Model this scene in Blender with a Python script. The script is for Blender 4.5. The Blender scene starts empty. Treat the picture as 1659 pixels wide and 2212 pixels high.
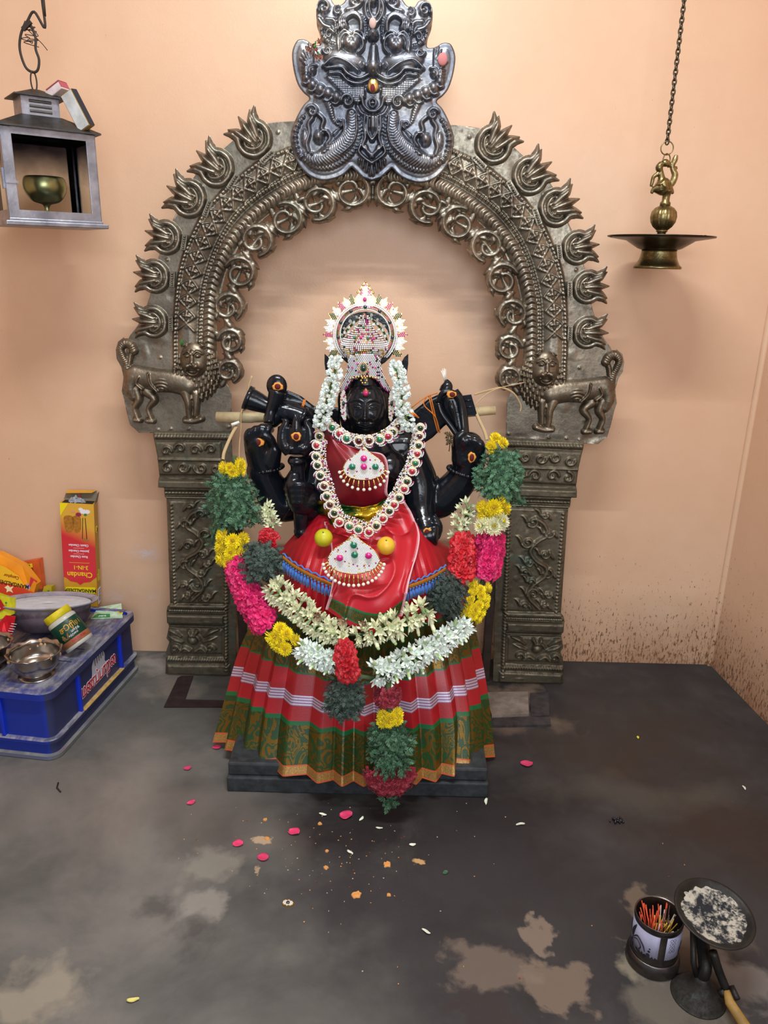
import bpy, bmesh, math, random
import numpy as np
from mathutils import Vector, Matrix, noise as mnoise
R = math.radians
col = bpy.context.scene.collection
scene = bpy.context.scene

# ---------------------------------------------------------------- camera
CAM_H, CAM_D, F, PITCH, ROLL = 1.40, 2.562, 1660.0, R(18.0), R(1.4)
cam_d = bpy.data.cameras.new('camera'); cam = bpy.data.objects.new('camera', cam_d); col.objects.link(cam)
cam_d.sensor_fit = 'HORIZONTAL'; cam_d.sensor_width = 36.0; cam_d.lens = 36.0 * F / 1659.0
cam_d.clip_start = 0.02
CR = Matrix.Rotation(math.pi/2 - PITCH, 3, 'X') @ Matrix.Rotation(ROLL, 3, 'Z')
CL = Vector((0, -CAM_D, CAM_H))
cam.matrix_world = Matrix.Translation(CL) @ CR.to_4x4()
scene.camera = cam
# ---------------------------------------------------------------- colour management
vs = scene.view_settings
vs.view_transform = 'Standard'; vs.look = 'None'; vs.gamma = 1.0; vs.exposure = 0.0
vs.use_curve_mapping = False
scene.render.film_transparent = False
scene.cycles.max_bounces = 6; scene.cycles.transparent_max_bounces = 8
scene.cycles.use_denoising = True
# ---------------------------------------------------------------- world and lamps
w = bpy.data.worlds.new('world'); scene.world = w; w.use_nodes = True
w.node_tree.nodes['Background'].inputs['Color'].default_value = (0.84, 0.89, 1.0, 1)
w.node_tree.nodes['Background'].inputs['Strength'].default_value = 0.22

def area(name, loc, target, sx, sy, power, color):
    l = bpy.data.lights.new(name, 'AREA'); l.shape = 'RECTANGLE'; l.size = sx; l.size_y = sy
    l.energy = power; l.color = color
    o = bpy.data.objects.new(name, l); col.objects.link(o); o.location = loc
    d = (Vector(target) - Vector(loc)).normalized()
    o.rotation_euler = d.to_track_quat('-Z', 'Y').to_euler(); o['kind'] = 'helper'
    return o
area('tube_lamp', (-0.03, -1.50, 3.10), (-0.03, -1.32, 0.0), 1.20, 0.03, 58.0, (0.92, 0.97, 1.0))
area('wall_lamp', (-0.05, -0.30, 2.30), (-0.05, 0.0, 1.9), 0.35, 0.05, 0.9, (0.92, 0.98, 1.0))
area('front_fill_light', (0.3, -3.6, 1.8), (0.2, 0.0, 0.8), 1.6, 1.4, 50.0, (0.88, 0.94, 1.0))  # added soft fill from behind the camera, brightens statue and wall

# ---------------------------------------------------------------- projection of photo measurements
def ray(px, py):
    return (CR @ Vector(((px-829.5)/F, -(py-1106.0)/F, -1.0)))
def at(px, py, Y):
    d = ray(px, py); t = (Y - CL.y)/d.y; return CL + d*t
def atz(px, py, Z=0.0):
    d = ray(px, py); t = (Z - CL.z)/d.z; return CL + d*t
def proj(p):
    q = CR.transposed() @ (Vector(p) - CL); return (829.5 + F*q.x/-q.z, 1106.0 - F*q.y/-q.z)

# ---------------------------------------------------------------- object helpers
def link(name, me, mat=None, parent=None):
    o = bpy.data.objects.new(name, me); col.objects.link(o)
    if mat is not None and me is not None and len(me.materials) == 0: me.materials.append(mat)
    if parent is not None: o.parent = parent
    return o
def tag(o, label=None, cat=None, group=None, kind=None):
    if label: o['label'] = label
    if cat: o['category'] = cat
    if group: o['group'] = group
    if kind: o['kind'] = kind
    return o
def empty(name, loc, label=None, cat=None, group=None, rot=None):
    o = bpy.data.objects.new(name, None); col.objects.link(o); o.location = loc; o.empty_display_size = 0.05
    if rot: o.rotation_euler = rot
    return tag(o, label, cat, group)
def keep(o, parent):
    """parent o (built in world space) under an Empty placed somewhere, keeping its place"""
    o.parent = parent
    o.matrix_parent_inverse = (Matrix.Translation(parent.location) @ parent.rotation_euler.to_matrix().to_4x4()).inverted()
    return o
def setmat(me, idx): me.polygons.foreach_set('material_index', idx)

class MB:
    """collects closed shapes, built as one mesh object"""
    def __init__(s): s.v = []; s.f = []; s.m = []; s.s = []
    def add(s, vs_, fs, mi=0, smooth=True):
        o = len(s.v); s.v += [tuple(v) for v in vs_]; s.f += [tuple(i+o for i in f) for f in fs]
        s.m += [mi]*len(fs); s.s += [smooth]*len(fs); return s
    def box(s, c, size, rot=None, mi=0):
        M_ = rot if rot is not None else Matrix.Identity(3)
        hx, hy, hz = size[0]/2, size[1]/2, size[2]/2
        vv = [Vector(c) + M_ @ Vector((x*hx, y*hy, z*hz)) for z in (-1, 1) for y in (-1, 1) for x in (-1, 1)]
        return s.add(vv, [(0,2,3,1),(4,5,7,6),(0,1,5,4),(2,6,7,3),(0,4,6,2),(1,3,7,5)], mi, False)
    def tube(s, pts, rad, n=8, mi=0, closed=False, cap=True, flat=1.0, up=None):
        P = [Vector(p) for p in pts]; m = len(P)
        rr = rad if isinstance(rad, (list, tuple)) else [rad]*m
        vv = []; prev = None
        for i, p in enumerate(P):
            a = P[(i-1) % m] if (closed or i > 0) else P[i]; b = P[(i+1) % m] if (closed or i < m-1) else P[i]
            t = (b-a)
            t = t.normalized() if t.length > 1e-9 else Vector((0,0,1))
            if prev is None:
                ref = Vector(up) if up is not None else (Vector((0,1,0)) if abs(t.y) < .9 else Vector((1,0,0)))
                u = (ref - t*ref.dot(t)).normalized()
            else:
                u = (prev - t*prev.dot(t))
                u = u.normalized() if u.length > 1e-9 else prev
            prev = u; w_ = t.cross(u)
            for k in range(n):
                an = 2*math.pi*k/n; vv.append(p + (u*math.cos(an)*flat + w_*math.sin(an))*rr[i])
        ff = []
        for i in range(m if closed else m-1):
            j = (i+1) % m
            for k in range(n):
                k2 = (k+1) % n; ff.append((i*n+k, i*n+k2, j*n+k2, j*n+k))
        if cap and not closed:
            ff.append(tuple(range(n-1, -1, -1))); ff.append(tuple((m-1)*n+k for k in range(n)))
        return s.add(vv, ff, mi)
    def ell(s, c, r, rot=None, seg=12, ring=8, mi=0):
        M_ = rot if rot is not None else Matrix.Identity(3)
        if not isinstance(r, (tuple, list)): r = (r, r, r)
        vv = [Vector(c) + M_ @ Vector((0,0,-r[2]))]
        for i in range(1, ring):
            a = -math.pi/2 + math.pi*i/ring
            for k in range(seg):
                b = 2*math.pi*k/seg
                vv.append(Vector(c) + M_ @ Vector((r[0]*math.cos(a)*math.cos(b), r[1]*math.cos(a)*math.sin(b), r[2]*math.sin(a))))
        vv.append(Vector(c) + M_ @ Vector((0,0,r[2])))
        ff = [(0, 1+(k+1)%seg, 1+k) for k in range(seg)]
        for i in range(ring-2):
            for k in range(seg):
                a = 1+i*seg+k; b = 1+i*seg+(k+1)%seg; ff.append((a, b, b+seg, a+seg))
        L = len(vv)-1; o = 1+(ring-2)*seg
        ff += [(o+k, o+(k+1)%seg, L) for k in range(seg)]
        return s.add(vv, ff, mi)
    def lathe(s, c, prof, n=32, mi=0, rot=None, lobes=None):
        """prof list of (r, z); closed surface"""
        M_ = rot if rot is not None else Matrix.Identity(3); vv = []; m = len(prof)
        for i, (r, z) in enumerate(prof):
            for k in range(n):
                a = 2*math.pi*k/n; rr = r
                if lobes: rr, z2 = lobes(i, a, r, z)
                else: z2 = z
                vv.append(Vector(c) + M_ @ Vector((rr*math.cos(a), rr*math.sin(a), z2)))
        ff = []
        for i in range(m-1):
            for k in range(n):
                k2 = (k+1) % n; ff.append((i*n+k, i*n+k2, (i+1)*n+k2, (i+1)*n+k))
        if prof[0][0] > 1e-6: ff.append(tuple(range(n-1, -1, -1)))
        if prof[-1][0] > 1e-6: ff.append(tuple((m-1)*n+k for k in range(n)))
        return s.add(vv, ff, mi)
    def mesh(s, name):
        me = bpy.data.meshes.new(name); me.from_pydata(s.v, [], s.f)
        me.polygons.foreach_set('use_smooth', s.s); me.polygons.foreach_set('material_index', s.m)
        me.update(); return me
    def build(s, name, mats, parent=None, inv=False):
        me = s.mesh(name)
        for m_ in (mats if isinstance(mats, (list, tuple)) else [mats]): me.materials.append(m_)
        o = link(name, me)
        if parent is not None:
            if inv: keep(o, parent)
            else: o.parent = parent
        return o

def grid_mesh(name, P, mat, closed_u=False, uv=None, smooth=True):
    """P array (nu, nv, 3) -> open grid surface"""
    nu, nv = P.shape[:2]
    me = bpy.data.meshes.new(name)
    idx = np.arange(nu*nv).reshape(nu, nv)
    if closed_u: a = idx; b = np.roll(idx, -1, axis=0)
    else: a = idx[:-1]; b = idx[1:]
    F_ = np.stack([a[:, :-1], b[:, :-1], b[:, 1:], a[:, 1:]], -1).reshape(-1, 4)
    me.from_pydata(P.reshape(-1, 3).tolist(), [], F_.tolist())
    if uv is not None:
        l = me.uv_layers.new(name='UVMap'); vi = np.zeros(len(me.loops), dtype=np.int32); me.loops.foreach_get('vertex_index', vi)
        l.data.foreach_set('uv', uv.reshape(-1, 2)[vi].astype(np.float32).ravel())
    me.polygons.foreach_set('use_smooth', [smooth]*len(me.polygons)); me.update()
    if mat: me.materials.append(mat)
    return me
def solid(o, t, off=-1.0):
    m_ = o.modifiers.new('thickness', 'SOLIDIFY'); m_.thickness = t; m_.offset = off; return o
def bevel(o, wd, seg=2):
    m_ = o.modifiers.new('bevel', 'BEVEL'); m_.width = wd; m_.segments = seg; m_.limit_method = 'ANGLE'; m_.angle_limit = R(35); return o
def spline(pts, n=8, closed=False):
    """Catmull-Rom through points (any dimension)"""
    P = [np.array(p, float) for p in pts]; m = len(P); out = []
    if m < 3 and not closed: 
        return [tuple(P[0] + (P[-1]-P[0])*t/n) for t in range(n+1)]
    for i in range(m if closed else m-1):
        p0 = P[(i-1) % m] if (closed or i > 0) else 2*P[0]-P[1]
        p1 = P[i]; p2 = P[(i+1) % m]
        p3 = P[(i+2) % m] if (closed or i < m-2) else 2*P[-1]-P[-2]
        for k in range(n):
            t = k/n
            out.append(tuple(0.5*((2*p1)+(-p0+p2)*t+(2*p0-5*p1+4*p2-p3)*t*t+(-p0+3*p1-3*p2+p3)*t**3)))
    if not closed: out.append(tuple(P[-1]))
    return out

# ---------------------------------------------------------------- materials
def nmat(name):
    m_ = bpy.data.materials.new(name); m_.use_nodes = True; nt = m_.node_tree
    return m_, nt, nt.nodes['Principled BSDF']
def nd(nt, t, **k):
    n = nt.nodes.new(t)
    for a, b in k.items(): setattr(n, a, b)
    return n
def ramp(nt, src, stops, interp='LINEAR'):
    r = nd(nt, 'ShaderNodeValToRGB'); r.color_ramp.interpolation = interp
    e = r.color_ramp.elements
    while len(e) < len(stops): e.new(0.5)
    for i, (p, c) in enumerate(stops):
        e[i].position = p; e[i].color = (*c, 1) if len(c) == 3 else c
    nt.links.new(src, r.inputs[0]); return r.outputs[0]
def coords(nt, kind='Object', scale=(1,1,1), rot=(0,0,0), loc=(0,0,0)):
    t = nd(nt, 'ShaderNodeTexCoord'); mp = nd(nt, 'ShaderNodeMapping')
    mp.inputs['Scale'].default_value = scale; mp.inputs['Rotation'].default_value = rot; mp.inputs['Location'].default_value = loc
    nt.links.new(t.outputs[kind], mp.inputs[0]); return mp.outputs[0]
def noise(nt, vec, scale, detail=4, rough=0.55, dist=0.0):
    n = nd(nt, 'ShaderNodeTexNoise'); n.inputs['Scale'].default_value = scale; n.inputs['Detail'].default_value = detail
    n.inputs['Roughness'].default_value = rough; n.inputs['Distortion'].default_value = dist
    if vec is not None: nt.links.new(vec, n.inputs['Vector'])
    return n.outputs['Fac']
def voro(nt, vec, scale, out='Distance', feature='F1'):
    n = nd(nt, 'ShaderNodeTexVoronoi', feature=feature); n.inputs['Scale'].default_value = scale
    nt.links.new(vec, n.inputs['Vector']); return n.outputs[out]
def mix(nt, fac, a, b, bt='MIX'):
    n = nd(nt, 'ShaderNodeMix', data_type='RGBA', blend_type=bt)
    for sock, v in ((n.inputs[0], fac), (n.inputs[6], a), (n.inputs[7], b)):
        if isinstance(v, (int, float)): sock.default_value = v
        elif isinstance(v, tuple): sock.default_value = (*v[:3], 1)
        else: nt.links.new(v, sock)
    return n.outputs[2]
def math_(nt, op, a, b=0.0, c=0.0, clamp=False):
    n = nd(nt, 'ShaderNodeMath', operation=op); n.use_clamp = clamp
    for i, v in enumerate((a, b, c)):
        if isinstance(v, (int, float)): n.inputs[i].default_value = v
        else: nt.links.new(v, n.inputs[i])
    return n.outputs[0]
def bump(nt, p, h, strength=0.3, dist=0.01):
    b = nd(nt, 'ShaderNodeBump'); b.inputs['Strength'].default_value = strength; b.inputs['Distance'].default_value = dist
    nt.links.new(h, b.inputs['Height']); nt.links.new(b.outputs[0], p.inputs['Normal']); return b
def plain(name, c, rough=0.5, metal=0.0, spec=0.5, var=0.0, vscale=40, sss=0.0, coat=0.0, trans=0.0, bmp=0.0, bs=80, ior=1.45, sheen=0.0):
    m_, nt, p = nmat(name)
    p.inputs['Base Color'].default_value = (*c, 1); p.inputs['Roughness'].default_value = rough
    p.inputs['Metallic'].default_value = metal; p.inputs['Specular IOR Level'].default_value = spec
    p.inputs['Coat Weight'].default_value = coat; p.inputs['Transmission Weight'].default_value = trans; p.inputs['IOR'].default_value = ior
    p.inputs['Coat Roughness'].default_value = 0.15; p.inputs['Sheen Weight'].default_value = sheen
    if sss: p.inputs['Subsurface Weight'].default_value = sss; p.inputs['Subsurface Scale'].default_value = 0.004
    if var:
        v = noise(nt, coords(nt), vscale, 3)
        nt.links.new(ramp(nt, v, [(0.3, tuple(x*(1-var) for x in c)), (0.7, tuple(min(1, x*(1+var)) for x in c))]), p.inputs['Base Color'])
    if bmp: bump(nt, p, noise(nt, coords(nt), bs, 3), bmp, 0.002)
    return m_
def srgb(r, g, b):
    return tuple(((c/255)/12.92 if c/255 <= 0.04045 else ((c/255+0.055)/1.055)**2.4) for c in (r, g, b))
# ================================================================ ROOM
ARCH_Y = -0.165
def wall_material(name, soot):
    m_, nt, p = nmat(name); v = coords(nt)
    base = srgb(220, 182, 151)
    big = noise(nt, v, 1.6, 4, 0.6)
    c = ramp(nt, big, [(0.30, srgb(217, 176, 144)), (0.52, base), (0.75, srgb(223, 189, 160))])
    sm = noise(nt, v, 14, 6, 0.65)
    c = mix(nt, math_(nt, 'MULTIPLY', ramp(nt, sm, [(0.45, (0,0,0)), (0.75, (1,1,1))]), 0.25), c, srgb(212, 170, 139))
    # soot specks, thick near the floor
    sep = nd(nt, 'ShaderNodeSeparateXYZ'); t = nd(nt, 'ShaderNodeTexCoord'); nt.links.new(t.outputs['Object'], sep.inputs[0])
    low = math_(nt, 'MULTIPLY_ADD', sep.outputs[2], -1.0/0.75, 1.0, clamp=True)     # 1 at floor, 0 at 0.75 m
    low2 = math_(nt, 'POWER', low, 1.8)
    right = math_(nt, 'MULTIPLY_ADD', sep.outputs[0], 1.3, 0.25, clamp=True) if soot == 'x' else 1.0
    amt = math_(nt, 'MULTIPLY', low2, right)
    spk = noise(nt, coords(nt, scale=(1,1,0.33)), 120, 4, 0.75)
    thr = math_(nt, 'MULTIPLY_ADD', amt, -0.19, 0.69)
    spm = math_(nt, 'MULTIPLY', math_(nt, 'SUBTRACT', spk, thr), 22.0, clamp=True)
    c = mix(nt, math_(nt, 'MULTIPLY', spm, 0.9), c, srgb(48, 30, 24))
    spk2 = noise(nt, coords(nt, scale=(1,1,0.6), loc=(3,1,2)), 26, 3, 0.75)
    spm2 = math_(nt, 'MULTIPLY', math_(nt, 'SUBTRACT', spk2, math_(nt, 'MULTIPLY_ADD', amt, -0.06, 0.775)), 30.0, clamp=True)
    c = mix(nt, spm2, c, srgb(60, 40, 34))
    # brown tide mark at the very bottom
    tide = math_(nt, 'MULTIPLY', math_(nt, 'MULTIPLY_ADD', sep.outputs[2], -1/0.30, 1.0, clamp=True), right)
    tide = math_(nt, 'MULTIPLY', tide, math_(nt, 'ADD', noise(nt, coords(nt, scale=(1,1,.5)), 9, 5, .7), 0.15))
    c = mix(nt, math_(nt, 'MULTIPLY', tide, 0.9, clamp=True), c, srgb(150, 104, 72))
    # pale blue limewash rub near the crate
    if soot == 'x':
        for (px, py, r_, a) in ((315, 1195, 0.07, .7), (250, 1288, 0.05, .5), (330, 1290, 0.04, .4)):
            q = at(px, py, 0)
            vm = nd(nt, 'ShaderNodeVectorMath', operation='DISTANCE'); mp = coords(nt, scale=(1,1,1.6), loc=(0,0,0))
            nt.links.new(mp, vm.inputs[0]); vm.inputs[1].default_value = (q.x, 0, q.z*1.6)
            k = math_(nt, 'MULTIPLY_ADD', vm.outputs['Value'], -1.0/r_, 1.0, clamp=True)
            k = math_(nt, 'MULTIPLY', k, ramp(nt, noise(nt, coords(nt, scale=(1,1,2)), 30, 5, .7), [(0.42, (0,0,0)), (0.62, (1,1,1))]))
            c = mix(nt, math_(nt, 'MULTIPLY', k, a), c, srgb(205, 205, 225))
    nt.links.new(c, p.inputs['Base Color']); p.inputs['Roughness'].default_value = 0.42
    p.inputs['Specular IOR Level'].default_value = 0.42
    hh = math_(nt, 'ADD', math_(nt, 'MULTIPLY', noise(nt, v, 5, 4), 1.0), math_(nt, 'MULTIPLY', noise(nt, v, 160, 2), 0.12))
    bump(nt, p, hh, 0.35, 0.008)
    return m_
wm = wall_material('peach_wall_paint', 'x'); wm2 = wall_material('peach_side_wall_paint', 'y')

def floor_material():
    m_, nt, p = nmat('stained_cement_floor'); v = coords(nt)
    n1 = noise(nt, v, 2.2, 7, 0.62, 0.4); n2 = noise(nt, coords(nt, loc=(5,2,0)), 7.0, 6, 0.65, 0.3)
    c = ramp(nt, n1, [(0.30, srgb(70, 70, 68)), (0.47, srgb(93, 92, 89)), (0.60, srgb(110, 108, 103)), (0.78, srgb(127, 124, 116))])
    # darker, oil-soaked half towards the right
    sep = nd(nt, 'ShaderNodeSeparateXYZ'); t = nd(nt, 'ShaderNodeTexCoord'); nt.links.new(t.outputs['Object'], sep.inputs[0])
    wob = math_(nt, 'MULTIPLY', math_(nt, 'SUBTRACT', noise(nt, v, 3.0, 5, .6), 0.5), 1.5)
    rt = math_(nt, 'ADD', math_(nt, 'MULTIPLY_ADD', sep.outputs[0], 1.9, 0.62), wob)
    rt = math_(nt, 'MULTIPLY', rt, 1.0, clamp=True)
    dark = ramp(nt, n2, [(0.30, srgb(32, 30, 32)), (0.52, srgb(43, 40, 42)), (0.72, srgb(57, 53, 52))])
    c = mix(nt, math_(nt, 'MULTIPLY', rt, 0.9), c, dark)
    def spot(px, py, r_, colr, a, sx=1.0, sy=1.0, edge=1.0, sc=14, lo=.3, hi=.6):
        nonlocal c
        q = atz(px, py)
        vm = nd(nt, 'ShaderNodeVectorMath', operation='DISTANCE'); mp = coords(nt, scale=(sx, sy, 1))
        wn = nd(nt, 'ShaderNodeTexNoise'); wn.inputs['Scale'].default_value = 0.9/r_; wn.inputs['Detail'].default_value = 4; nt.links.new(v, wn.inputs['Vector'])
        ws = nd(nt, 'ShaderNodeVectorMath', operation='MULTIPLY_ADD'); nt.links.new(wn.outputs['Color'], ws.inputs[0]); ws.inputs[1].default_value = (r_*2.4, r_*2.4, 0); nt.links.new(mp, ws.inputs[2])
        ww = nd(nt, 'ShaderNodeVectorMath', operation='SUBTRACT'); nt.links.new(ws.outputs[0], ww.inputs[0]); ww.inputs[1].default_value = (r_*1.2, r_*1.2, 0)
        nt.links.new(ww.outputs[0], vm.inputs[0])
        vm.inputs[1].default_value = (q.x*sx, q.y*sy, 0)
        k = math_(nt, 'MULTIPLY_ADD', vm.outputs['Value'], -1.0/r_, 1.0)
        k = math_(nt, 'ADD', k, math_(nt, 'MULTIPLY', math_(nt, 'SUBTRACT', noise(nt, v, sc, 6, .65, .5), 0.5), 1.3))
        k = math_(nt, 'MULTIPLY', k, edge, clamp=True)
        c = mix(nt, math_(nt, 'MULTIPLY', k, a), c, colr)
    dk = srgb(48, 40, 40)
    spot(790, 1760, 0.42, srgb(33, 28, 29), .92, .62, 1.5, 1.6, 5)
    spot(1140, 1900, 0.36, srgb(40, 36, 38), .8, .8, 1.1, 1.4, 5)
    spot(880, 1950, .3, srgb(50, 47, 49), .8, .7, 1.1, 1.2, 5)
    spot(1350, 1620, .38, srgb(56, 43, 35), .65, 0.75, 1.5, 1.2, 4)
    spot(1580, 1800, .30, srgb(52, 38, 31), .7, 1, 1.0, 1.2, 4)
    spot(1380, 1720, .22, srgb(76, 71, 63), .6, .55, 2.2, 1.5, 6)
    spot(1100, 1545, .16, srgb(108, 92, 78), .8, .8, 1.3, 1.6, 9)
    spot(1110, 1500, .10, srgb(120, 104, 90), .8, .9, 1.4, 2, 14)
    spot(1080, 2085, .11, srgb(112, 98, 87), .7, .85, 1.4, 4, 11)
    spot(1165, 2020, .040, srgb(130, 114, 100), .75, 1.1, .9, 4, 16)
    spot(1200, 2130, .07, srgb(122, 106, 92), .7, .9, 1.1, 4, 14)
    spot(1050, 2185, .06, srgb(52, 44, 44), .9, .8, 1.2, 4, 14)
    spot(1480, 2010, .12, srgb(118, 98, 82), .5, 1, 1, 2, 9)
    spot(1375, 2075, .05, srgb(140, 130, 112), .7, 1, 1, 2, 16)
    spot(1470, 2180, .12, srgb(112, 104, 92), .6, 1, 1, 2, 12)
    spot(1620, 2130, .07, srgb(130, 122, 116), .6, 1, 1, 2, 12)
    spot(1400, 1960, .06, srgb(128, 112, 96), .6, 1, 1, 3, 20)
    spot(570, 1815, .020, srgb(205, 175, 135), .8, .8, 1.2, 3, 45)
    spot(555, 1880, .010, srgb(190, 165, 130), .6, 1.5, .7, 3, 50)
    spot(905, 1862, .014, srgb(205, 165, 110), .8, .8, 1.4, 3, 45)
    spot(450, 1870, .07, srgb(140, 136, 126), .6, .9, 1, 2, 12)
    spot(440, 1955, .05, srgb(150, 144, 136), .6, .9, 1, 2, 12)
    spot(90, 2140, .10, srgb(160, 150, 132), .6, .9, 1, 2, 9)
    spot(230, 1770, .4, srgb(140, 130, 122), .5, .9, 1, 1.2, 5)
    spot(385, 1475, .12, srgb(128, 120, 110), .7, .9, 1, 1.6, 9)
    spot(340, 1430, .09, srgb(158, 150, 142), .7, .9, 1, 1.6, 9)
    spot(330, 1960, .05, srgb(62, 58, 58), .6, 1, 1, 1.6, 12)
    spot(420, 2030, .06, srgb(64, 62, 63), .6, .8, 1, 1.6, 12)
    # small pale flecks and scratches
    fl = noise(nt, coords(nt, loc=(1,1,0)), 95, 3, 0.8)
    c = mix(nt, math_(nt, 'MULTIPLY', math_(nt, 'SUBTRACT', fl, 0.735), 30, clamp=True), c, srgb(170, 162, 152))
    nt.links.new(c, p.inputs['Base Color'])
    rg = ramp(nt, n2, [(0.35, (0.52,)*3), (0.65, (0.74,)*3)]); nt.links.new(rg, p.inputs['Roughness'])
    p.inputs['Specular IOR Level'].default_value = 0.35
    bump(nt, p, math_(nt, 'ADD', n2, math_(nt, 'MULTIPLY', noise(nt, v, 60, 5), .25)), 0.35, 0.004)
    return m_
fm = floor_material()

def struct(name, verts, faces, mat):
    me = bpy.data.meshes.new(name); me.from_pydata([tuple(v) for v in verts], [], faces); me.update(); me.materials.append(mat)
    o = link(name, me); o['kind'] = 'structure'; return o
def slab_poly(name, base, nrm, t, mat):
    b2 = [Vector(v) + Vector(nrm)*t for v in base]; n = len(base)
    return struct(name, list(base)+b2, [tuple(range(n)), tuple(range(2*n-1, n-1, -1))] + [(i, i+n, (i+1)%n+n, (i+1)%n) for i in range(n)], mat)
c0 = atz(1532, 1434); c0.y = 0.0
c1 = atz(1659, 1566)
d = (c1-c0); d.z = 0; d.normalize()
XL, YF, ZC = -1.75, -3.9, 3.2
cR = c0 + d*(abs(YF)/abs(d.y))
slab_poly('wall_back', [(XL,0,0),(c0.x,0,0),(c0.x,0,ZC),(XL,0,ZC)], (0,1,0), 0.12, wm)
slab_poly('wall_right', [(c0.x,0,0),(cR.x,cR.y,0),(cR.x,cR.y,ZC),(c0.x,0,ZC)], (-d.y,d.x,0) if -d.y > 0 else (d.y,-d.x,0), 0.12, wm2)
slab_poly('wall_left', [(XL,0,0),(XL,-2.2,0),(XL,-2.2,ZC),(XL,0,ZC)], (-1,0,0), 0.12, wm2)
slab_poly('floor', [(XL,0,0),(c0.x,0,0),(cR.x,cR.y,0),(XL,YF,0)], (0,0,-1), 0.1, fm)
slab_poly('ceiling', [(XL,0,ZC),(c0.x,0,ZC),(cR.x,cR.y,ZC),(XL,YF,ZC)], (0,0,1), 0.1, plain('white_ceiling_paint', (.75,.73,.70), .8))

m_ = bpy.data.meshes.new('trim_1'); n = 12; vv = []
for z in (0.0, ZC):
    for k in range(n): a = 2*math.pi*k/n; vv.append((c0.x-.002+.012*math.cos(a), -.002+.012*math.sin(a), z))
m_.from_pydata(vv, [], [(k, (k+1)%n, (k+1)%n+n, k+n) for k in range(n)]); m_.polygons.foreach_set('use_smooth', [True]*n); m_.materials.append(wm)
o = link('trim_1', m_); o['kind'] = 'structure'
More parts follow.
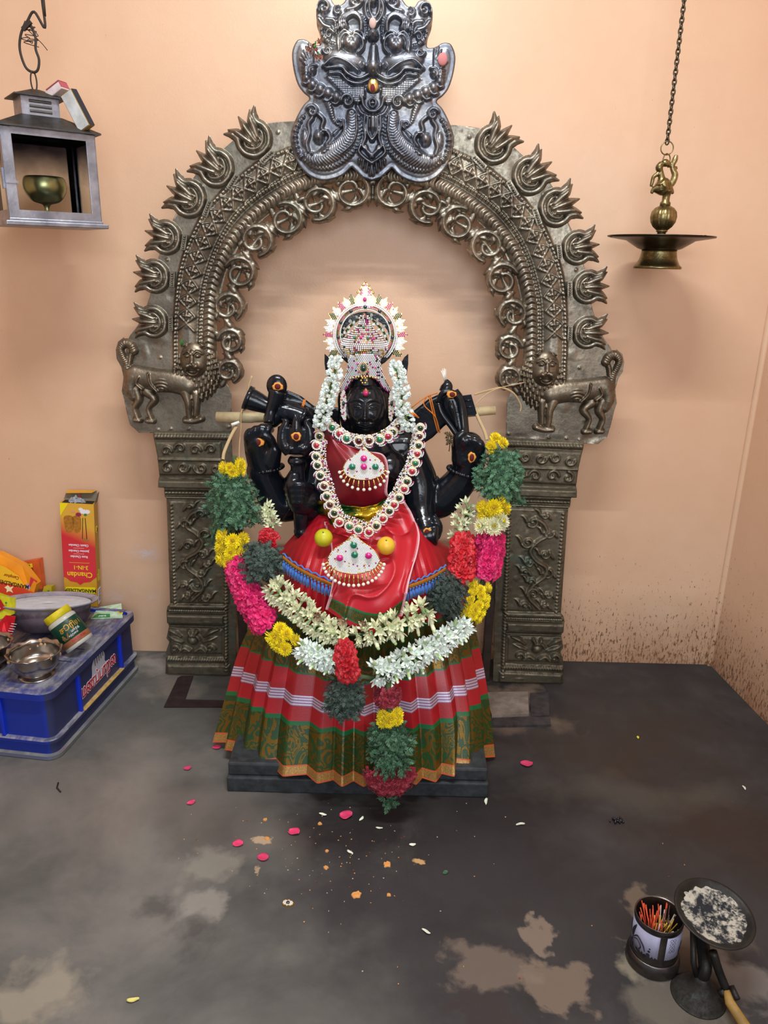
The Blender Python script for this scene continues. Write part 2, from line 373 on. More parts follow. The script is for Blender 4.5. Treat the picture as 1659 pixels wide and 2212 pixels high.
# ================================================================ EMBOSSED BRASS ARCH
class Relief:
    """a beaten-metal sheet: outline + height field on a vertical plane, built as a grid mesh"""
    def __init__(s, x0, x1, z0, z1, step):
        s.step = step
        s.xs = np.arange(x0, x1+step, step); s.zs = np.arange(z0, z1+step, step)
        s.X, s.Z = np.meshgrid(s.xs, s.zs, indexing='ij'); s.H = np.zeros_like(s.X); s.M = np.full_like(s.X, 9.0)
    def win(s, pts, pad):
        P = np.array(pts); a = P.min(0)-pad; b = P.max(0)+pad
        i0, i1 = np.searchsorted(s.xs, [a[0], b[0]]); j0, j1 = np.searchsorted(s.zs, [a[1], b[1]])
        return slice(max(i0-1, 0), i1+1), slice(max(j0-1, 0), j1+1)
    @staticmethod
    def seg(X, Z, P):
        """distance, arclength parameter, fraction and side for a polyline"""
        D = np.full_like(X, 9.0); T = np.zeros_like(X); Q = np.zeros_like(X); L = 0.0
        lens = [math.hypot(P[i+1][0]-P[i][0], P[i+1][1]-P[i][1]) for i in range(len(P)-1)]; tot = sum(lens) or 1
        for i, l in enumerate(lens):
            if l < 1e-9: continue
            ax, az = P[i]; dx, dz = (P[i+1][0]-ax)/l, (P[i+1][1]-az)/l
            t = np.clip((X-ax)*dx+(Z-az)*dz, 0, l); ex = X-ax-dx*t; ez = Z-az-dz*t; d_ = np.hypot(ex, ez)
            m_ = d_ < D; D[m_] = d_[m_]; T[m_] = (L+t)[m_]; Q[m_] = np.sign(dx*ez-dz*ex)[m_]; L += l
        return D, T, T/tot, Q
    def stroke(s, pts, wd, h, taper=None, rib=None, add=False, mask=None, prof=0.5, curve=True, n=6, wob=None):
        P = spline(pts, n) if curve and len(pts) > 2 else [tuple(p) for p in pts]
        sl = s.win(P, wd*1.3+0.012); X, Z = s.X[sl], s.Z[sl]
        D, T, U, Q = s.seg(X, Z, P); W = wd*np.ones_like(D)
        if taper:                                   # width factors along the stroke
            W = wd*np.interp(U, np.linspace(0, 1, len(taper)), taper)
        W = np.maximum(W, 1e-4); r = np.clip(D/W, 0, 1); v = np.power(np.clip(1-r*r, 0, 1), prof)*h
        if taper: v = v*np.clip(W/wd, .25, 1)**.7
        if rib: v = v*(1-rib[1]*(0.5+0.5*np.cos(2*np.pi*(T+(rib[2]*D if len(rib) > 2 else 0))/rib[0])))
        if add: s.H[sl] += np.where(D < W, v, 0)
        else: s.H[sl] = np.maximum(s.H[sl], np.where(D < W, v, -9))
        if mask is not None: s.M[sl] = np.minimum(s.M[sl], D-W-mask)
        return s
    def blob(s, c, rx, rz, h, rot=0.0, add=False, prof=0.5, fn=None, mask=None):
        sl = s.win([c, c], max(rx, rz)*1.1+.01); X, Z = s.X[sl]-c[0], s.Z[sl]-c[1]
        u = X*math.cos(rot)+Z*math.sin(rot); v = -X*math.sin(rot)+Z*math.cos(rot)
        r = np.hypot(u/rx, v/rz); k = np.power(np.clip(1-r*r, 0, 1), prof)*h
        if fn is not None: k = k*fn(u/rx, v/rz)
        if add: s.H[sl] += np.where(r < 1, k, 0)
        else: s.H[sl] = np.maximum(s.H[sl], np.where(r < 1, k, -9))
        if mask is not None: s.M[sl] = np.minimum(s.M[sl], (r-1)*min(rx, rz)-mask)
        return s
    def spiral(s, c, r, turns, a0, wd, h, sgn=1, mask=None, grow=0.15, rib=None):
        n = int(14*turns)+2; P = []
        for i in range(n):
            t = i/(n-1); rr = r*(1-(1-grow)*t); a = a0+sgn*2*math.pi*turns*t; P.append((c[0]+rr*math.cos(a), c[1]+rr*math.sin(a)))
        return s.stroke(P, wd, h, curve=False, mask=mask, taper=[1, .9, .8, .7], rib=rib)
    def sdf(s, pts):
        """signed distance to a closed outline (negative inside), on the whole grid"""
        P = list(pts); X, Z = s.X, s.Z; D = np.full_like(X, 1e9); ins = np.zeros(X.shape, bool)
        for i in range(len(P)):
            ax, az = P[i]; bx, bz = P[(i+1) % len(P)]; dx, dz = bx-ax, bz-az; l2 = dx*dx+dz*dz
            if l2 < 1e-14: continue
            t = np.clip(((X-ax)*dx+(Z-az)*dz)/l2, 0, 1); D = np.minimum(D, (X-ax-dx*t)**2+(Z-az-dz*t)**2)
            if dz != 0:
                cr = ((az > Z) != (bz > Z)) & (X < dx*(Z-az)/dz+ax); ins ^= cr
        return np.where(ins, -1, 1)*np.sqrt(D)
    def outline(s, pts): s.M = np.minimum(s.M, s.sdf(pts)); return s
    def mesh(s, name, mat, y0, push=1.0, smooth_it=1):
        H = s.H.copy()
        for _ in range(smooth_it):
            K = H.copy(); K[1:-1, 1:-1] = (4*H[1:-1, 1:-1]+H[:-2, 1:-1]+H[2:, 1:-1]+H[1:-1, :-2]+H[1:-1, 2:])/8; H = K
        M = s.M; ins = M < 0
        cell = ins[:-1, :-1] | ins[1:, :-1] | ins[1:, 1:] | ins[:-1, 1:]
        gx, gz = np.gradient(M, s.step); g = np.hypot(gx, gz)+1e-9
        X, Z = s.X.copy(), s.Z.copy(); out = ~ins
        mv = np.clip(M, 0, s.step*1.5)
        X[out] -= (mv*gx/g/np.maximum(g, .7))[out]; Z[out] -= (mv*gz/g/np.maximum(g, .7))[out]
        H = H*np.clip(-M/0.004+.25, .25, 1)
        use = np.zeros(M.shape, bool); use[:-1, :-1] |= cell; use[1:, :-1] |= cell; use[1:, 1:] |= cell; use[:-1, 1:] |= cell
        idx = np.full(M.shape, -1); idx[use] = np.arange(use.sum())
        V = np.stack([X[use], y0-H[use]*push, Z[use]], -1)
        i, j = np.nonzero(cell)
        Fc = np.stack([idx[i, j], idx[i+1, j], idx[i+1, j+1], idx[i, j+1]], -1)
        me = bpy.data.meshes.new(name); me.from_pydata(V.tolist(), [], Fc.tolist())
        me.polygons.foreach_set('use_smooth', [True]*len(Fc)); me.update(); me.materials.append(mat); return me

def brass_mat(name, lo, mid, hi, rough=0.36, green=0.25, scale=7.0, metal=0.92, dirt=0.6):
    m_, nt, p = nmat(name); v = coords(nt)
    n1 = noise(nt, v, scale, 6, 0.62, 0.3); n2 = noise(nt, v, scale*9, 5, 0.7)
    c = ramp(nt, n1, [(0.32, lo), (0.52, mid), (0.74, hi)])
    c = mix(nt, math_(nt, 'MULTIPLY', ramp(nt, n2, [(0.45, (0,0,0)), (0.7, (1,1,1))]), dirt), c, tuple(x*.35 for x in lo))
    if green:
        g = noise(nt, coords(nt, loc=(4,1,7)), scale*1.4, 6, 0.7)
        c = mix(nt, math_(nt, 'MULTIPLY', ramp(nt, g, [(0.55, (0,0,0)), (0.66, (1,1,1))]), green), c, (0.10, 0.16, 0.13))
    nt.links.new(c, p.inputs['Base Color'])
    p.inputs['Metallic'].default_value = metal
    rr = ramp(nt, n2, [(0.3, (rough*.8,)*3), (0.7, (min(1, rough*1.5),)*3)]); nt.links.new(rr, p.inputs['Roughness'])
    bump(nt, p, math_(nt, 'ADD', n2, math_(nt, 'MULTIPLY', n1, .6)), 0.35, 0.0025)
    return m_
brass = brass_mat('aged_arch_brass', (.15,.13,.105), (.29,.255,.20), (.44,.39,.31))
brass_face = brass_mat('silvered_face_brass', (.13,.14,.17), (.24,.25,.28), (.42,.40,.36), .34, 0.0)
brass_dull = brass_mat('dull_pillar_brass', (.105,.088,.062), (.17,.145,.10), (.24,.205,.15), .46, 0.45, 6.0, .75)
brass_lion = brass_mat('brown_lion_brass', (.13,.105,.077), (.24,.195,.14), (.36,.30,.22), .36, 0.12, 9.0, .88)

def aw(px, py):
    q = at(px, py, ARCH_Y); return (q.x, q.z)
AX = aw(805, 430)[0]                                   # the arch's own centre line
def mir(p): return (2*AX-p[0], p[1])
PX = (aw(806, 600)[0]-aw(706, 600)[0])/100             # metres per photo pixel on the arch plane

arch = empty('temple_arch', (AX, ARCH_Y, 0), 'tall embossed brass arch standing behind the black statue, horned face at its crown', 'arch')

# ---- main band
outer = [(268,800),(276,735),(298,702),(322,645),(340,565),(362,500),(385,452),(415,388),(450,350),(487,318),(530,284),(572,268),(628,262),(700,262),(806,262)]
bo = [(380,800),(380,719),(385,632),(400,555),(436,475),(470,430),(508,395),(555,358),(611,330),(700,300),(806,290)]
bi = [(429,800),(429,719),(436,625),(464,534),(506,462),(555,418),(618,380),(660,362),(730,345),(806,340)]
rp = [(452,790),(452,702),(460,615),(492,531),(542,470),(590,432),(642,402),(695,385),(765,379),(806,378)]
inner = [(806,393),(760,394),(700,400),(655,416),(598,448),(556,486),(515,535),(488,590),(470,667),(468,740),(470,800)]
lionbase = [(500,850),(500,936),(300,935),(290,925),(281,918),(273,888),(268,862),(263,845),(267,815),(262,793),(252,775),(250,755),(255,738),(268,728)]
W_ = lambda L: [aw(*p) for p in L]
left_out = W_(outer)
half = W_(spline(outer, 4)) + W_(inner) + W_([(478,815),(494,835)]) + W_(lionbase)
A = Relief(aw(235,800)[0], 2*AX-aw(235,800)[0], aw(400,945)[1], aw(806,225)[1], 0.0024)
A.outline(half); A.outline([mir(p) for p in half])
dbo = np.minimum(A.sdf(W_(spline(bo,4))+W_(spline(bi,4))[::-1]), A.sdf([mir(p) for p in W_(spline(bo,4))+W_(spline(bi,4))[::-1]]))
A.H = np.maximum(A.H, 0.016*np.sqrt(np.clip(-dbo/0.024, 0, 1)))
for sgn in (0, 1):
    g = (lambda L: [mir(p) for p in L]) if sgn else (lambda L: L)
    cl = W_(spline(rp, 5)); A.stroke(g(cl), 0.0215, 0.020, rib=(0.0175, .34, .45), curve=False)
    A.stroke(g(W_(spline(bo, 5))), 0.008, 0.019, rib=(0.012, .35), curve=False)
    bd = W_(spline([(0.6*a[0]+.4*b[0], .6*a[1]+.4*b[1]) for a, b in zip(bi, [(440,800),(441,710),(448,620),(478,532),(522,466),(572,424),(630,391),(678,374),(745,362),(806,358)])], 5))
    A.stroke(g(bd), 0.0075, 0.020, rib=(0.0105, .55), curve=False)
    # lozenges and little four-petalled flowers along the band
    mid = W_(spline([((a[0]+b[0])/2, (a[1]+b[1])/2) for a, b in zip(bo[1:], [(429,719),(436,625),(464,534),(492,482),(520,445),(572,408),(640,372),(720,347),(806,340)])], 8))
    mid = np.array(g(mid)); sgl = np.hypot(*np.diff(mid, axis=0).T); S_ = np.concatenate([[0], np.cumsum(sgl)])
    u0 = 0.008; step_u = 0.044; hw = 0.026
    while u0+step_u < S_[-1]:
        def pt(u, off):
            x = np.interp(u, S_, mid[:,0]); z = np.interp(u, S_, mid[:,1])
            x2 = np.interp(u+.004, S_, mid[:,0]); z2 = np.interp(u+.004, S_, mid[:,1]); t = np.array([x2-x, z2-z]); t /= (np.hypot(*t)+1e-9)
            return (x-t[1]*off, z+t[0]*off)
        c_ = pt(u0+step_u/2, 0)
        for sg in (1, -1):
            A.stroke([pt(u0, -hw*sg), pt(u0+step_u, hw*sg)], 0.0034, 0.0225, curve=False)
            A.stroke([pt(u0+step_u/2-.014, sg*hw*.1), pt(u0+step_u/2+.014, sg*hw*.1)], 0.0032, 0.021, curve=False)
        q0 = pt(u0+step_u*1.0, 0)
        for k in range(4):
            a = math.pi/2*k+math.atan2(c_[1]-q0[1], c_[0]-q0[0]); e = (q0[0]+.011*math.cos(a), q0[1]+.011*math.sin(a))
            A.stroke([q0, e], 0.0062, 0.026, curve=False)
        A.blob(q0, .006, .006, .030)
        u0 += step_u
rng = random.Random(5)
for (px, py) in [(601,286),(438,402),(361,561),(617,377),(346,772),(476,834),(341,928),(369,926),(407,926),(494,922),(523,494),(611,417),(472,601),(453,721)]:
    for q in (aw(px, py), mir(aw(px, py))): A.blob(q, .0052, .0052, .0035, add=True)
dent = np.zeros_like(A.H)
for _ in range(420):
    A.blob((rng.uniform(A.xs[0], A.xs[-1]), rng.uniform(A.zs[0], A.zs[-1])), rng.uniform(.012,.04), rng.uniform(.012,.04), rng.uniform(-.0022,.0022), add=True, prof=1.6)
me = A.mesh('arch_plate', brass, ARCH_Y)
keep(solid(link('arch_plate', me), 0.0015), arch)

# ---- flame ornaments round the outside
Fl = Relief(-.085, .085, -.085, .095, 0.0022); k = 0.00150
S = lambda L: [(a*k, b*k) for a, b in L]
for sg in (1, -1):
    Fl.stroke(S([(0,-33),(19*sg,-28),(32*sg,-12),(33*sg,6),(27*sg,20),(31*sg,34),(43*sg,46)]), .0100, .020, taper=[1,1,1,1,1.1,1.0,.08], mask=.003)
    Fl.stroke(S([(0,-22),(13*sg,-17),(22*sg,-4),(20*sg,10)]), .0065, .024, taper=[1,1,.9,.5], mask=.002)
    Fl.stroke(S([(9*sg,-4),(15*sg,14),(20*sg,30),(31*sg,47)]), .0135, .030, taper=[.9,1.1,.9,.06], mask=.002, prof=.9)
    Fl.spiral((8*k*sg, -8*k), .0075, .9, -math.pi/2, .0035, .028, sgn=sg, mask=0)
Fl.stroke(S([(0,-10),(0,10),(1,28),(3,52)]), .0150, .036, taper=[.8,1.1,.8,.05], mask=.002, prof=1.0)
Fl.blob((0, -.005), .040, .042, .005, mask=0)
fl_me = Fl.mesh('flame_ornament', brass, 0)
Br = MB()
for i in range(6): Br.ell(((i-2.5)*.0080, -.022, -.071), (.0038, .010, .0052), seg=8, ring=5)
Br.box((0, -.010, -.071), (.054, .020, .018))
bar_me = Br.mesh('beaded_bar'); bar_me.materials.append(brass)
fl = [(548,300),(467,363),(408,429),(359,513),(334,597),(331,695)]
first = None
for sgn in (0, 1):
    for i, (px, py) in enumerate(fl):
        q = aw(px, py)
        cc = aw(800, 640); an = math.atan2(q[1]-cc[1]-(0.02 if i < 5 else 0.12), q[0]-cc[0])
        if i == 5: an = math.pi*0.985
        if i == 4: an = math.pi*0.965
        if sgn: q = mir(q); an = math.pi-an
        o = link('flame_ornament', fl_me); o.location = (q[0], ARCH_Y-.0005, q[1]); o.rotation_euler = (0, math.pi/2-an, 0)
        o.scale = (.88 if i < 3 else .80,)*3
        keep(o, arch)
        b = link('beaded_bar', bar_me); b.parent = o

# ---- openwork scroll border under the arch
Sc = Relief(aw(460,800)[0], 2*AX-aw(460,800)[0], aw(500,860)[1], aw(806,380)[1], 0.0019)
units = [((760,412),34,95,-1),((686,440),33,-100,1),((618,474),32,115,-1),((554,520),31,-75,1),((518,590),30,150,-1),((494,664),28,-50,1),((498,738),24,165,-1),((495,802),22,-60,1)]
for sgn in (0, 1):
    g = (lambda L: [mir(p) for p in L]) if sgn else (lambda L: L)
    prev = None
    for (c, r, a0, s_) in units:
        P = []
        for i in range(26):
            t = i/25; rr = r*(1.10-.74*t**1.9); a = R(a0)+s_*R(430)*t; P.append((c[0]+rr*math.cos(a), c[1]-rr*math.sin(a)))
        Sc.stroke(g(W_(P)), .0112, .018, taper=[.8,1,1.05,1,.85,.75,.7], mask=.0008, curve=False)
        Sc.stroke(g(W_(P[:16])), .0025, .0205, curve=False)
        for da, ln, w2 in ((25, 1.45, 1.2), (100, 1.42, 1.3), (175, 1.4, 1.1), (250, 1.3, 1.0)):
            a = R(a0)+s_*R(da); b = a+s_*R(38)
            Sc.stroke(g(W_([(c[0]+r*.82*math.cos(a), c[1]-r*.82*math.sin(a)), (c[0]+r*1.15*math.cos((a+b)/2), c[1]-r*1.15*math.sin((a+b)/2)), (c[0]+r*ln*math.cos(b), c[1]-r*ln*math.sin(b))])), .0085*w2, .016, taper=[.8,1.1,.15], mask=.0008)
        for da in (120, 185):
            a = R(a0)+s_*R(da)
            Sc.stroke(g(W_([(c[0]+r*.85*math.cos(a), c[1]-r*.85*math.sin(a)), (c[0]+r*.55*math.cos(a+.5), c[1]-r*.55*math.sin(a+.5)), (c[0]+r*.25*math.cos(a+.9), c[1]-r*.25*math.sin(a+.9))])), .0085, .015, taper=[.9,1.1,.2], mask=.0006)
        if prev:
            mx_, my_ = (prev[0]+c[0])/2, (prev[1]+c[1])/2; Sc.stroke(g(W_([prev, (mx_-4, my_-4), c])), .0125, .013, mask=0, taper=[.5,1,.5])
            Sc.stroke(g(W_([(mx_-10, my_-12), (mx_+2, my_+2), (mx_+16, my_+14)])), .0115, .019, taper=[.5,1.1,.15], mask=.0008)
        prev = (c[0]+(r*.7 if False else 0), c[1])
    # joins to the rope edge
    for (a, b) in [((806,392),(788,398)),((730,393),(735,402)),((690,400),(688,415)),((640,420),(648,445)),((585,450),(594,470)),((540,495),(545,505)),((500,560),(505,575)),((474,640),(482,650)),((467,720),(482,728)),((467,780),(480,790)),((480,830),(490,815))]:
        Sc.stroke(g(W_([a, b])), .010, .010, mask=.0005, curve=False)
keep(solid(link('scroll_border', Sc.mesh('scroll_border', brass, ARCH_Y+.001)), .0015), arch)

# ---- lions, one on each foot of the arch
def lion(sgn):
    g = (lambda L: [mir(p) for p in L]) if sgn else (lambda L: L)
    Z = Relief(*(sorted([g(W_([(248,800)]))[0][0], g(W_([(485,800)]))[0][0]])), aw(380,925)[1], aw(380,718)[1], 0.0016)
    s = lambda L, w_, h, **kw: Z.stroke(g(W_(L)), w_*PX, h, mask=.001, **kw)
    s([(292,812),(330,820),(372,824),(405,832)], 25, .026, taper=[1,1.05,1,1])                 # trunk
    s([(290,812),(284,835),(290,855)], 16, .027, taper=[1,1.1,.8])                              # haunch
    s([(295,840),(302,862),(293,880),(300,903)], 9, .022, taper=[1.5,1,.75,.8]); s([(294,906),(304,907)], 7, .022)
    s([(318,845),(335,862),(322,882),(329,905)], 8, .019, taper=[1.6,1.1,.75,.8]); s([(320,908),(332,909)], 7, .020)
    s([(402,845),(409,868),(410,888),(412,903)], 10, .024, taper=[1.5,1.1,.9,.8]); s([(402,907),(420,908),(436,904)], 8, .024)
    s([(425,850),(425,875),(424,895)], 8, .018, taper=[1.4,1,.9]);
    s([(277,805),(274,785),(266,768),(262,752),(272,741),(284,746),(290,757)], 9, .018, taper=[1,.9,.8,.8,1,1.1,1.1], rib=(.006,.25))
    s([(280,790),(283,770),(288,760)], 6, .015, rib=(.005,.3))
    Z.blob(g(W_([(352,826)]))[0], 32*PX, 25*PX, .030, fn=lambda u, v: 1-.12*(.5+.5*np.cos(22*np.hypot(u, v+.6))))
    s([(325,806),(330,826),(345,843)], 4, .034); s([(305,812),(300,826),(312,838)], 5, .031)
    # mane: overlapping locks in rows
    Z.blob(g(W_([(426,796)]))[0], 47*PX, 62*PX, .020, mask=.001, prof=.6)
    for ring in range(5):
        rx, rz = (18+ring*7.4), (20+ring*8.8)
        n = 12+ring*4
        for kk in range(n):
            a = 2*math.pi*(kk+.5*(ring % 2))/n; cx, cy = 427+rx*math.cos(a), 786+ring*4.5+rz*math.sin(a)
            if cy < 742 and ring < 4: continue
            s([(cx, cy-6), (cx, cy+9)], 4.4, .024-.0016*ring, curve=False, taper=[.7,1,.35])
    # face
    fc = g(W_([(422,777)]))[0]
    Z.blob(fc, 32*PX, 41*PX, .037, prof=.35, mask=0)
    for e in (-1, 1):
        Z.blob(g(W_([(421+e*22, 741)]))[0], 9*PX, 8*PX, .036); Z.blob(g(W_([(421+e*22, 741)]))[0], 4*PX, 4*PX, -.006, add=True)
        Z.blob(g(W_([(421+e*12, 766)]))[0], 6*PX, 3.6*PX, .007, add=True); Z.blob(g(W_([(421+e*13, 789)]))[0], 10*PX, 10*PX, .009, add=True, prof=1)
        Z.stroke(g(W_([(421+e*4,762),(421+e*10,756),(421+e*21,762)])), 2.4*PX, .008, add=True)
        Z.blob(g(W_([(421+e*7, 787)]))[0], 8*PX, 6*PX, .010, add=True)
    Z.stroke(g(W_([(421,758),(421,778)])), 5*PX, .007, add=True, curve=False); Z.blob(g(W_([(421,782)]))[0], 7*PX, 5*PX, .006, add=True)
    Z.blob(g(W_([(421,799)]))[0], 14*PX, 7*PX, -.012, add=True, prof=1); Z.stroke(g(W_([(407,797),(413,805),(421,808),(429,805),(435,797)])), 2.6*PX, .006, add=True)
    for i in range(-3, 4): Z.blob(g(W_([(421+i*3.2, 797)]))[0], 1.5*PX, 2.5*PX, .005, add=True)
    return Z.mesh('lion_relief', brass_lion, ARCH_Y-.0008)
for sgn in (0, 1):
    o = keep(solid(link('lion_relief', lion(sgn)), .0012), arch)

# ---- pillars
def pillar(sgn):
    g = (lambda L: [mir(p) for p in L]) if sgn else (lambda L: L)
    L = [(331,930),(332,945),(341,987),(345,1028),(343,1035),(343,1050),(355,1054),(356,1072),(360,1076),(368,1303),(362,1310),(360,1321),(361,1342),(366,1350),(360,1378),(366,1386),(359,1407),(359,1470),(510,1470),(512,1200),(500,930)]
    Lw = W_(L); fx = lambda t: None
    xs = [p[0] for p in Lw]
    Z = Relief(*(sorted([g([(min(xs)-.005, 0)])[0][0], g([(max(xs)+.005, 0)])[0][0]])), 0.0, max(p[1] for p in Lw)+.004, .0022)
    zb = aw(359, 1470)[1]; Lw = [(x, max(z, .004)) if z > zb+1e-6 else (x, .004) for x, z in Lw]
    Z.outline(g(Lw))
    s = lambda L, w_, h, **kw: Z.stroke(g(W_(L)), w_*PX, h, **kw)
    def rect(pts, h, soft=.006): 
        d_ = Z.sdf(g(W_(pts))); Z.H = np.maximum(Z.H, h*np.clip(-d_/soft, 0, 1))
    rect([(334,952),(342,1026),(482,1026),(480,952)], .010)
    s([(334,942),(500,944)], 6, .014, rib=(.010,.4), curve=False); s([(340,990),(480,992)], 3, .018, curve=False)
    rect([(343,1033),(343,1052),(490,1054),(490,1035)], .022, .004)
    s([(357,1062),(488,1064)], 5, .016, curve=False, rib=(.011,.3)); s([(359,1073),(488,1075)], 3, .010, curve=False)
    rect([(364,1080),(368,1302),(498,1304),(488,1080)], .005)
    s([(371,1084),(379,1300)], 4.5, .013, curve=False, rib=(.013,.6)); s([(488,1084),(489,1450)], 5, .014, curve=False, rib=(.0125,.7))
    s([(368,1306),(486,1308)], 4, .016, curve=False); s([(366,1316),(486,1318)], 4.5, .017, curve=False, rib=(.008,.4))
    rect([(361,1323),(362,1343),(486,1345),(486,1325)], .020, .004); s([(366,1349),(486,1351)], 3, .012, curve=False)
    rect([(366,1356),(368,1410),(482,1412),(482,1358)], .004)
    s([(362,1422),(486,1424)], 6, .017, curve=False, rib=(.009,.45)); rect([(360,1434),(360,1462),(498,1464),(498,1434)], .008)
    # capital leaves
    for (x, y, r_, a, k_) in ((362,972,13,0,1),(392,966,13,180,-1),(424,970,13,0,1),(458,968,13,180,-1),(365,1008,14,90,1),(398,1006,15,0,-1),(436,1008,16,180,1),(468,1010,12,0,-1)):
        Z.spiral(g(W_([(x, y)]))[0], r_*PX, 1.1, R(a), 4*PX, .022, sgn=k_*(-1 if sgn else 1))
        s([(x-12,y+12),(x,y+4),(x+12,y+12)], 4, .018, taper=[.3,1,.3])
    # vine up the shaft
    s([(415,1295),(440,1270),(432,1245),(408,1225),(405,1205),(428,1190),(440,1170),(425,1150),(405,1135),(412,1112),(430,1100)], 5, .019)
    for (x, y, r_, a, k_) in ((430,1262,17,200,1),(436,1236,9,0,-1),(402,1218,13,60,1),(440,1196,11,120,-1),(408,1176,12,30,1),(446,1152,14,200,-1),(402,1130,13,0,1),(436,1108,13,220,-1),(412,1092,8,0,1),(398,1262,9,0,1),(405,1286,8,90,-1),(448,1288,10,180,1),(450,1215,8,180,1)):
        Z.spiral(g(W_([(x, y)]))[0], r_*PX, 1.2, R(a), 3.8*PX, .021, sgn=k_*(-1 if sgn else 1)); Z.blob(g(W_([(x, y)]))[0], 4*PX, 4*PX, .020)
        s([(x+r_, y), (x+r_+5, y-9), (x+r_+14, y-12)], 4.5, .016, taper=[1,1,.2]); s([(x-r_, y), (x-r_-5, y+7), (x-r_-10, y+12)], 4, .014, taper=[1,1,.2])
    # foot panel
    Z.blob(g(W_([(418,1380)]))[0], 14*PX, 14*PX, .022); Z.spiral(g(W_([(418,1378)]))[0], 18*PX, .8, 0, 3.5*PX, .022)
    for e in (-1, 1):
        s([(418+e*6,1402),(418+e*18,1396),(418+e*28,1404)], 5, .020); s([(418+e*26,1372),(418+e*40,1362),(418+e*56,1358)], 6, .020, taper=[.6,1,.3])
        s([(418+e*22,1384),(418+e*38,1378),(418+e*52,1374)], 5, .018, taper=[.6,1,.3]); Z.spiral(g(W_([(418+e*38,1398)]))[0], 12*PX, .9, 0, 4*PX, .020)
        s([(418+e*8,1362),(418+e*3,1370)], 5, .022, curve=False)
    rg = random.Random(3+sgn)
    for _ in range(150): Z.blob((rg.uniform(Z.xs[0], Z.xs[-1]), rg.uniform(0, .75)), rg.uniform(.006,.025), rg.uniform(.006,.025), rg.uniform(-.002,.002), add=True, prof=1.5)
    return Z.mesh('pillar_panel', brass_dull, ARCH_Y-.002)
for sgn in (0, 1):
    keep(solid(link('pillar_panel', pillar(sgn)), .0015), arch)
# dark iron side frames between the pillars and the statue
wood = plain('dark_frame_iron', (.045,.030,.024), .55, .3, var=.3, bmp=.3)
for sgn in (0, 1):
    x0 = aw(511, 1300)[0]; x1 = aw(528, 1300)[0]
    if sgn: x0, x1 = 2*AX-x1, 2*AX-x0
    m_ = MB(); m_.box(((x0+x1)/2, ARCH_Y+.02, .36), (x1-x0, .03, .72)); keep(bevel(m_.build('back_frame', wood), .002), arch)
# wall fixing rods, hidden behind the sheet
for (px, py) in ((420,400),(420,800),(700,300)):
    for q in (aw(px, py), mir(aw(px, py))):
        m_ = MB(); m_.tube([(q[0], ARCH_Y+.002, q[1]), (q[0], -.001, q[1])], .006, 8); keep(m_.build('wall_bracket', wood), arch)

# ---- horned face plate
fo = [(805,392),(783,384),(760,361),(742,378),(718,388),(693,390),(666,379),(645,356),(632,325),(628,290),(640,255),(655,228),(668,213),(655,200),(643,182),(634,150),(631,114),(640,90),(650,85),(662,87),(676,96),(692,97),(692,80),(685,57),(683,25),(687,8),(698,-4),(714,-2),(723,11),(738,10),(750,-4),(765,-22),(785,-34),(806,-38)]
Y2 = ARCH_Y-.030
def kw(px, py): q = at(px, py, Y2); return (q.x, q.z)
AK = kw(806, 200)[0]; mk = lambda p: (2*AK-p[0], p[1]); K_ = lambda L: [kw(*p) for p in L]
oc = K_(fo[:3]+spline(fo[2:], 4)); oc[-1] = (AK, oc[-1][1])
Kf = Relief(kw(622,200)[0], 2*AK-kw(622,200)[0], kw(806,396)[1], kw(806,-42)[1], .0019)
full = oc+[mk(p) for p in oc[::-1]]
Kf.outline(full)
d_ = Kf.M.copy()
Kf.H = .004*np.clip(-d_/.004, 0, 1)
Kf.H = np.maximum(Kf.H, .006+.009*np.sqrt(np.clip((-d_-.014)/.05, 0, 1))*(d_ < -.014))
PK = (kw(806,200)[0]-kw(706,200)[0])/100
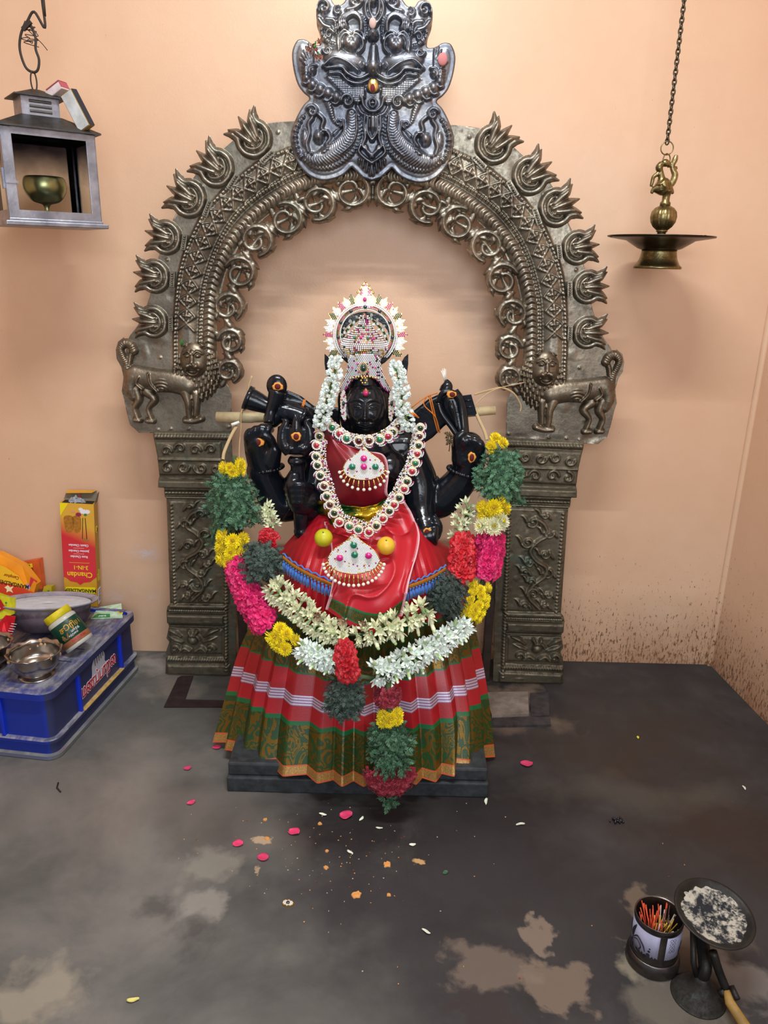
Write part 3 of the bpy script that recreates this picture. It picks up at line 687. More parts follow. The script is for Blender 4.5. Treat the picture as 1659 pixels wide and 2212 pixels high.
for sgn in (0, 1):
    g = (lambda L: [mk(p) for p in L]) if sgn else (lambda L: L)
    fl_ = -1 if sgn else 1
    s = lambda L, w_, h, **kw_: Kf.stroke(g(K_(L)), w_*PK, h, **kw_)
    b = lambda x, y, rx, ry, h, **kw_: Kf.blob(g(K_([(x, y)]))[0], rx*PK, ry*PK, h, **kw_)
    sp = lambda x, y, r_, t, a, w_, h, k_=1, **kw_: Kf.spiral(g(K_([(x, y)]))[0], r_*PK, t, R(a) if not sgn else math.pi-R(a), w_*PK, h, sgn=k_*fl_, **kw_)
    # eyes: heart-shaped bulges with a raised lid
    b(752,97,15,18,.054, rot=0, prof=.7); b(768,97,15,18,.054, prof=.7); b(760,105,18,17,.058, prof=.7)
    s([(737,110),(737,90),(745,79),(753,80),(760,86),(768,79),(776,82),(784,92),(784,108),(774,120)], 4, .044)
    s([(733,115),(731,88),(742,72),(753,74),(760,78),(770,72),(782,76),(789,92)], 3, .040)
    # brow curls
    for i, r_ in enumerate((26, 21, 16, 11)): s([(760-r_,66),(757-r_*.8,50-r_*.25),(765,44-r_*.55),(775+r_*.3,52-r_*.2),(776+r_*.35,72)], 2.6, .038+.002*i)
    sp(742,62,9,1.3,0,3,.040); s([(728,80),(726,55),(740,38),(760,32),(785,40),(792,64),(790,88)], 3, .036, rib=(.006,.35))
    # ears / horn curls at top corners
    sp(700,20,15,1.4,200,5,.034,-1); b(703,22,6,6,.036); s([(690,45),(700,58),(714,64)], 6, .030); sp(731,27,9,1.2,90,4,.032); b(731,27,4,4,.034)
    s([(694,62),(698,80),(712,94),(728,100)], 6, .026, rib=(.012,.3)); sp(712,78,10,1.1,20,4,.030); sp(768,8,12,1.2,0,5,.034); b(768,8,5,5,.036); s([(705,45),(722,48),(728,66)], 5, .028)
    s([(750,25),(770,20),(785,5),(790,-15)], 5, .030)
    # crest between the brows
    s([(806,60),(793,40),(790,20),(797,0),(804,-20)], 5, .038); s([(806,45),(799,30),(799,10),(804,-8)], 4, .042)
    # nose
    b(806,150,17,20,.066, prof=.6); s([(806,104),(806,125),(806,150)], 12, .060, taper=[.5,.8,1.1]); b(785,146,10,9,.050); b(782,148,4,4,-.012, add=True)
    # cheeks and moustache
    b(745,132,48,22,.040, prof=.45, rot=-.12*fl_)
    s([(700,147),(722,130),(750,138),(775,158)], 4, .045); s([(706,152),(738,150),(752,164),(775,174),(796,166)], 4.5, .047, rib=(.004,.12)); s([(712,162),(736,162),(752,178),(776,184),(798,176)], 4.5, .044, rib=(.004,.3))
    sp(708,112,9,1.1,180,4,.036); sp(703,178,0.1,.1,0,.1,.001)
    # lattice-textured jaw
    sl = (slice(None), slice(None)); J = Kf.sdf(g(K_([(700,168),(712,166),(740,172),(760,188),(790,188),(792,215),(775,232),(745,212),(722,190)])))
    lat = .032+.007*(np.cos(2*np.pi*(Kf.X+Kf.Z)/.0105)*np.cos(2*np.pi*(Kf.X-Kf.Z)/.0105)); Kf.H = np.where(J < 0, np.maximum(Kf.H, lat*np.clip(-J/.004, .5, 1)), Kf.H)
    # cheek wing with radiating feathers and its curl
    for i in range(11):
        a = R(95+i*11); s([(678+8*math.cos(a), 152-8*math.sin(a)), (678+34*math.cos(a)*(.75 if i > 5 else 1), 152-(62-i*3)*math.sin(a) if i < 7 else 152-38*math.sin(a))], 3.0, .030, taper=[.6,1,.5], curve=False)
    b(677,156,8,9,.040); sp(677,157,12,.9,60,4,.036)
    for i, (x, y, r_) in enumerate(((664,172,10),(677,186,12),(693,196,13),(710,205,13),(728,213,12))): b(x,y,r_,r_*1.15,.036+.002*i, rot=.6*fl_); s([(x-r_*.8,y+r_),(x-r_*.1,y+r_*1.25),(x+r_*.6,y+r_*.8)], 3, .034)
    sp(752,222,14,1.5,180,5,.046,-1); b(752,222,5,5,.048)
    # hanging curl
    s([(706,216),(715,240),(722,262),(731,272)], 8, .032, taper=[1,1,.8,.5], rib=(.006,.35,.6)); sp(732,268,9,1.1,-60,4,.030)
    # chin and tongue
    sp(806,228,10,1.2,90,3,.046); s([(772,232),(782,248),(795,254),(806,255)], 5, .042, rib=(.0035,.3)); s([(783,215),(786,232),(797,243),(806,245)], 4, .046); b(806,195,17,8,.040)
    b(780,214,7,9,.040)
    # fish-bodied makara curling round
    s([(760,248),(761,280),(750,306),(726,328),(698,343),(676,344),(660,334)], 23, .043, taper=[.6,.85,1.0,1.05,1,.8,.45], rib=(.0070,.22,.5)); s([(742,262),(744,285),(733,302),(716,314)], 3, .036); s([(722,292),(732,282),(742,278)], 5, .030, taper=[1,.7,.2]); b(660,300,9,22,.030)
    s([(776,250),(778,285),(770,318),(745,345),(712,362),(680,362),(655,345)], 7, .030, taper=[1,1,1,1,1,.8,.5], rib=(.0095,.45,1.0))
    s([(770,250),(771,285),(762,312),(738,335)], 2, .045)
    b(705,328,13,6,.048, rot=.5*fl_); b(705,328,6,3,-.008, add=True); b(676,334,5,5,.046)
    s([(664,352),(648,335),(640,312),(640,285),(650,262),(662,248)], 7, .028, taper=[.6,1,1,1,1,.6], rib=(.014,.5))
    s([(668,330),(664,312),(670,290),(668,270),(676,258)], 5, .034); sp(676,243,12,1.4,150,5,.038,-1); b(678,243,5,5,.040); s([(690,250),(700,262),(696,278),(700,292)], 5, .034)
    b(690,298,13,16,.052); s([(698,284),(710,290),(714,302),(706,314)], 5, .040); sp(700,300,16,.6,60,4,.042)
    # central hanging leaf
    s([(789,250),(787,275),(790,300),(784,318),(796,330),(806,338)], 4, .040); s([(795,258),(794,285),(800,300),(806,306)], 3.5, .044); s([(780,315),(776,330),(790,345),(806,355)], 4, .036)
    s([(790,318),(795,330),(806,342)], 4.5, .040); 
    for i in range(4): s([(804-i*9, 352-i*2), (800-i*8, 378-i*8)], 4.4, .032-.002*i, curve=False, taper=[1,.7])
Kf.stroke(K_([(806,258),(806,280),(806,298)]), 9*PK, .044, taper=[1,1,.4])
Kf.blob(kw(806,80), 13*PK, 14*PK, .056); Kf.blob(kw(806,80), 6*PK, 6*PK, .062); Kf.blob(kw(806,50), 11*PK, 15*PK, .046)
Kf.stroke(K_([(806,10),(806,-15)]), 9*PK, .048, curve=False)
Kf.H *= .82
face = keep(solid(link('horned_face_plate', Kf.mesh('horned_face_plate', brass_face, Y2, 1.0)), .0015), arch)
paste = plain('dry_sandal_paste', srgb(196,170,150), .9); kum = plain('kumkum_red', srgb(105,20,32), .8); gold = plain('gilt_metal', (.83,.60,.22), .28, 1.0)
def dot(name, px, py, rx, ry, mat, Y, hgt, parent, base=None):
    q = at(px, py, Y); m_ = MB(); k_ = at(px+1, py, Y).x-q.x
    m_.ell((q.x, q.y, q.z), (rx*k_, hgt, ry*k_), seg=14, ring=8); return keep(m_.build(name, mat), parent)
dot('paste_mark', 805, 50, 8, 11, plain('pinkish_paste', srgb(190,160,150), .9), Y2-.036, .006, arch)
dot('paste_mark', 956, 128, 11, 13, plain('rose_powder', srgb(190,120,120), .9), Y2-.025, .006, arch)
dot('gilt_boss', 806, 185, 12, 14, gold, Y2-.042, .008, arch); dot('paste_mark', 805, 190, 5, 8, kum, Y2-.050, .003, arch)
# ================================================================ BLACK STONE STATUE
stone = plain('polished_black_stone', (.006,.008,.012), .19, 0, .55, bmp=.35, bs=60)
stone_m = plain('matt_black_stone', (.016,.018,.024), .42, 0, .5, bmp=.4, bs=90)
base_st = plain('dark_granite_plinth', (.030,.034,.038), .6, 0, .4, var=.4, bmp=.4)
def P3(px, py, Y): return at(px, py, Y)
def pxm(px, py, Y): return (at(px+10, py, Y)-at(px, py, Y)).length/10      # metres per photo pixel there

statue = empty('goddess_statue', (P3(790,1400,-.45).x, -.45, 0), 'seated black stone goddess statue with four arms wearing red, green and gold', 'statue')
m_ = MB()
a = atz(490,1712); b = atz(1053,1722); yf = (a.y+b.y)/2; cx = (a.x+b.x)/2; ww = (b.x-a.x)
m_.box((cx, (yf-.20)/2, .023), (ww, -.20-yf, .046)); pl = m_.build('plinth', base_st); keep(bevel(pl, .004), statue)
m_ = MB(); m_.box((cx, (yf-.20)/2+.004, .066), (ww*.992, -.20-yf-.012, .040)); keep(bevel(m_.build('plinth', base_st), .006), statue)
PL_F = yf

B = MB()
def cap(pts, n=14):            # pts: (px, py, Y, r_px [, flat])
    sp_ = spline([(*p[:4],) for p in pts], 5) if len(pts) > 2 else [pts[0][:4], pts[1][:4]]
    V = [P3(*q[:3]) for q in sp_]; rr = [q[3]*pxm(*q[:3]) for q in sp_]
    B.tube(V, rr, n); B.ell(V[0], rr[0], seg=n, ring=8); B.ell(V[-1], rr[-1], seg=n, ring=8)
def ball(px, py, Y, r, flat=(1,1,1)):
    k_ = pxm(px, py, Y); B.ell(P3(px, py, Y), (r*k_*flat[0], r*k_*flat[1], r*k_*flat[2]), seg=20, ring=12)
# torso, lap and neck
ball(788,1010,-.43,82,(1.0,.75,1.0)); ball(788,1085,-.42,76,(1.0,.85,.9)); ball(788,1180,-.45,118,(1.25,1.0,.62))
ball(740,1005,-.475,34); ball(840,1010,-.475,36); cap([(788,980,-.42,34),(788,915,-.42,34)])
cap([(700,965,-.41,36),(875,965,-.41,36)])
ball(690,1190,-.50,50,(1.0,1.3,.7)); ball(890,1190,-.50,50,(1.0,1.3,.7)); ball(788,1330,-.45,130,(1.1,1.0,1.0)); ball(788,1480,-.46,150,(1.15,1.0,1.0))
ball(790,868,-.420,62,(1.0,.45,1.0)); ball(790,905,-.415,56,(1.0,.45,.9))
# the wearer's right side (photo left): lower arm up to the raised hand
cap([(690,985,-.41,36),(655,1040,-.40,38),(628,1085,-.40,40),(600,1082,-.41,38),(582,1050,-.42,36),(566,1018,-.43,34)])
cap([(571,1008,-.43,34),(560,975,-.44,31),(556,950,-.45,29)]); cap([(585,998,-.45,22),(594,972,-.46,16)])
for i, (x, y) in enumerate(((538,930),(551,924),(565,920),(579,922))): cap([(x-1,y+34,-.455,9.5),(x-3,y+14,-.475,9.5),(x+1,y+3,-.475,9),(x+7,y+6,-.455,8)], 10)
cap([(592,968,-.46,11),(584,948,-.475,10),(570,940,-.48,9)], 10)
# front arm down to the trident hand
cap([(690,985,-.42,38),(682,1050,-.44,40),(672,1090,-.46,37),(656,1085,-.48,32),(646,1072,-.50,27)])
cap([(640,1050,-.50,20),(650,1085,-.50,29),(668,1078,-.49,27)])
for i, y in enumerate((1046,1058,1070,1082)): cap([(672-i*2,y+6,-.505,9),(650,y+2,-.53,10),(628+i*2,y+2,-.525,10),(618+i*3,y+8,-.505,8)], 10)
cap([(636,1030,-.51,14),(630,1048,-.52,15)], 10)
# photo right: raised arm
cap([(880,975,-.41,38),(903,1030,-.40,40),(915,1075,-.40,42),(950,1080,-.41,40),(985,1050,-.42,37),(1006,1022,-.43,34)])
cap([(1006,1020,-.43,34),(1016,985,-.44,34),(1014,962,-.45,30)]); cap([(1000,990,-.45,26),(992,965,-.46,18)])
for i, (x, y) in enumerate(((1002,944),(1014,940),(1026,943),(1037,951))): cap([(x+2,y+38,-.46,9.5),(x+3,y+16,-.48,9.5),(x-1,y+5,-.48,9),(x-8,y+8,-.46,8)], 10)
cap([(990,975,-.465,11),(988,948,-.48,10),(1000,934,-.48,9)], 10)
# resting arm on the lap with curled hand
cap([(885,985,-.41,38),(905,1045,-.42,38),(908,1090,-.45,32),(912,1118,-.48,27),(920,1145,-.51,25)])
for i in range(4): cap([(905+i*11,1150-i*3,-.535,9),(903+i*11,1166-i*2,-.545,9),(908+i*10,1180-i*3,-.535,8),(915+i*8,1186-i*4,-.52,7)], 10)
cap([(938,1120,-.51,10),(948,1138,-.52,9.5),(945,1158,-.53,8)], 10)
# shoulder slabs that carry the upper arms
def slab(V, Y0, Y1):
    A_ = [P3(x, y, Y0) for x, y in V]; B_ = [P3(x, y, Y1) for x, y in V]; n = len(V)
    B.add(A_+B_, [tuple(range(n)), tuple(range(2*n-1, n-1, -1))]+[(i, i+n, (i+1)%n+n, (i+1)%n) for i in range(n)], smooth=False)
slab([(735,935),(700,935),(660,905),(630,915),(600,900),(575,880),(590,850),(622,843),(650,855),(680,878),(735,880)], -.385, -.335)
slab([(845,880),(890,890),(925,862),(955,848),(985,850),(1000,880),(985,905),(960,920),(935,945),(915,958),(880,985),(845,960)], -.385, -.335)
cap([(660,905,-.385,24),(628,893,-.40,26),(600,890,-.40,24),(588,905,-.41,20)])
body0 = B.build('body', stone)
rm = body0.modifiers.new('r', 'REMESH'); rm.mode = 'VOXEL'; rm.voxel_size = 0.0036; rm.use_smooth_shade = True
sm = body0.modifiers.new('s', 'SMOOTH'); sm.factor = .5; sm.iterations = 5
dg = bpy.context.evaluated_depsgraph_get(); ev = body0.evaluated_get(dg)
bm_ = bmesh.new(); bm_.from_mesh(ev.to_mesh()); ev.to_mesh_clear()
# head with carved face, same mesh
hc = P3(790, 880, -.455); hk = pxm(790, 880, -.50)
nu, nv = 280, 230
th = np.linspace(0, 2*np.pi, nu, endpoint=False); ph = np.linspace(-np.pi/2+.02, np.pi/2-.02, nv)
T_, P_ = np.meshgrid(th, ph, indexing='ij')
sx = np.sign(np.cos(T_))*np.abs(np.cos(T_))**.88; sy = np.sign(np.sin(T_))*np.abs(np.sin(T_))**.95
cp = np.abs(np.cos(P_))**.80; zz = np.sin(P_)
wdt = np.where(zz < 0, 1-.26*np.abs(zz)**2.2, 1.0)
xx = 45*hk*sx*cp*wdt; yy = .062*sy*cp; z3 = 58*hk*zz
u = xx/hk; v = z3/hk; fr = (sy < 0)
gs = lambda x0, y0, ax, ay, h: h*np.exp(-((u-x0)/ax)**2-((v-y0)/ay)**2)
push = gs(0,-14,5.5,6,.0135)+gs(0,-2,3.6,14,.0085)+gs(-6,-16,4,3.5,.006)+gs(6,-16,4,3.5,.006)
push += gs(0,-28.5,12,2.2,.0072)+gs(0,-34.5,9,2.6,.0078)-gs(0,-31.3,13,1.0,.0035)+gs(0,-45,10,7,.008)
for e in (-1, 1):
    q_ = (u-e*19)/10; wn_ = np.exp(-(q_/1.05)**4)
    push += -gs(e*19,11,12,8.5,.0075)+gs(e*19,9.5,9.5,5.0,.0085)+.0018*np.exp(-((v-(16-3.5*q_*q_))/1.2)**2)*wn_-.0026*np.exp(-((v-(12.2-3.2*q_*q_))/.9)**2)*wn_+.0020*np.exp(-((v-(4.2+2.5*q_*q_))/1.1)**2)*wn_-.0020*np.exp(-((v-(6.8+1.5*q_*q_))/.8)**2)*wn_
    push += .0026*np.exp(-((v-(24-5.5*((u-e*16)/15)**2))/1.6)**2)*np.exp(-((u-e*18)/16)**4)
    push += gs(e*24,-12,12,12,.004)-gs(e*11,-22,3.5,7,.0028)+gs(e*13,-29,3,3,.0018)
push += gs(0,44,40,2.0,.0018)
yy = yy-1.15*push*fr*np.clip(-sy*1.6, 0, 1)
HP = np.stack([hc.x+xx, hc.y+yy, hc.z+z3], -1)
hm = grid_mesh('h', HP, None, closed_u=True); bm_.from_mesh(hm)
bme = bpy.data.meshes.new('body'); bm_.to_mesh(bme); bm_.free(); bme.materials.append(stone)
bme.polygons.foreach_set('use_smooth', [True]*len(bme.polygons))
bpy.data.objects.remove(body0); body = keep(link('body', bme), statue)

def stone_part(name, fn, parent=statue, mat=stone, vox=None):
    m2 = MB(); fn(m2); o = m2.build(name, mat)
    if vox:
        r_ = o.modifiers.new('r', 'REMESH'); r_.mode = 'VOXEL'; r_.voxel_size = vox; r_.use_smooth_shade = True
        s_ = o.modifiers.new('s', 'SMOOTH'); s_.factor = .5; s_.iterations = 3
    return keep(o, parent)
def tpx(m2, pts, n=12, sm_=True, flat=1.0, mi=0):     # tube through (px,py,Y,r_px)
    sp_ = spline(pts, 5) if (sm_ and len(pts) > 2) else pts
    m2.tube([P3(*q[:3]) for q in sp_], [q[3]*pxm(*q[:3]) for q in sp_], n, flat=flat, mi=mi)
def bpx(m2, x, y, Y, r, fl=(1,1,1), **k): kk = pxm(x, y, Y); m2.ell(P3(x, y, Y), tuple(r*kk*f for f in fl), **k)
# small drum with its cobra hood, held on the photo's left
def drum(m2):
    tpx(m2, [(536,860,-.40,25),(556,868,-.40,22),(580,878,-.405,17),(606,885,-.41,16),(632,893,-.41,20),(652,902,-.41,23)], 20)
    tpx(m2, [(532,858,-.40,27),(541,862,-.40,27)], 20, False); tpx(m2, [(650,901,-.41,26),(658,905,-.41,25)], 20, False)
stone_part('hand_drum', drum)
def cobra1(m2):
    bpx(m2, 598, 834, -.415, 25, (.90,.5,1.0), seg=20, ring=12); tpx(m2, [(600,845,-.42,20),(593,868,-.425,16),(585,890,-.43,12),(580,915,-.445,11)])
stone_part('cobra_hood', cobra1)
# trident
def trident(m2):
    tpx(m2, [(640,980,-.49,30),(640,955,-.49,42),(640,922,-.49,40)], 24, flat=.45)
    for e in (-1, 1): tpx(m2, [(640+e*14,978,-.50,13),(640+e*29,955,-.50,13),(640+e*29,930,-.50,10),(640+e*22,912,-.50,7),(640+e*33,904,-.50,1.2)])
    tpx(m2, [(640,975,-.50,15),(640,935,-.505,13),(640,910,-.505,9),(637,893,-.505,1)])
    for e in (-1, 1): bpx(m2, 640+e*13, 969, -.515, 9, (1.2,.6,.7))
    tpx(m2, [(641,985,-.49,15),(641,996,-.49,20),(642,1005,-.49,13)], 18); tpx(m2, [(642,1000,-.49,15),(646,1060,-.49,16),(650,1110,-.50,17),(650,1140,-.50,15)], 16)
    bpx(m2, 651, 1148, -.50, 17)
stone_part('trident', trident, vox=.0026)
# cobra noose on the photo's right
def noose(m2):
    tpx(m2, [(962,846,-.405,14),(966,832,-.405,12),(965,820,-.40,3)])
    tpx(m2, [(966,852,-.41,26),(976,872,-.415,29),(985,895,-.42,26),(994,920,-.43,19),(1002,945,-.445,13)], 20, flat=.6)
    tpx(m2, [(946,870,-.44,5),(955,850,-.445,6),(972,846,-.445,6),(988,856,-.445,6),(996,880,-.445,6),(1000,910,-.45,6),(1002,935,-.46,6)])
    tpx(m2, [(946,870,-.44,5),(955,895,-.445,6),(975,922,-.45,6),(990,945,-.46,6)])
    tpx(m2, [(974,866,-.445,5),(976,880,-.45,7),(982,900,-.45,5),(988,925,-.455,3)])
    bpx(m2, 1000, 938, -.475, 9)
stone_part('cobra_noose', noose)
def fan(m2):
    V = [(996,855),(1018,852),(1022,866),(1030,893),(1026,898),(1002,897)]
    A_ = [P3(x, y, -.415) for x, y in V]; B_ = [P3(x, y, -.37) for x, y in V]; n = 6
    m2.add(A_+B_, [tuple(range(n)), tuple(range(2*n-1, n-1, -1))]+[(i, i+n, (i+1)%n+n, (i+1)%n) for i in range(n)], smooth=False)
    for x, y in ((1005,866),(1008,880)): tpx(m2, [(x,y,-.417,1.6),(x+14,y-2,-.417,1.6)], 6, False)
stone_part('carved_tail', fan)
# bangles, armlets with beads
def beads(name, c, rx, ry, tilt, Y, n=22, r=3.6, a0=-200, a1=20):
    m2 = MB()
    kk = pxm(*c, Y); P0 = P3(*c, Y); L = []
    for i in range(25):
        a = 2*math.pi*i/24; x = rx*math.cos(a); d_ = ry*math.sin(a)
        L.append(P0+Vector((x*math.cos(tilt), -rx*.95*math.sin(a)*-1*.95, x*math.sin(tilt)+0))*kk)
    m2.tube(L[:-1], r*.9*kk, 8, closed=True)
    for i in range(n):
        a = 2*math.pi*i/n; x = rx*math.cos(a)
        q = P0+Vector((x*math.cos(tilt), rx*.9*math.sin(a), x*math.sin(tilt)))*kk
        m2.ell(q, r*1.25*kk, seg=8, ring=6)
    return keep(m2.build(name, stone), statue)
beads('beaded_bangle', (577,1012), 34, 10, R(10), -.43, 26, 4)
beads('beaded_bangle', (1004,1020), 37, 10, R(-14), -.43, 26, 4)
beads('beaded_bangle', (913,1116), 28, 8, R(2), -.48, 22, 4); beads('beaded_bangle', (912,1124), 29, 8, R(2), -.485, 22, 3)
beads('armlet', (903,1033), 42, 8, R(0), -.40, 26, 3.5); beads('armlet', (906,1046), 42, 8, R(0), -.40, 26, 3.0)
beads('armlet', (630,1090), 40, 8, R(60), -.41, 4, 3.0)
# stone points of the back aureole behind the crown
def ear(sg):
    def f(m2):
        x = 707 if sg < 0 else 876
        V = [(x-3*sg,772),(x+6*sg,764),(x+6*sg,785),(x+3*sg,808),(x-8*sg,818),(x-10*sg,785)]
        A_ = [P3(a_, b_, -.375) for a_, b_ in V]; B_ = [P3(a_, b_, -.34) for a_, b_ in V]; n = 6
        m2.add(A_+B_, [tuple(range(n)), tuple(range(2*n-1, n-1, -1))]+[(i, i+n, (i+1)%n+n, (i+1)%n) for i in range(n)], smooth=False)
    return f
stone_part('aureole_point', ear(-1)); stone_part('aureole_point', ear(1))
def aureole(m2):
    n = 28; A_ = []; B_ = []
    for i in range(n):
        a = 2*math.pi*i/n; A_.append(P3(790+66*math.cos(a), 735-62*math.sin(a), -.385)); B_.append(P3(790+66*math.cos(a), 735-62*math.sin(a), -.355))
    A2 = [P3(790+52*math.cos(2*math.pi*i/n), 735-48*math.sin(2*math.pi*i/n), -.385) for i in range(n)]; B2 = [P3(790+52*math.cos(2*math.pi*i/n), 735-48*math.sin(2*math.pi*i/n), -.355) for i in range(n)]
    F_ = []
    for i in range(n):
        j = (i+1) % n; F_ += [(i, j, 2*n+j, 2*n+i), (n+i, 3*n+i, 3*n+j, n+j), (i, n+i, n+j, j), (2*n+i, 2*n+j, 3*n+j, 3*n+i)]
    m2.add(A_+B_+A2+B2, F_, smooth=False)
stone_part('aureole_ring', aureole)
def topknot(m2): tpx(m2, [(790,850,-.44,38),(788,800,-.44,34),(788,770,-.44,30),(788,745,-.44,20),(788,735,-.44,10)], 20)
stone_part('topknot', topknot)
# round vermilion marks painted on the stone
ochre = plain('orange_sandal_paste', srgb(222,150,62), .75); kum2 = plain('dark_vermilion', srgb(92,16,16), .7)
def mark(px, py, Y, rx, ry, cut=False, ox=0):
    kk = pxm(px, py, Y); c = P3(px, py, Y); m2 = MB(); n = 40; fr_ = []
    rg = random.Random(int(px)); 
    for ring, (f0, yo) in enumerate(((.25, .0022), (.55, .0026), (.85, .0024), (1.0, .0003))):
        for i in range(n):
            a = 2*math.pi*i/n; wv = 1+.07*math.sin(3*a+px)+.05*math.sin(7*a+py); fr_.append(c+Vector((rx*f0*wv*math.cos(a)*kk, -yo, ry*f0*wv*math.sin(a)*kk)))
    F_ = [tuple(range(n-1, -1, -1))]
    for k2 in range(3):
        for i in range(n): j = (i+1) % n; F_.append((k2*n+i, k2*n+j, (k2+1)*n+j, (k2+1)*n+i))
    m2.add(fr_, F_); o = keep(solid(m2.build('paste_mark', ochre), .006, 1), statue)
    m2 = MB(); m2.ell(c+Vector((ox*kk, -.0020, 0)), (rx*.58*kk, .003, ry*.72*kk), seg=16, ring=8); keep(m2.build('vermilion_dot', kum2), statue)
MARKS = [(600,835,-.442,12,9,0),(561,955,-.482,10,10,-3),(640,943,-.525,11,10,0),(645,1067,-.535,11,10,0),(1019,988,-.492,9,12,0),(975,852,-.455,11,8,2),(924,1150,-.545,10,11,-2)]
# ================================================================ SARI AND DRAPES
def satin(name, c, rough=.34):
    m_, nt, p = nmat(name); v = coords(nt)
    n1 = noise(nt, v, 30, 3); nt.links.new(ramp(nt, n1, [(.35, tuple(x*.88 for x in c)), (.65, c)]), p.inputs['Base Color'])
    p.inputs['Roughness'].default_value = rough; p.inputs['Specular IOR Level'].default_value = .55; p.inputs['Sheen Weight'].default_value = .25
    p.inputs['Sheen Roughness'].default_value = .35; p.inputs['Anisotropic'].default_value = .4
    wv = nd(nt, 'ShaderNodeTexWave'); wv.inputs['Scale'].default_value = 420; nt.links.new(v, wv.inputs['Vector'])
    bump(nt, p, math_(nt, 'ADD', noise(nt, v, 14, 4), math_(nt, 'MULTIPLY', wv.outputs['Fac'], .03)), .25, .006)
    return m_
red_satin = satin('crimson_satin', srgb(178,22,38)); maroon_satin = satin('maroon_satin', srgb(132,22,36), .30)

def band_material(name, bands, zari, line=srgb(20,95,52)):
    """cloth with woven bands along UV v; bands: (v_end, colour, kind)"""
    m_, nt, p = nmat(name); t = nd(nt, 'ShaderNodeTexCoord'); sep = nd(nt, 'ShaderNodeSeparateXYZ'); nt.links.new(t.outputs['UV'], sep.inputs[0])
    v = sep.outputs[1]; u = sep.outputs[0]; colr = None; met = None
    mp = nd(nt, 'ShaderNodeMapping'); mp.inputs['Scale'].default_value = (26, 7.5, 1); nt.links.new(t.outputs['UV'], mp.inputs[0])
    mp2 = nd(nt, 'ShaderNodeMapping'); mp2.inputs['Scale'].default_value = (17, 4.6, 1); nt.links.new(t.outputs['UV'], mp2.inputs[0])
    sw = noise(nt, mp2.outputs[0], 1.15, 1.5, .5, 1.6)
    pat = ramp(nt, math_(nt, 'MULTIPLY_ADD', math_(nt, 'SINE', math_(nt, 'MULTIPLY', sw, 42.0)), .5, .5), [(.50, (0,0,0)), (.62, (1,1,1))])
    gr = noise(nt, coords(nt), 420, 2); pat = math_(nt, 'MULTIPLY', pat, ramp(nt, gr, [(.35, (.45,)*3), (.6, (1,1,1))]))
    st = nd(nt, 'ShaderNodeTexWave', bands_direction='Y'); st.inputs['Scale'].default_value = 24; nt.links.new(t.outputs['UV'], st.inputs['Vector'])
    ck = noise(nt, coords(nt), 300, 1)
    prev = 0.0
    for (ve, cc, kind) in bands:
        if kind == 'zari': cx_ = mix(nt, pat, srgb(30,62,26), srgb(128,92,30)); mm = math_(nt, 'MULTIPLY', pat, .85)
        elif kind == 'gold': cx_ = mix(nt, ramp(nt, gr, [(.4,(0,0,0)),(.6,(1,1,1))]), srgb(150,112,62), srgb(188,146,84)); mm = .55
        elif kind == 'silver':
            sv = nd(nt, 'ShaderNodeTexWave', bands_direction='Y'); sv.inputs['Scale'].default_value = 17; nt.links.new(t.outputs['UV'], sv.inputs['Vector'])
            cx_ = mix(nt, ramp(nt, sv.outputs['Fac'], [(.35,(0,0,0)),(.5,(1,1,1))]), srgb(150,110,140), srgb(205,195,218)); mm = .35
        else: cx_ = mix(nt, 0.0, cc, cc); mm = 0.0
        if colr is None: colr = cx_; met = math_(nt, 'ADD', mm, 0.0)
        else:
            f_ = math_(nt, 'GREATER_THAN', v, prev); colr = mix(nt, f_, colr, cx_)
            n_ = nd(nt, 'ShaderNodeMix'); nt.links.new(f_, n_.inputs[0]); nt.links.new(met, n_.inputs[2])
            if isinstance(mm, float): n_.inputs[3].default_value = mm
            else: nt.links.new(mm, n_.inputs[3])
            met = n_.outputs[0]
        prev = ve
    nt.links.new(colr, p.inputs['Base Color']); nt.links.new(met, p.inputs['Metallic']); p.inputs['Roughness'].default_value = .38
    bump(nt, p, gr, .25, .001); return m_
RED = srgb(168,24,36); GRN = srgb(18,98,52)
def surf(rows, nu, nv):
    """smooth surface through a grid of (px,py,Y) control points -> (nu,nv,3) world points"""
    rr = [np.array(spline(r, 12)) for r in rows]; mlen = min(len(r) for r in rr)
    G = np.stack([np.stack([np.interp(np.linspace(0, 1, nu), np.linspace(0, 1, len(r)), r[:, k]) for k in range(3)], -1) for r in rr], 1)   # nu,rows,3
    out = np.zeros((nu, nv, 3))
    for i in range(nu):
        s_ = np.array(spline(G[i], 12)); 
        for k in range(3): out[i, :, k] = np.interp(np.linspace(0, 1, nv), np.linspace(0, 1, len(s_)), s_[:, k])
    x, y, Y = out[..., 0], out[..., 1], out[..., 2]
    M3 = np.array(CR); d = np.stack([(x-829.5)/F, -(y-1106.0)/F, -np.ones_like(x)], -1) @ M3.T
    t = (Y-CL.y)/d[..., 1]; return np.array(CL)+d*t[..., None]
sari = empty('sari', (P3(790,1400,-.6).x, -.6, .2), 'pleated red sari with green, gold and silver borders'); keep(sari, statue)
def keep_s(o): o.parent = sari; o.matrix_parent_inverse = Matrix.Translation(-Vector((P3(790,1400,-.6).x, -.6, .2))); return o
def put(name, P, mat, uv=None, t=.0012, parent=None, smooth=True):
    return keep_s(solid(link(name, grid_mesh(name, P, mat, uv=uv, smooth=smooth)), t, -1))
def uvgrid(nu, nv): U, V = np.meshgrid(np.linspace(0, 1, nu), np.linspace(0, 1, nv), indexing='ij'); return np.stack([U, V], -1)

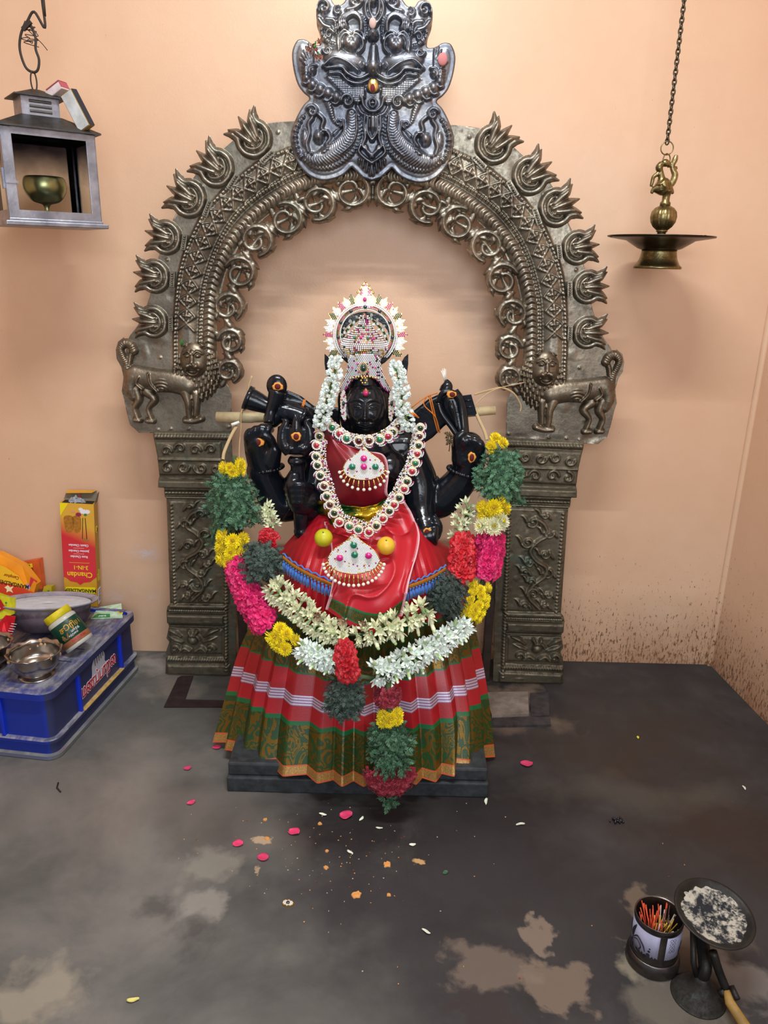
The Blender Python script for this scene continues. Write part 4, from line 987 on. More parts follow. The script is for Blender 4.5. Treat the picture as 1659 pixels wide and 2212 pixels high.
# lower pleated skirt
npl = 15; nu = npl*14+1; nv = 60
rows = [[(552,1335,-.42),(600,1362,-.58),(690,1392,-.665),(790,1405,-.69),(890,1392,-.665),(975,1362,-.58),(1022,1330,-.42)],
        [(520,1410,-.47),(580,1445,-.635),(680,1480,-.715),(790,1492,-.735),(900,1480,-.715),(995,1447,-.635),(1040,1405,-.47)],
        [(492,1510,-.53),(560,1550,-.685),(668,1585,-.765),(790,1597,-.785),(910,1587,-.765),(1012,1555,-.69),(1056,1510,-.53)],
        [(468,1600,-.58),(546,1650,-.735),(662,1682,-.81),(790,1693,-.83),(915,1685,-.81),(1010,1662,-.745),(1070,1625,-.58)]]
G = surf(rows, nu, nv)
uu = np.linspace(0, npl, nu)[:, None]; vv = np.linspace(0, 1, nv)[None, :]
rg = np.random.RandomState(4); ph_ = np.interp(np.arange(nu)/14, np.arange(npl+2), np.cumsum(1+.25*rg.randn(npl+2))); ph_ = ph_[:, None]-ph_[0]
tri = 2*np.abs((ph_ % 1)-.5)-.5
amp = (.006+.0075*vv)
dx = np.gradient(G[..., 0], axis=0); dy = np.gradient(G[..., 1], axis=0); L_ = np.hypot(dx, dy)+1e-9
nrm = np.stack([dy/L_, -dx/L_], -1); nrm *= np.where(nrm[..., 1:2] > 0, -1, 1)
G[..., 0] += nrm[..., 0]*tri*amp*2; G[..., 1] += nrm[..., 1]*tri*amp*2
G[..., 2] += .003*np.sin(uu*1.7)*vv
bands = [(.26,None,'zari'),(.275,GRN,'x'),(.43,RED,'x'),(.50,None,'silver'),(.60,RED,'x'),(.63,GRN,'x'),(.92,None,'zari'),(.93,srgb(190,80,40),'x'),(.99,None,'gold'),(1.0,srgb(190,80,40),'x')]
put('pleated_skirt', G, band_material('skirt_cloth', bands, True), uvgrid(nu, nv), smooth=False)

# upper pleated tier over the lap
rows = [[(672,1112,-.44),(700,1100,-.49),(745,1098,-.52),(790,1100,-.53),(835,1095,-.52),(870,1098,-.49),(900,1112,-.44)],
        [(640,1150,-.46),(678,1150,-.56),(735,1160,-.60),(790,1165,-.615),(845,1160,-.60),(905,1152,-.56),(945,1165,-.46)],
        [(600,1200,-.46),(650,1222,-.655),(720,1248,-.70),(790,1255,-.71),(860,1250,-.70),(930,1225,-.655),(985,1200,-.46)],
        [(575,1275,-.46),(630,1300,-.67),(710,1325,-.72),(790,1335,-.73),(870,1325,-.72),(950,1300,-.67),(1008,1270,-.46)],
        [(550,1365,-.47),(612,1390,-.655),(700,1412,-.715),(790,1422,-.725),(880,1412,-.715),(972,1388,-.655),(1028,1352,-.47)]]
nu, nv = 181, 70
def lap(nu=181, nv=70, fold=1.0, off=0.0, rows_=rows):
    G = surf(rows_, nu, nv); u_ = np.linspace(0, 1, nu)[:, None]; v_ = np.linspace(0, 1, nv)[None, :]
    G[..., 1] -= fold*(.0075*(2*np.abs((u_*26 % 1)-.5)-.5)*np.clip(v_*2, .2, 1.4))+off
    return G
G = lap()
put('lap_pleats', G, band_material('lap_cloth', [(.84,srgb(172,22,36),'x'),(.86,GRN,'x'),(1.0,None,'zari')], True), uvgrid(nu, nv), smooth=False)

# blue tassel trim hanging across the lap pleats, one strip on each side of the pallu
blue = plain('blue_thread', srgb(40,110,200), .55, sheen=.4); goldth = plain('gold_thread', srgb(200,140,50), .35, .7)
def trim(pts):
    L = [P3(*p) for p in spline(pts, 10)]; k_ = .0013
    m2 = MB(); n = len(L)
    m2.tube([p+Vector((0,-.006,.004)) for p in L], .0032, 6, mi=1); m2.tube([p+Vector((0,-.006,-.004)) for p in L], .0026, 6, mi=1)
    zz_ = [];
    for i in range(n*3):
        t = i/(n*3-1)*(n-1); a_ = int(min(t, n-2)); q = L[a_].lerp(L[a_+1], t-a_); zz_.append(q+Vector((0,-.009, .006*(1 if i % 2 else -1))))
    m2.tube(zz_, .0020, 5, mi=0)
    zz_ = [p+Vector((0,-.005,.011+.003*math.sin(i*1.5))) for i, p in enumerate(L)]; m2.tube(zz_, .0022, 5, mi=2)
    keep_s(m2.build('trim_braid', [goldth, plain('red_gold_braid', srgb(170,70,40), .5, .3), blue]))
    rg_ = random.Random(2); tot = sum((L[i+1]-L[i]).length for i in range(n-1)); cnt = int(tot/.0105)
    for j in range(cnt):
        t = (j+.5)/cnt*(n-1); a_ = int(min(t, n-2)); q = L[a_].lerp(L[a_+1], t-a_)+Vector((0,-.009,-.006)); m3 = MB(); m3.ell(q, (.0036,.0036,.003), seg=8, ring=5)
        for s2 in range(9):
            dx_ = rg_.uniform(-.005,.005); ln = rg_.uniform(.024,.031); m3.tube([q+Vector((dx_*.2,0,0)), q+Vector((dx_*.7, rg_.uniform(-.004,.002), -ln*.5)), q+Vector((dx_*1.1, rg_.uniform(-.004,.002), -ln))], [.0012,.0015,.0007], 4)
        keep_s(m3.build('tassel', blue))
trim([(612,1203,-.63),(640,1224,-.665),(675,1243,-.705),(718,1262,-.73)])
trim([(876,1268,-.735),(905,1258,-.71),(935,1245,-.685),(962,1228,-.65)])

# plain satin pallu panel falling down the middle, white overlocked edge
rowsP = [[(672,965,-.50),(720,985,-.555),(765,1000,-.565),(805,1000,-.565),(840,985,-.545)],
         [(690,1040,-.52),(730,1050,-.55),(770,1060,-.56),(812,1058,-.56),(838,1045,-.54)],
         [(702,1126,-.56),(735,1138,-.605),(775,1146,-.615),(825,1125,-.60),(870,1078,-.53)],
         [(708,1150,-.58),(740,1160,-.625),(785,1168,-.635),(835,1150,-.63),(890,1112,-.565)],
         [(716,1175,-.62),(745,1185,-.65),(790,1192,-.665),(845,1185,-.665),(905,1160,-.60)],
         [(722,1230,-.72),(750,1246,-.735),(790,1252,-.74),(845,1246,-.74),(890,1225,-.70)],
         [(716,1275,-.745),(745,1290,-.765),(790,1303,-.775),(835,1302,-.775),(878,1275,-.75)],
         [(704,1318,-.755),(740,1340,-.775),(785,1362,-.785),(830,1366,-.785),(868,1330,-.765)]]
nu, nv = 90, 170
G = surf(rowsP[2:], nu, nv); u_ = np.linspace(0, 1, nu)[:, None]; v_ = np.linspace(0, 1, nv)[None, :]
nz = np.array([[mnoise.noise(Vector((a_*3.2, b_*4.5, 1.7))) for b_ in np.linspace(0, 1, nv)] for a_ in np.linspace(0, 1, nu)])
cr = np.array([[1-2*abs(mnoise.noise(Vector((a_*2.6+b_*2.4, b_*2.2-a_*1.2, 5.1)))) for b_ in np.linspace(0, 1, nv)] for a_ in np.linspace(0, 1, nu)])
G[..., 1] -= .012*nz+.013*np.clip(cr, .3, 1)**4+.010*np.clip(1-np.abs(u_-.80)/.05, 0, 1)*np.clip(1-v_*1.5, 0, 1)+.008*np.clip(1-np.abs(u_-.62)/.06, 0, 1)*np.clip(1-v_*1.3, 0, 1)+.010*np.clip(1-np.abs(u_-.92-.03*v_)/.04, 0, 1)*np.clip(1.1-v_, 0, 1)
put('pallu_panel', G, band_material('pallu_cloth', [(.86,srgb(180,24,40),'x'),(.875,GRN,'x'),(.95,None,'zari'),(.96,GRN,'x'),(1.0,srgb(160,24,36),'x')], True), uvgrid(nu, nv), t=.0012)
pinkth = plain('pink_overlock_thread', srgb(226,168,176), .7, bmp=.4)
def hem(side, G_, frac=1.0, rad=.0024):
    e = G_[0 if side == 0 else -1]; n = int(len(e)*frac); m2 = MB(); m2.tube([tuple(p+np.array([0,-.002,0])) for p in e[:n:2]], rad, 6)
    for i in range(0, n-1, 1): 
        p = Vector(e[i]); m2.tube([p+Vector((0,-.004,0)), p+Vector((.006*(1 if side == 0 else -1),-.003,.001))], .0007, 4)
    keep_s(m2.build('overlock_hem', pinkth))
hem(1, G); hem(0, G)
# maroon bodice drape across the chest
nu, nv = 70, 80
rowsB = [[(706,925,-.475),(712,935,-.50),(722,948,-.515),(735,958,-.52)],
         [(700,958,-.485),(722,962,-.52),(752,968,-.535),(790,975,-.535)],
         [(701,995,-.50),(738,998,-.555),(785,996,-.56),(828,985,-.535)],
         [(704,1030,-.50),(742,1036,-.56),(795,1036,-.565),(838,1020,-.535)],
         [(706,1062,-.50),(745,1072,-.555),(795,1074,-.56),(835,1062,-.54)],
         [(700,1084,-.50),(745,1092,-.54),(795,1094,-.545),(845,1078,-.53)]]
GB = surf(rowsB, nu, nv); u_ = np.linspace(0, 1, nu)[:, None]; v_ = np.linspace(0, 1, nv)[None, :]
GB[..., 1] -= .006*np.sin(9*u_+5*v_)*np.sin(3.1*v_)+.010*np.exp(-((u_-.30-.3*v_)/.06)**2)*np.sin(3.1*v_)
put('bodice_drape', GB, maroon_satin); hem(1, GB)
# brocade sash round the waist
def brocade():
    m_, nt, p = nmat('green_gold_brocade'); v = coords(nt); n1 = noise(nt, v, 9, 3, .6, 1.0)
    n1 = ramp(nt, n1, [(.47,(0,0,0)),(.56,(1,1,1))]); c = mix(nt, n1, srgb(28,84,40), srgb(190,158,40))
    nt.links.new(c, p.inputs['Base Color']); p.inputs['Metallic'].default_value = .75; p.inputs['Roughness'].default_value = .30
    bump(nt, p, noise(nt, v, 60, 4), .8, .004); return m_
broc = brocade()
rowsS = [[(684,1080,-0.497),(720,1084,-0.567),(760,1092,-0.592),(800,1092,-0.597),(838,1076,-0.572),(868,1060,-0.512)],
         [(686,1100,-0.497),(722,1108,-0.572),(762,1114,-0.607),(800,1116,-0.612),(838,1100,-0.587),(866,1085,-0.522)],
         [(694,1130,-0.497),(728,1134,-0.577),(764,1138,-0.612),(800,1134,-0.622),(832,1124,-0.597),(856,1108,-0.532)]]
nu, nv = 110, 40; GS = surf(rowsS, nu, nv); u_ = np.linspace(0, 1, nu)[:, None]; v_ = np.linspace(0, 1, nv)[None, :]
GS[..., 1] -= .006*np.sin(v_*14+u_*4)+.003*np.sin(u_*40+v_*9); put('brocade_sash', GS, broc)
for m__ in MARKS: mark(*m__[:5], ox=m__[5])
# ================================================================ CROWN, NECKLACES, LIMES
dia = plain('clear_rhinestone', (.93,.95,.97), .22, .25, 1.0, coat=.6)
gem_g = plain('green_glass_stone', (.0,.17,.09), .06, 0, 1.0, coat=1.0); gem_dg = plain('dark_green_stone', (.0,.030,.020), .10, 0, 1.0, coat=.6)
gem_r = plain('red_glass_stone', (.42,.006,.05), .06, 0, 1.0, coat=1.0); gem_m = plain('magenta_glass_stone', (.62,.01,.22), .06, 0, 1.0, coat=1.0)
gem_d = plain('dark_garnet_stone', (.06,.004,.012), .06, 0, 1.0, coat=1.0); pearl = plain('cream_pearl', (.80,.76,.66), .22, 0, .6, coat=.6)
magd = plain('magenta_rhinestone', (.50,.03,.26), .15, .3, 1.0, coat=1.0); grd = plain('dark_green_rhinestone', (.005,.035,.02), .15, .2, 1.0, coat=1.0)
stringm = plain('orange_cotton_string', srgb(214,120,40), .8)
def stone_at(m2, c, r, nrm=Vector((0,-1,0)), mi=0, n=6):
    """small faceted stone"""
    t = nrm.orthogonal().normalized(); b_ = nrm.cross(t); vv = []
    for (f, h) in ((1.0, 0.0), (1.0, .35), (.55, .85)):
        for k in range(n):
            a = 2*math.pi*(k+.3)/n; vv.append(c+(t*math.cos(a)+b_*math.sin(a))*r*f+nrm*r*h)
    F_ = []
    for L_ in range(2):
        for k in range(n): k2 = (k+1) % n; F_.append((L_*n+k, L_*n+k2, (L_+1)*n+k2, (L_+1)*n+k))
    F_.append(tuple(2*n+k for k in range(n))); F_.append(tuple(range(n-1, -1, -1))); m2.add(vv, F_, mi, False)
def inpoly(x, y, V):
    c = False
    for i in range(len(V)):
        ax, ay = V[i]; bx, by = V[i-1]
        if (ay > y) != (by > y) and x < (bx-ax)*(y-ay)/(by-ay)+ax: c = not c
    return c
def plate(m2, V, Yf, thick, mi=0):
    """V outline px; Yf(x,y)->Y"""
    n = len(V); A_ = [P3(x, y, Yf(x, y)) for x, y in V]; B_ = [P3(x, y, Yf(x, y)+thick) for x, y in V]
    cx_ = sum(v[0] for v in V)/n; cy_ = sum(v[1] for v in V)/n; A_.append(P3(cx_, cy_, Yf(cx_, cy_))); B_.append(P3(cx_, cy_, Yf(cx_, cy_)+thick)); N = n+1
    F_ = [(i, (i+1) % n, n) for i in range(n)]+[((i+1) % n+N, i+N, n+N) for i in range(n)]+[(i, i+N, (i+1) % n+N, (i+1) % n) for i in range(n)]
    m2.add(A_+B_, F_, mi, False)
def pave(m2, V, Yf, sp_, r, mis=(0,), rnd=None, up=.0):
    xs = [v[0] for v in V]; ys = [v[1] for v in V]; y = min(ys)+sp_*.5; row = 0; cnt = 0
    while y < max(ys):
        x = min(xs)+sp_*(.5 if row % 2 else 0)
        while x < max(xs):
            if inpoly(x, y, V):
                kk = pxm(x, y, Yf(x, y)); mi = mis[0] if rnd is None else rnd(x, y)
                if mi is not None: stone_at(m2, P3(x, y, Yf(x, y)), r*kk, mi=mi); cnt += 1
            x += sp_
        y += sp_*.87; row += 1
def cyc(n, cx_, cy_, rx, ry, a0=0): return [(cx_+rx*math.cos(2*math.pi*i/n+a0), cy_-ry*math.sin(2*math.pi*i/n+a0)) for i in range(n)]

crown = empty('jewelled_crown', P3(788,840,-.47), 'rhinestone crown with onion dome and spiky oval halo on the head of the statue', 'crown')
JM = [gold, dia, magd, grd, gem_g, gem_r]
hr = random.Random(8)
# halo ring
HY = -.425; hcx, hcy, hrx, hry = 789, 722, 58, 58
m2 = MB(); R0 = cyc(60, hcx, hcy, hrx, hry)
m2.tube([P3(x, y, HY) for x, y in R0], 5.0*pxm(789,722,HY), 6, closed=True, mi=0)
for rr_, mi, n_ in ((hrx-4, 1, 92), (hrx+1, 2, 100), (hrx+6, 1, 110), (hrx+10, 1, 116)):
    for i, (x, y) in enumerate(cyc(n_, hcx, hcy, rr_, rr_)):
        if y > hcy+50: continue
        stone_at(m2, P3(x, y, HY-.006), 1.9*pxm(x, y, HY), mi=mi if not (mi == 2 and i % 12 < 3) else 3)
keep(m2.build('halo_ring', JM), crown)
for i in range(9):
    a = R(-38+i*32); x, y = hcx+(hrx+1)*math.cos(a), hcy-(hry+1)*math.sin(a); m2 = MB(); m2.ell(P3(x, y, HY-.008), (.0052,.004,.0052), seg=10, ring=6); keep(m2.build('round_stone', gem_dg), crown)
# halo leaves
def leafpoly(cx_, cy_, a, L_, w_): 
    out = []
    for t, s_ in ((0,.35),(.25,.85),(.5,1),(.75,.65),(1,0),(.75,-.65),(.5,-1),(.25,-.85),(0,-.35)):
        px_ = t*L_; py_ = s_*w_; out.append((cx_+px_*math.cos(a)-py_*math.sin(a), cy_-(px_*math.sin(a)+py_*math.cos(a))))
    return out
angs = [-32,-22,-12,-2,8,18,28,38,48,58,68]
for sg in (1, -1):
    for i, a_ in enumerate(angs):
        kind = {0:3, 3:2, 6:3, 8:2, 10:3}.get(i, 1) if sg > 0 else {0:3, 3:2, 6:3, 8:2, 10:3}.get(i, 1)
        a = R(a_) if sg > 0 else math.pi-R(a_)
        x, y = hcx+(hrx+11)*math.cos(a), hcy-(hry+11)*math.sin(a)
        m2 = MB(); offs = ((0, 23, 6),) if kind != 1 else ((-.42, 17, 4.6), (.0, 24, 4.8), (.42, 18, 4.6))
        for da, L_, w_ in offs:
            V = leafpoly(x, y, a+da+.12*sg, L_, w_); plate(m2, V, lambda x_, y_: HY, .002, 0); pave(m2, V, lambda x_, y_: HY-.001, 3.9, 2.0, (kind,))
        keep(m2.build('halo_leaf', JM), crown)
m2 = MB()                                   # crest on top of the halo
for V in (cyc(16, 789, 650, 24, 17), [(772,640),(775,626),(782,616),(789,608),(796,616),(803,626),(806,640)]):
    plate(m2, V, lambda x_, y_: HY-.004, .003, 0)
pave(m2, cyc(16, 789, 650, 23, 16), lambda x_, y_: HY-.006, 4, 2.0, (1,))
pave(m2, [(774,640),(777,627),(783,619),(789,611),(795,619),(801,627),(804,640)], lambda x_, y_: HY-.006, 4, 2.0, rnd=lambda x_, y_: 2 if abs(abs(x_-789)-9) < 3 or y_ < 618 else 1)
for (x, y) in ((778,625),(784,616),(790,609),(797,617),(802,626),(773,632),(806,633)): m2.ell(P3(x, y, HY-.008), .0032, seg=8, ring=5, mi=0)
keep(m2.build('halo_crest', JM), crown)
m2 = MB(); m2.ell(P3(788,647,HY-.010), (.0052,.004,.006), seg=12, ring=8); keep(m2.build('round_stone', gem_m), crown)
# dome of the crown
prof = [(816,40),(800,38),(780,33),(772,36),(764,44),(752,50),(742,50),(732,44),(722,33),(712,22),(702,13),(692,9),(686,11),(682,7),(676,2)]
prof_s = spline(prof, 5); cY = -.44
def rad_at(y): return float(np.interp(y, [p[0] for p in prof[::-1]], [p[1] for p in prof[::-1]]))
m2 = MB(); vv = []; n = 28
for (y, r_) in prof_s:
    c_ = P3(787, y, cY); kk = pxm(787, y, cY)
    for k in range(n): a = 2*math.pi*k/n; vv.append(c_+Vector((r_*kk*math.cos(a), r_*kk*.8*math.sin(a), 0)))
m_n = len(prof_s); m2.add(vv, [(i*n+k, i*n+(k+1)%n, (i+1)*n+(k+1)%n, (i+1)*n+k) for i in range(m_n-1) for k in range(n)]+[tuple(range(n)), tuple((m_n-1)*n+k for k in range(n))], 0)
dome = keep(m2.build('crown_dome', plain('antique_gilt', (.16,.09,.06), .45, .6, var=.3)), crown)
m2 = MB(); y = 814
while y > 680:
    r_ = rad_at(y); kk = pxm(787, y, cY); n_ = max(5, int(math.pi*r_/4.4))
    for k in range(n_+1):
        a = math.pi+math.pi*(k+.5*(int(y) % 2))/n_; nr = Vector((math.cos(a), math.sin(a)*.9, 0)).normalized()
        if 825 < y and abs(r_*math.cos(a)) < 33 and math.sin(a) < -.3 : continue
        mi = 1
        q = hr.random()
        if q < .12: mi = 2
        elif q < .16: mi = 3
        elif q < .28: mi = 0
        if 739 < y < 748: mi = 1
        elif 749 < y < 772 and hr.random() < .35: mi = 0
        stone_at(m2, P3(787, y, cY)+Vector((r_*kk*math.cos(a), r_*kk*.8*math.sin(a), 0)), 2.0*kk, nr, mi)
    y -= 4.1
keep(tag(m2.build('rhinestones', JM), kind='stuff'), dome)
for (x, y, r_, mt) in ((766,729,3.2,gem_g),(780,729,3.2,gem_m),(795,730,3.2,gem_g),(808,731,3,gem_m),(757,756,3.4,gem_d),(770,761,3.4,gem_g),(786,763,3.4,gem_m),(802,761,3.4,gem_g),(816,757,3.2,gem_d),(786,707,3,gem_g)):
    rr_ = rad_at(y); dx_ = (x-787)/rr_; kk = pxm(x, y, cY); yy_ = cY-rr_*kk*.8*math.sqrt(max(0, 1-dx_*dx_))-.002
    m2 = MB(); m2.ell(P3(x, y, yy_), (r_*kk, .003, r_*1.15*kk), seg=10, ring=6); keep(m2.build('set_stone', mt), dome)
# brow plate sweeping down to the temples
fpY = lambda x, y: -.515+.00045*abs(x-787)+.0000155*(x-787)**2
V = spline([(736,847),(741,824),(750,806),(755,788),(758,770),(787,764),(815,770),(819,788),(825,806),(834,824),(846,847),(836,838),(822,820),(806,812),(787,809),(768,812),(754,822),(745,838)], 3, closed=True)
m2 = MB(); V2 = V; 
def strip_plate(m2, top, bot, Yf, th, mi=0):
    n = len(top); vs_ = [P3(x, y, Yf(x, y)) for x, y in top]+[P3(x, y, Yf(x, y)) for x, y in bot]+[P3(x, y, Yf(x, y)+th) for x, y in top]+[P3(x, y, Yf(x, y)+th) for x, y in bot]
    F_ = []
    for i in range(n-1): F_ += [(i, i+1, n+i+1, n+i), (2*n+i, 3*n+i, 3*n+i+1, 2*n+i+1), (i, 2*n+i, 2*n+i+1, i+1), (n+i, n+i+1, 3*n+i+1, 3*n+i)]
    F_ += [(0, n, 3*n, 2*n), (n-1, 3*n-1, 4*n-1, 2*n-1)]; m2.add(vs_, F_, mi)
tp = spline([(733,846),(741,824),(750,800),(757,770),(787,764),(816,770),(824,800),(834,824),(848,846)], 4)
bt = spline([(736,850),(748,838),(758,824),(770,814),(787,811),(804,814),(818,824),(830,838),(845,850)], 4)
strip_plate(m2, tp, bt, fpY, .003); bp_ = keep(m2.build('brow_plate', plain('dark_antique_gilt', (.14,.08,.06), .4, .7, var=.4)), crown)
m2 = MB(); Vp = tp+bt[::-1]
pave(m2, Vp, lambda x, y: fpY(x, y)-.001, 4.0, 2.0, rnd=lambda x, y: 1 if hr.random() > .10 else hr.choice((2, 0, 3)))
for i, (x, y) in enumerate(bt): stone_at(m2, P3(x, y+1, fpY(x, y)-.003), .0026, mi=2 if i % 2 or abs(x-787) > 35 else 3)
keep(tag(m2.build('rhinestones', JM), kind='stuff'), bp_)
m2 = MB(); m2.ell(P3(785,795,fpY(785,795)-.005), (6.5*.00125,.006,8*.00125), seg=16, ring=10); keep(m2.build('oval_stone', gem_dg), bp_)
m2 = MB()
for i in range(18): a = 2*math.pi*i/18; m2.ell(P3(785+9*math.cos(a), 795-11*math.sin(a), fpY(785,795)-.005), .0022, seg=6, ring=4)
for i, (x, y) in enumerate([(757+i*6, 818-5*math.sin(math.pi*i/10)) for i in range(11)]): m2.ell(P3(x, y, fpY(x, y)-.006), .0034, seg=8, ring=5)
for i in range(6): a = 2*math.pi*i/6; m2.ell(P3(786+6*math.cos(a), 822-6*math.sin(a), fpY(786,820)-.006), .0032, seg=8, ring=5)
keep(m2.build('gilt_beading', gold), bp_)
for (x, y) in ((761,795),(811,794),(774,803),(796,803),(772,786),(800,786)): m2 = MB(); m2.ell(P3(x, y, fpY(x, y)-.004), .0030, seg=10, ring=6); keep(m2.build('set_stone', gem_m), bp_)

# forehead drop (bindi jewel)
bd = empty('forehead_jewel', P3(790,848,-.52), 'magenta teardrop jewel stuck on the black forehead', 'forehead jewel')
def drop(m2, cx_, cy_, w_, h_, Y, th, mi=0):
    V = [(cx_+w_*math.sin(t)*(1-.55*max(0, math.cos(t))**1.3), cy_-h_*math.cos(t)) for t in np.linspace(0, 2*math.pi, 20, endpoint=False)]; n = len(V)
    A_ = [P3(x, y, Y) for x, y in V]; A2 = [P3(cx_+(x-cx_)*.7, cy_+(y-cy_)*.7, Y-th) for x, y in V]; m2.add(A_+A2, [(i, (i+1)%n, (i+1)%n+n, i+n) for i in range(n)]+[tuple(range(n, 2*n)), tuple(range(n-1, -1, -1))], mi)
bY = -.5135
m2 = MB(); drop(m2, 790, 848, 7.5, 10.5, bY, .003); keep(m2.build('gilt_mount', plain('copper_gilt', (.55,.22,.08), .35, .8)), bd)
m2 = MB(); drop(m2, 790, 849, 5.2, 7.6, bY-.0025, .004); keep(m2.build('drop_stone', gem_m), bd)

# ear ornaments with rhinestones
for sg, cx_, lab in ((-1, 742, 'rhinestone ear ornament on the left of the face, half under the flower string'), (1, 846, 'rhinestone ear ornament on the right of the face, half under the flower string')):
    e_ = empty('ear_ornament', P3(cx_, 872, -.455), lab, 'earring', 'ear ornaments of the statue')
    m2 = MB(); V = spline([(cx_,842),(cx_+6*sg,855),(cx_+7*sg,875),(cx_+3*sg,900),(cx_-4*sg,910),(cx_-7*sg,890),(cx_-6*sg,860)], 3, closed=True); eY = lambda x, y: -.475
    plate(m2, V, eY, .003); keep(m2.build('gilt_back', gold), e_)
    m2 = MB(); pave(m2, V, lambda x, y: -.476, 3.9, 2.0, rnd=lambda x, y: 1 if hr.random() > .15 else 2); keep(tag(m2.build('rhinestones', JM), kind='stuff'), e_)
    m2 = MB(); m2.ell(P3(cx_, 872, -.480), (.004,.004,.0075), seg=10, ring=8); keep(m2.build('set_stone', gem_dg), e_)

# ---- necklace units, shared meshes (facing -Y, gem radius 1 = 5.8 px)
U_ = .00128
def unit(r_gem, r_out, tail=True, n_st=15):
    m2 = MB(); m2.lathe((0,0,0), [(.001,.002),(r_out*U_,.002),(r_out*U_,-.001),(r_gem*U_*1.05,-.003),(.001,-.003)], 20, 0, Matrix.Rotation(R(-90), 3, 'X'))
    for i in range(n_st): a = 2*math.pi*i/n_st; stone_at(m2, Vector(((r_gem+r_out)/2*1.02*U_*math.cos(a), -.0015, (r_gem+r_out)/2*1.02*U_*math.sin(a))), 2.2*U_, mi=1)
    if tail:
        for i in range(5): a = R(-50+i*11); rr_ = (r_out+.6+i*.5)*U_; stone_at(m2, Vector((rr_*math.cos(a), -.001, rr_*math.sin(a))), 1.5*U_, mi=1)
        m2.ell(((r_out+2.6)*U_, 0, 1.5*U_), 1.8*U_, seg=8, ring=6, mi=2)
    me = m2.mesh('gem_setting'); [me.materials.append(x) for x in (gold, dia, gem_m)]
    g_ = MB(); g_.ell((0,-.002,0), (r_gem*U_, .0040, r_gem*U_), seg=18, ring=10); return me, g_
seg_me, gmb = unit(6.0, 11.4)
gems = {}
for nm, mt in (('g', gem_g), ('r', gem_r), ('k', gem_dg), ('d', gem_d), ('m', gem_m)):
    x = gmb.mesh('gem'); x.materials.append(mt); gems[nm] = x
def necklace_units(parent, L, roty):
    for (px, py, Y, c_, sc, an) in L:
        o = link('gem_setting', seg_me); o.location = P3(px, py, Y); o.rotation_euler = (0, R(an), 0); o.scale = (sc,)*3; keep(o, parent)
        g_ = link('gem', gems[c_]); g_.parent = o
long_n = empty('long_necklace', P3(790,1150,-.6), 'long rhinestone necklace of round red and green stones hanging to the waist', 'necklace')
Lp = [(690,942,'k'),(684,962,'r'),(683,986,'k') ,(686,1005,'k'),(692,1027,'k'),(700,1050,'d'),(706,1072,'k'),(713,1090,'d'),(722,1108,'k'),(733,1128,'r'),(755,1137,'g'),(774,1144,'g'),(797,1149,'r'),(813,1136,'k'),(827,1120,'r'),(841,1104,'k'),(851,1090,'r'),(862,1075,'k'),(873,1056,'r'),(879,1040,'k'),(890,1018,'r'),(897,1000,'g'),(901,980,'r'),(904,962,'k'),(906,942,'d'),(908,924,'k')]
def nY(x, y): 
    t = np.clip((y-925)/225, 0, 1); return -.505-.14*t-.03*np.exp(-((x-790)/70)**2)*(t > .3)*t
Lu = []
for i, (x, y, c_) in enumerate(Lp):
    a_ = math.degrees(math.atan2(y-1020, x-792)); Lu.append((x, y, nY(x, y)-.004, c_, .98, a_ if i < 10 or i > 11 else 70))
necklace_units(long_n, Lu, 0)
inn = []                                          # inner row of small stones tying the units
for i in range(len(Lp)-1):
    for t in (0, .25, .5, .75):
        x = Lp[i][0]*(1-t)+Lp[i+1][0]*t; y = Lp[i][1]*(1-t)+Lp[i+1][1]*t; dx_, dy_ = 792-x, 1010-y; L_ = math.hypot(dx_, dy_); inn.append((x+dx_/L_*13, y+dy_/L_*13, dx_/L_, dy_/L_))
m2 = MB(); bb = MB()
bb.tube([P3(x, y, nY(x, y)) for x, y, _, _ in inn], .0022, 6)
for i, (x, y, dx_, dy_) in enumerate(inn):
    for j in range(-2, 3):
        a = j*3.6; q = P3(x+dx_*a+hr.uniform(-1, 1), y+dy_*a+hr.uniform(-1, 1), nY(x, y)-.003); mi = 1 if hr.random() > .2 else hr.choice((0, 2, 0)); stone_at(m2, q, .0024, mi=mi)
    if i % 4 == 2:
        for k in range(7): a = 2*math.pi*k/7; stone_at(m2, P3(x+4.5*math.cos(a), y+4.5*math.sin(a), nY(x, y)-.006), .0021, mi=1)
        stone_at(m2, P3(x, y, nY(x, y)-.006), .0030, mi=2 if i % 8 == 2 else 3)
keep(bb.build('necklace_chain', gold), long_n); keep(tag(m2.build('rhinestones', JM), kind='stuff'), long_n)

short_n = empty('short_necklace', P3(788,950,-.56), 'short rhinestone necklace with curling mango motifs close under the chin', 'necklace')
Sp = [(708,912,'m'),(718,923,'g'),(734,937,'r'),(749,947,'g'),(775,952,'d'),(797,951,'d'),(820,949,'g'),(838,942,'r'),(848,933,'k'),(860,922,'d')]
sY = lambda x, y: -.545+.0012*abs(x-788)*.55
necklace_units(short_n, [(x, y, sY(x, y)-.006, c_, 1.12, (160 if x < 770 else 70 if 770 < x < 800 else 40) ) for x, y, c_ in Sp], 0)
m2 = MB(); bb = MB(); arc = spline([(706,900),(722,912),(738,924),(755,935),(788,941),(815,936),(835,925),(850,912),(862,900)], 8)
bb.tube([P3(x, y, sY(x, y)) for x, y in arc], .0022, 6); keep(bb.build('necklace_chain', gold), short_n)
for i, (x, y) in enumerate(arc):
    for j in range(0, 5): stone_at(m2, P3(x+hr.uniform(-1.5, 1.5), y+j*3.7+hr.uniform(-1, 1), sY(x, y)-.004), .0025, mi=1 if hr.random() > .22 else hr.choice((0, 2, 3, 0)))
keep(tag(m2.build('rhinestones', JM), kind='stuff'), short_n)

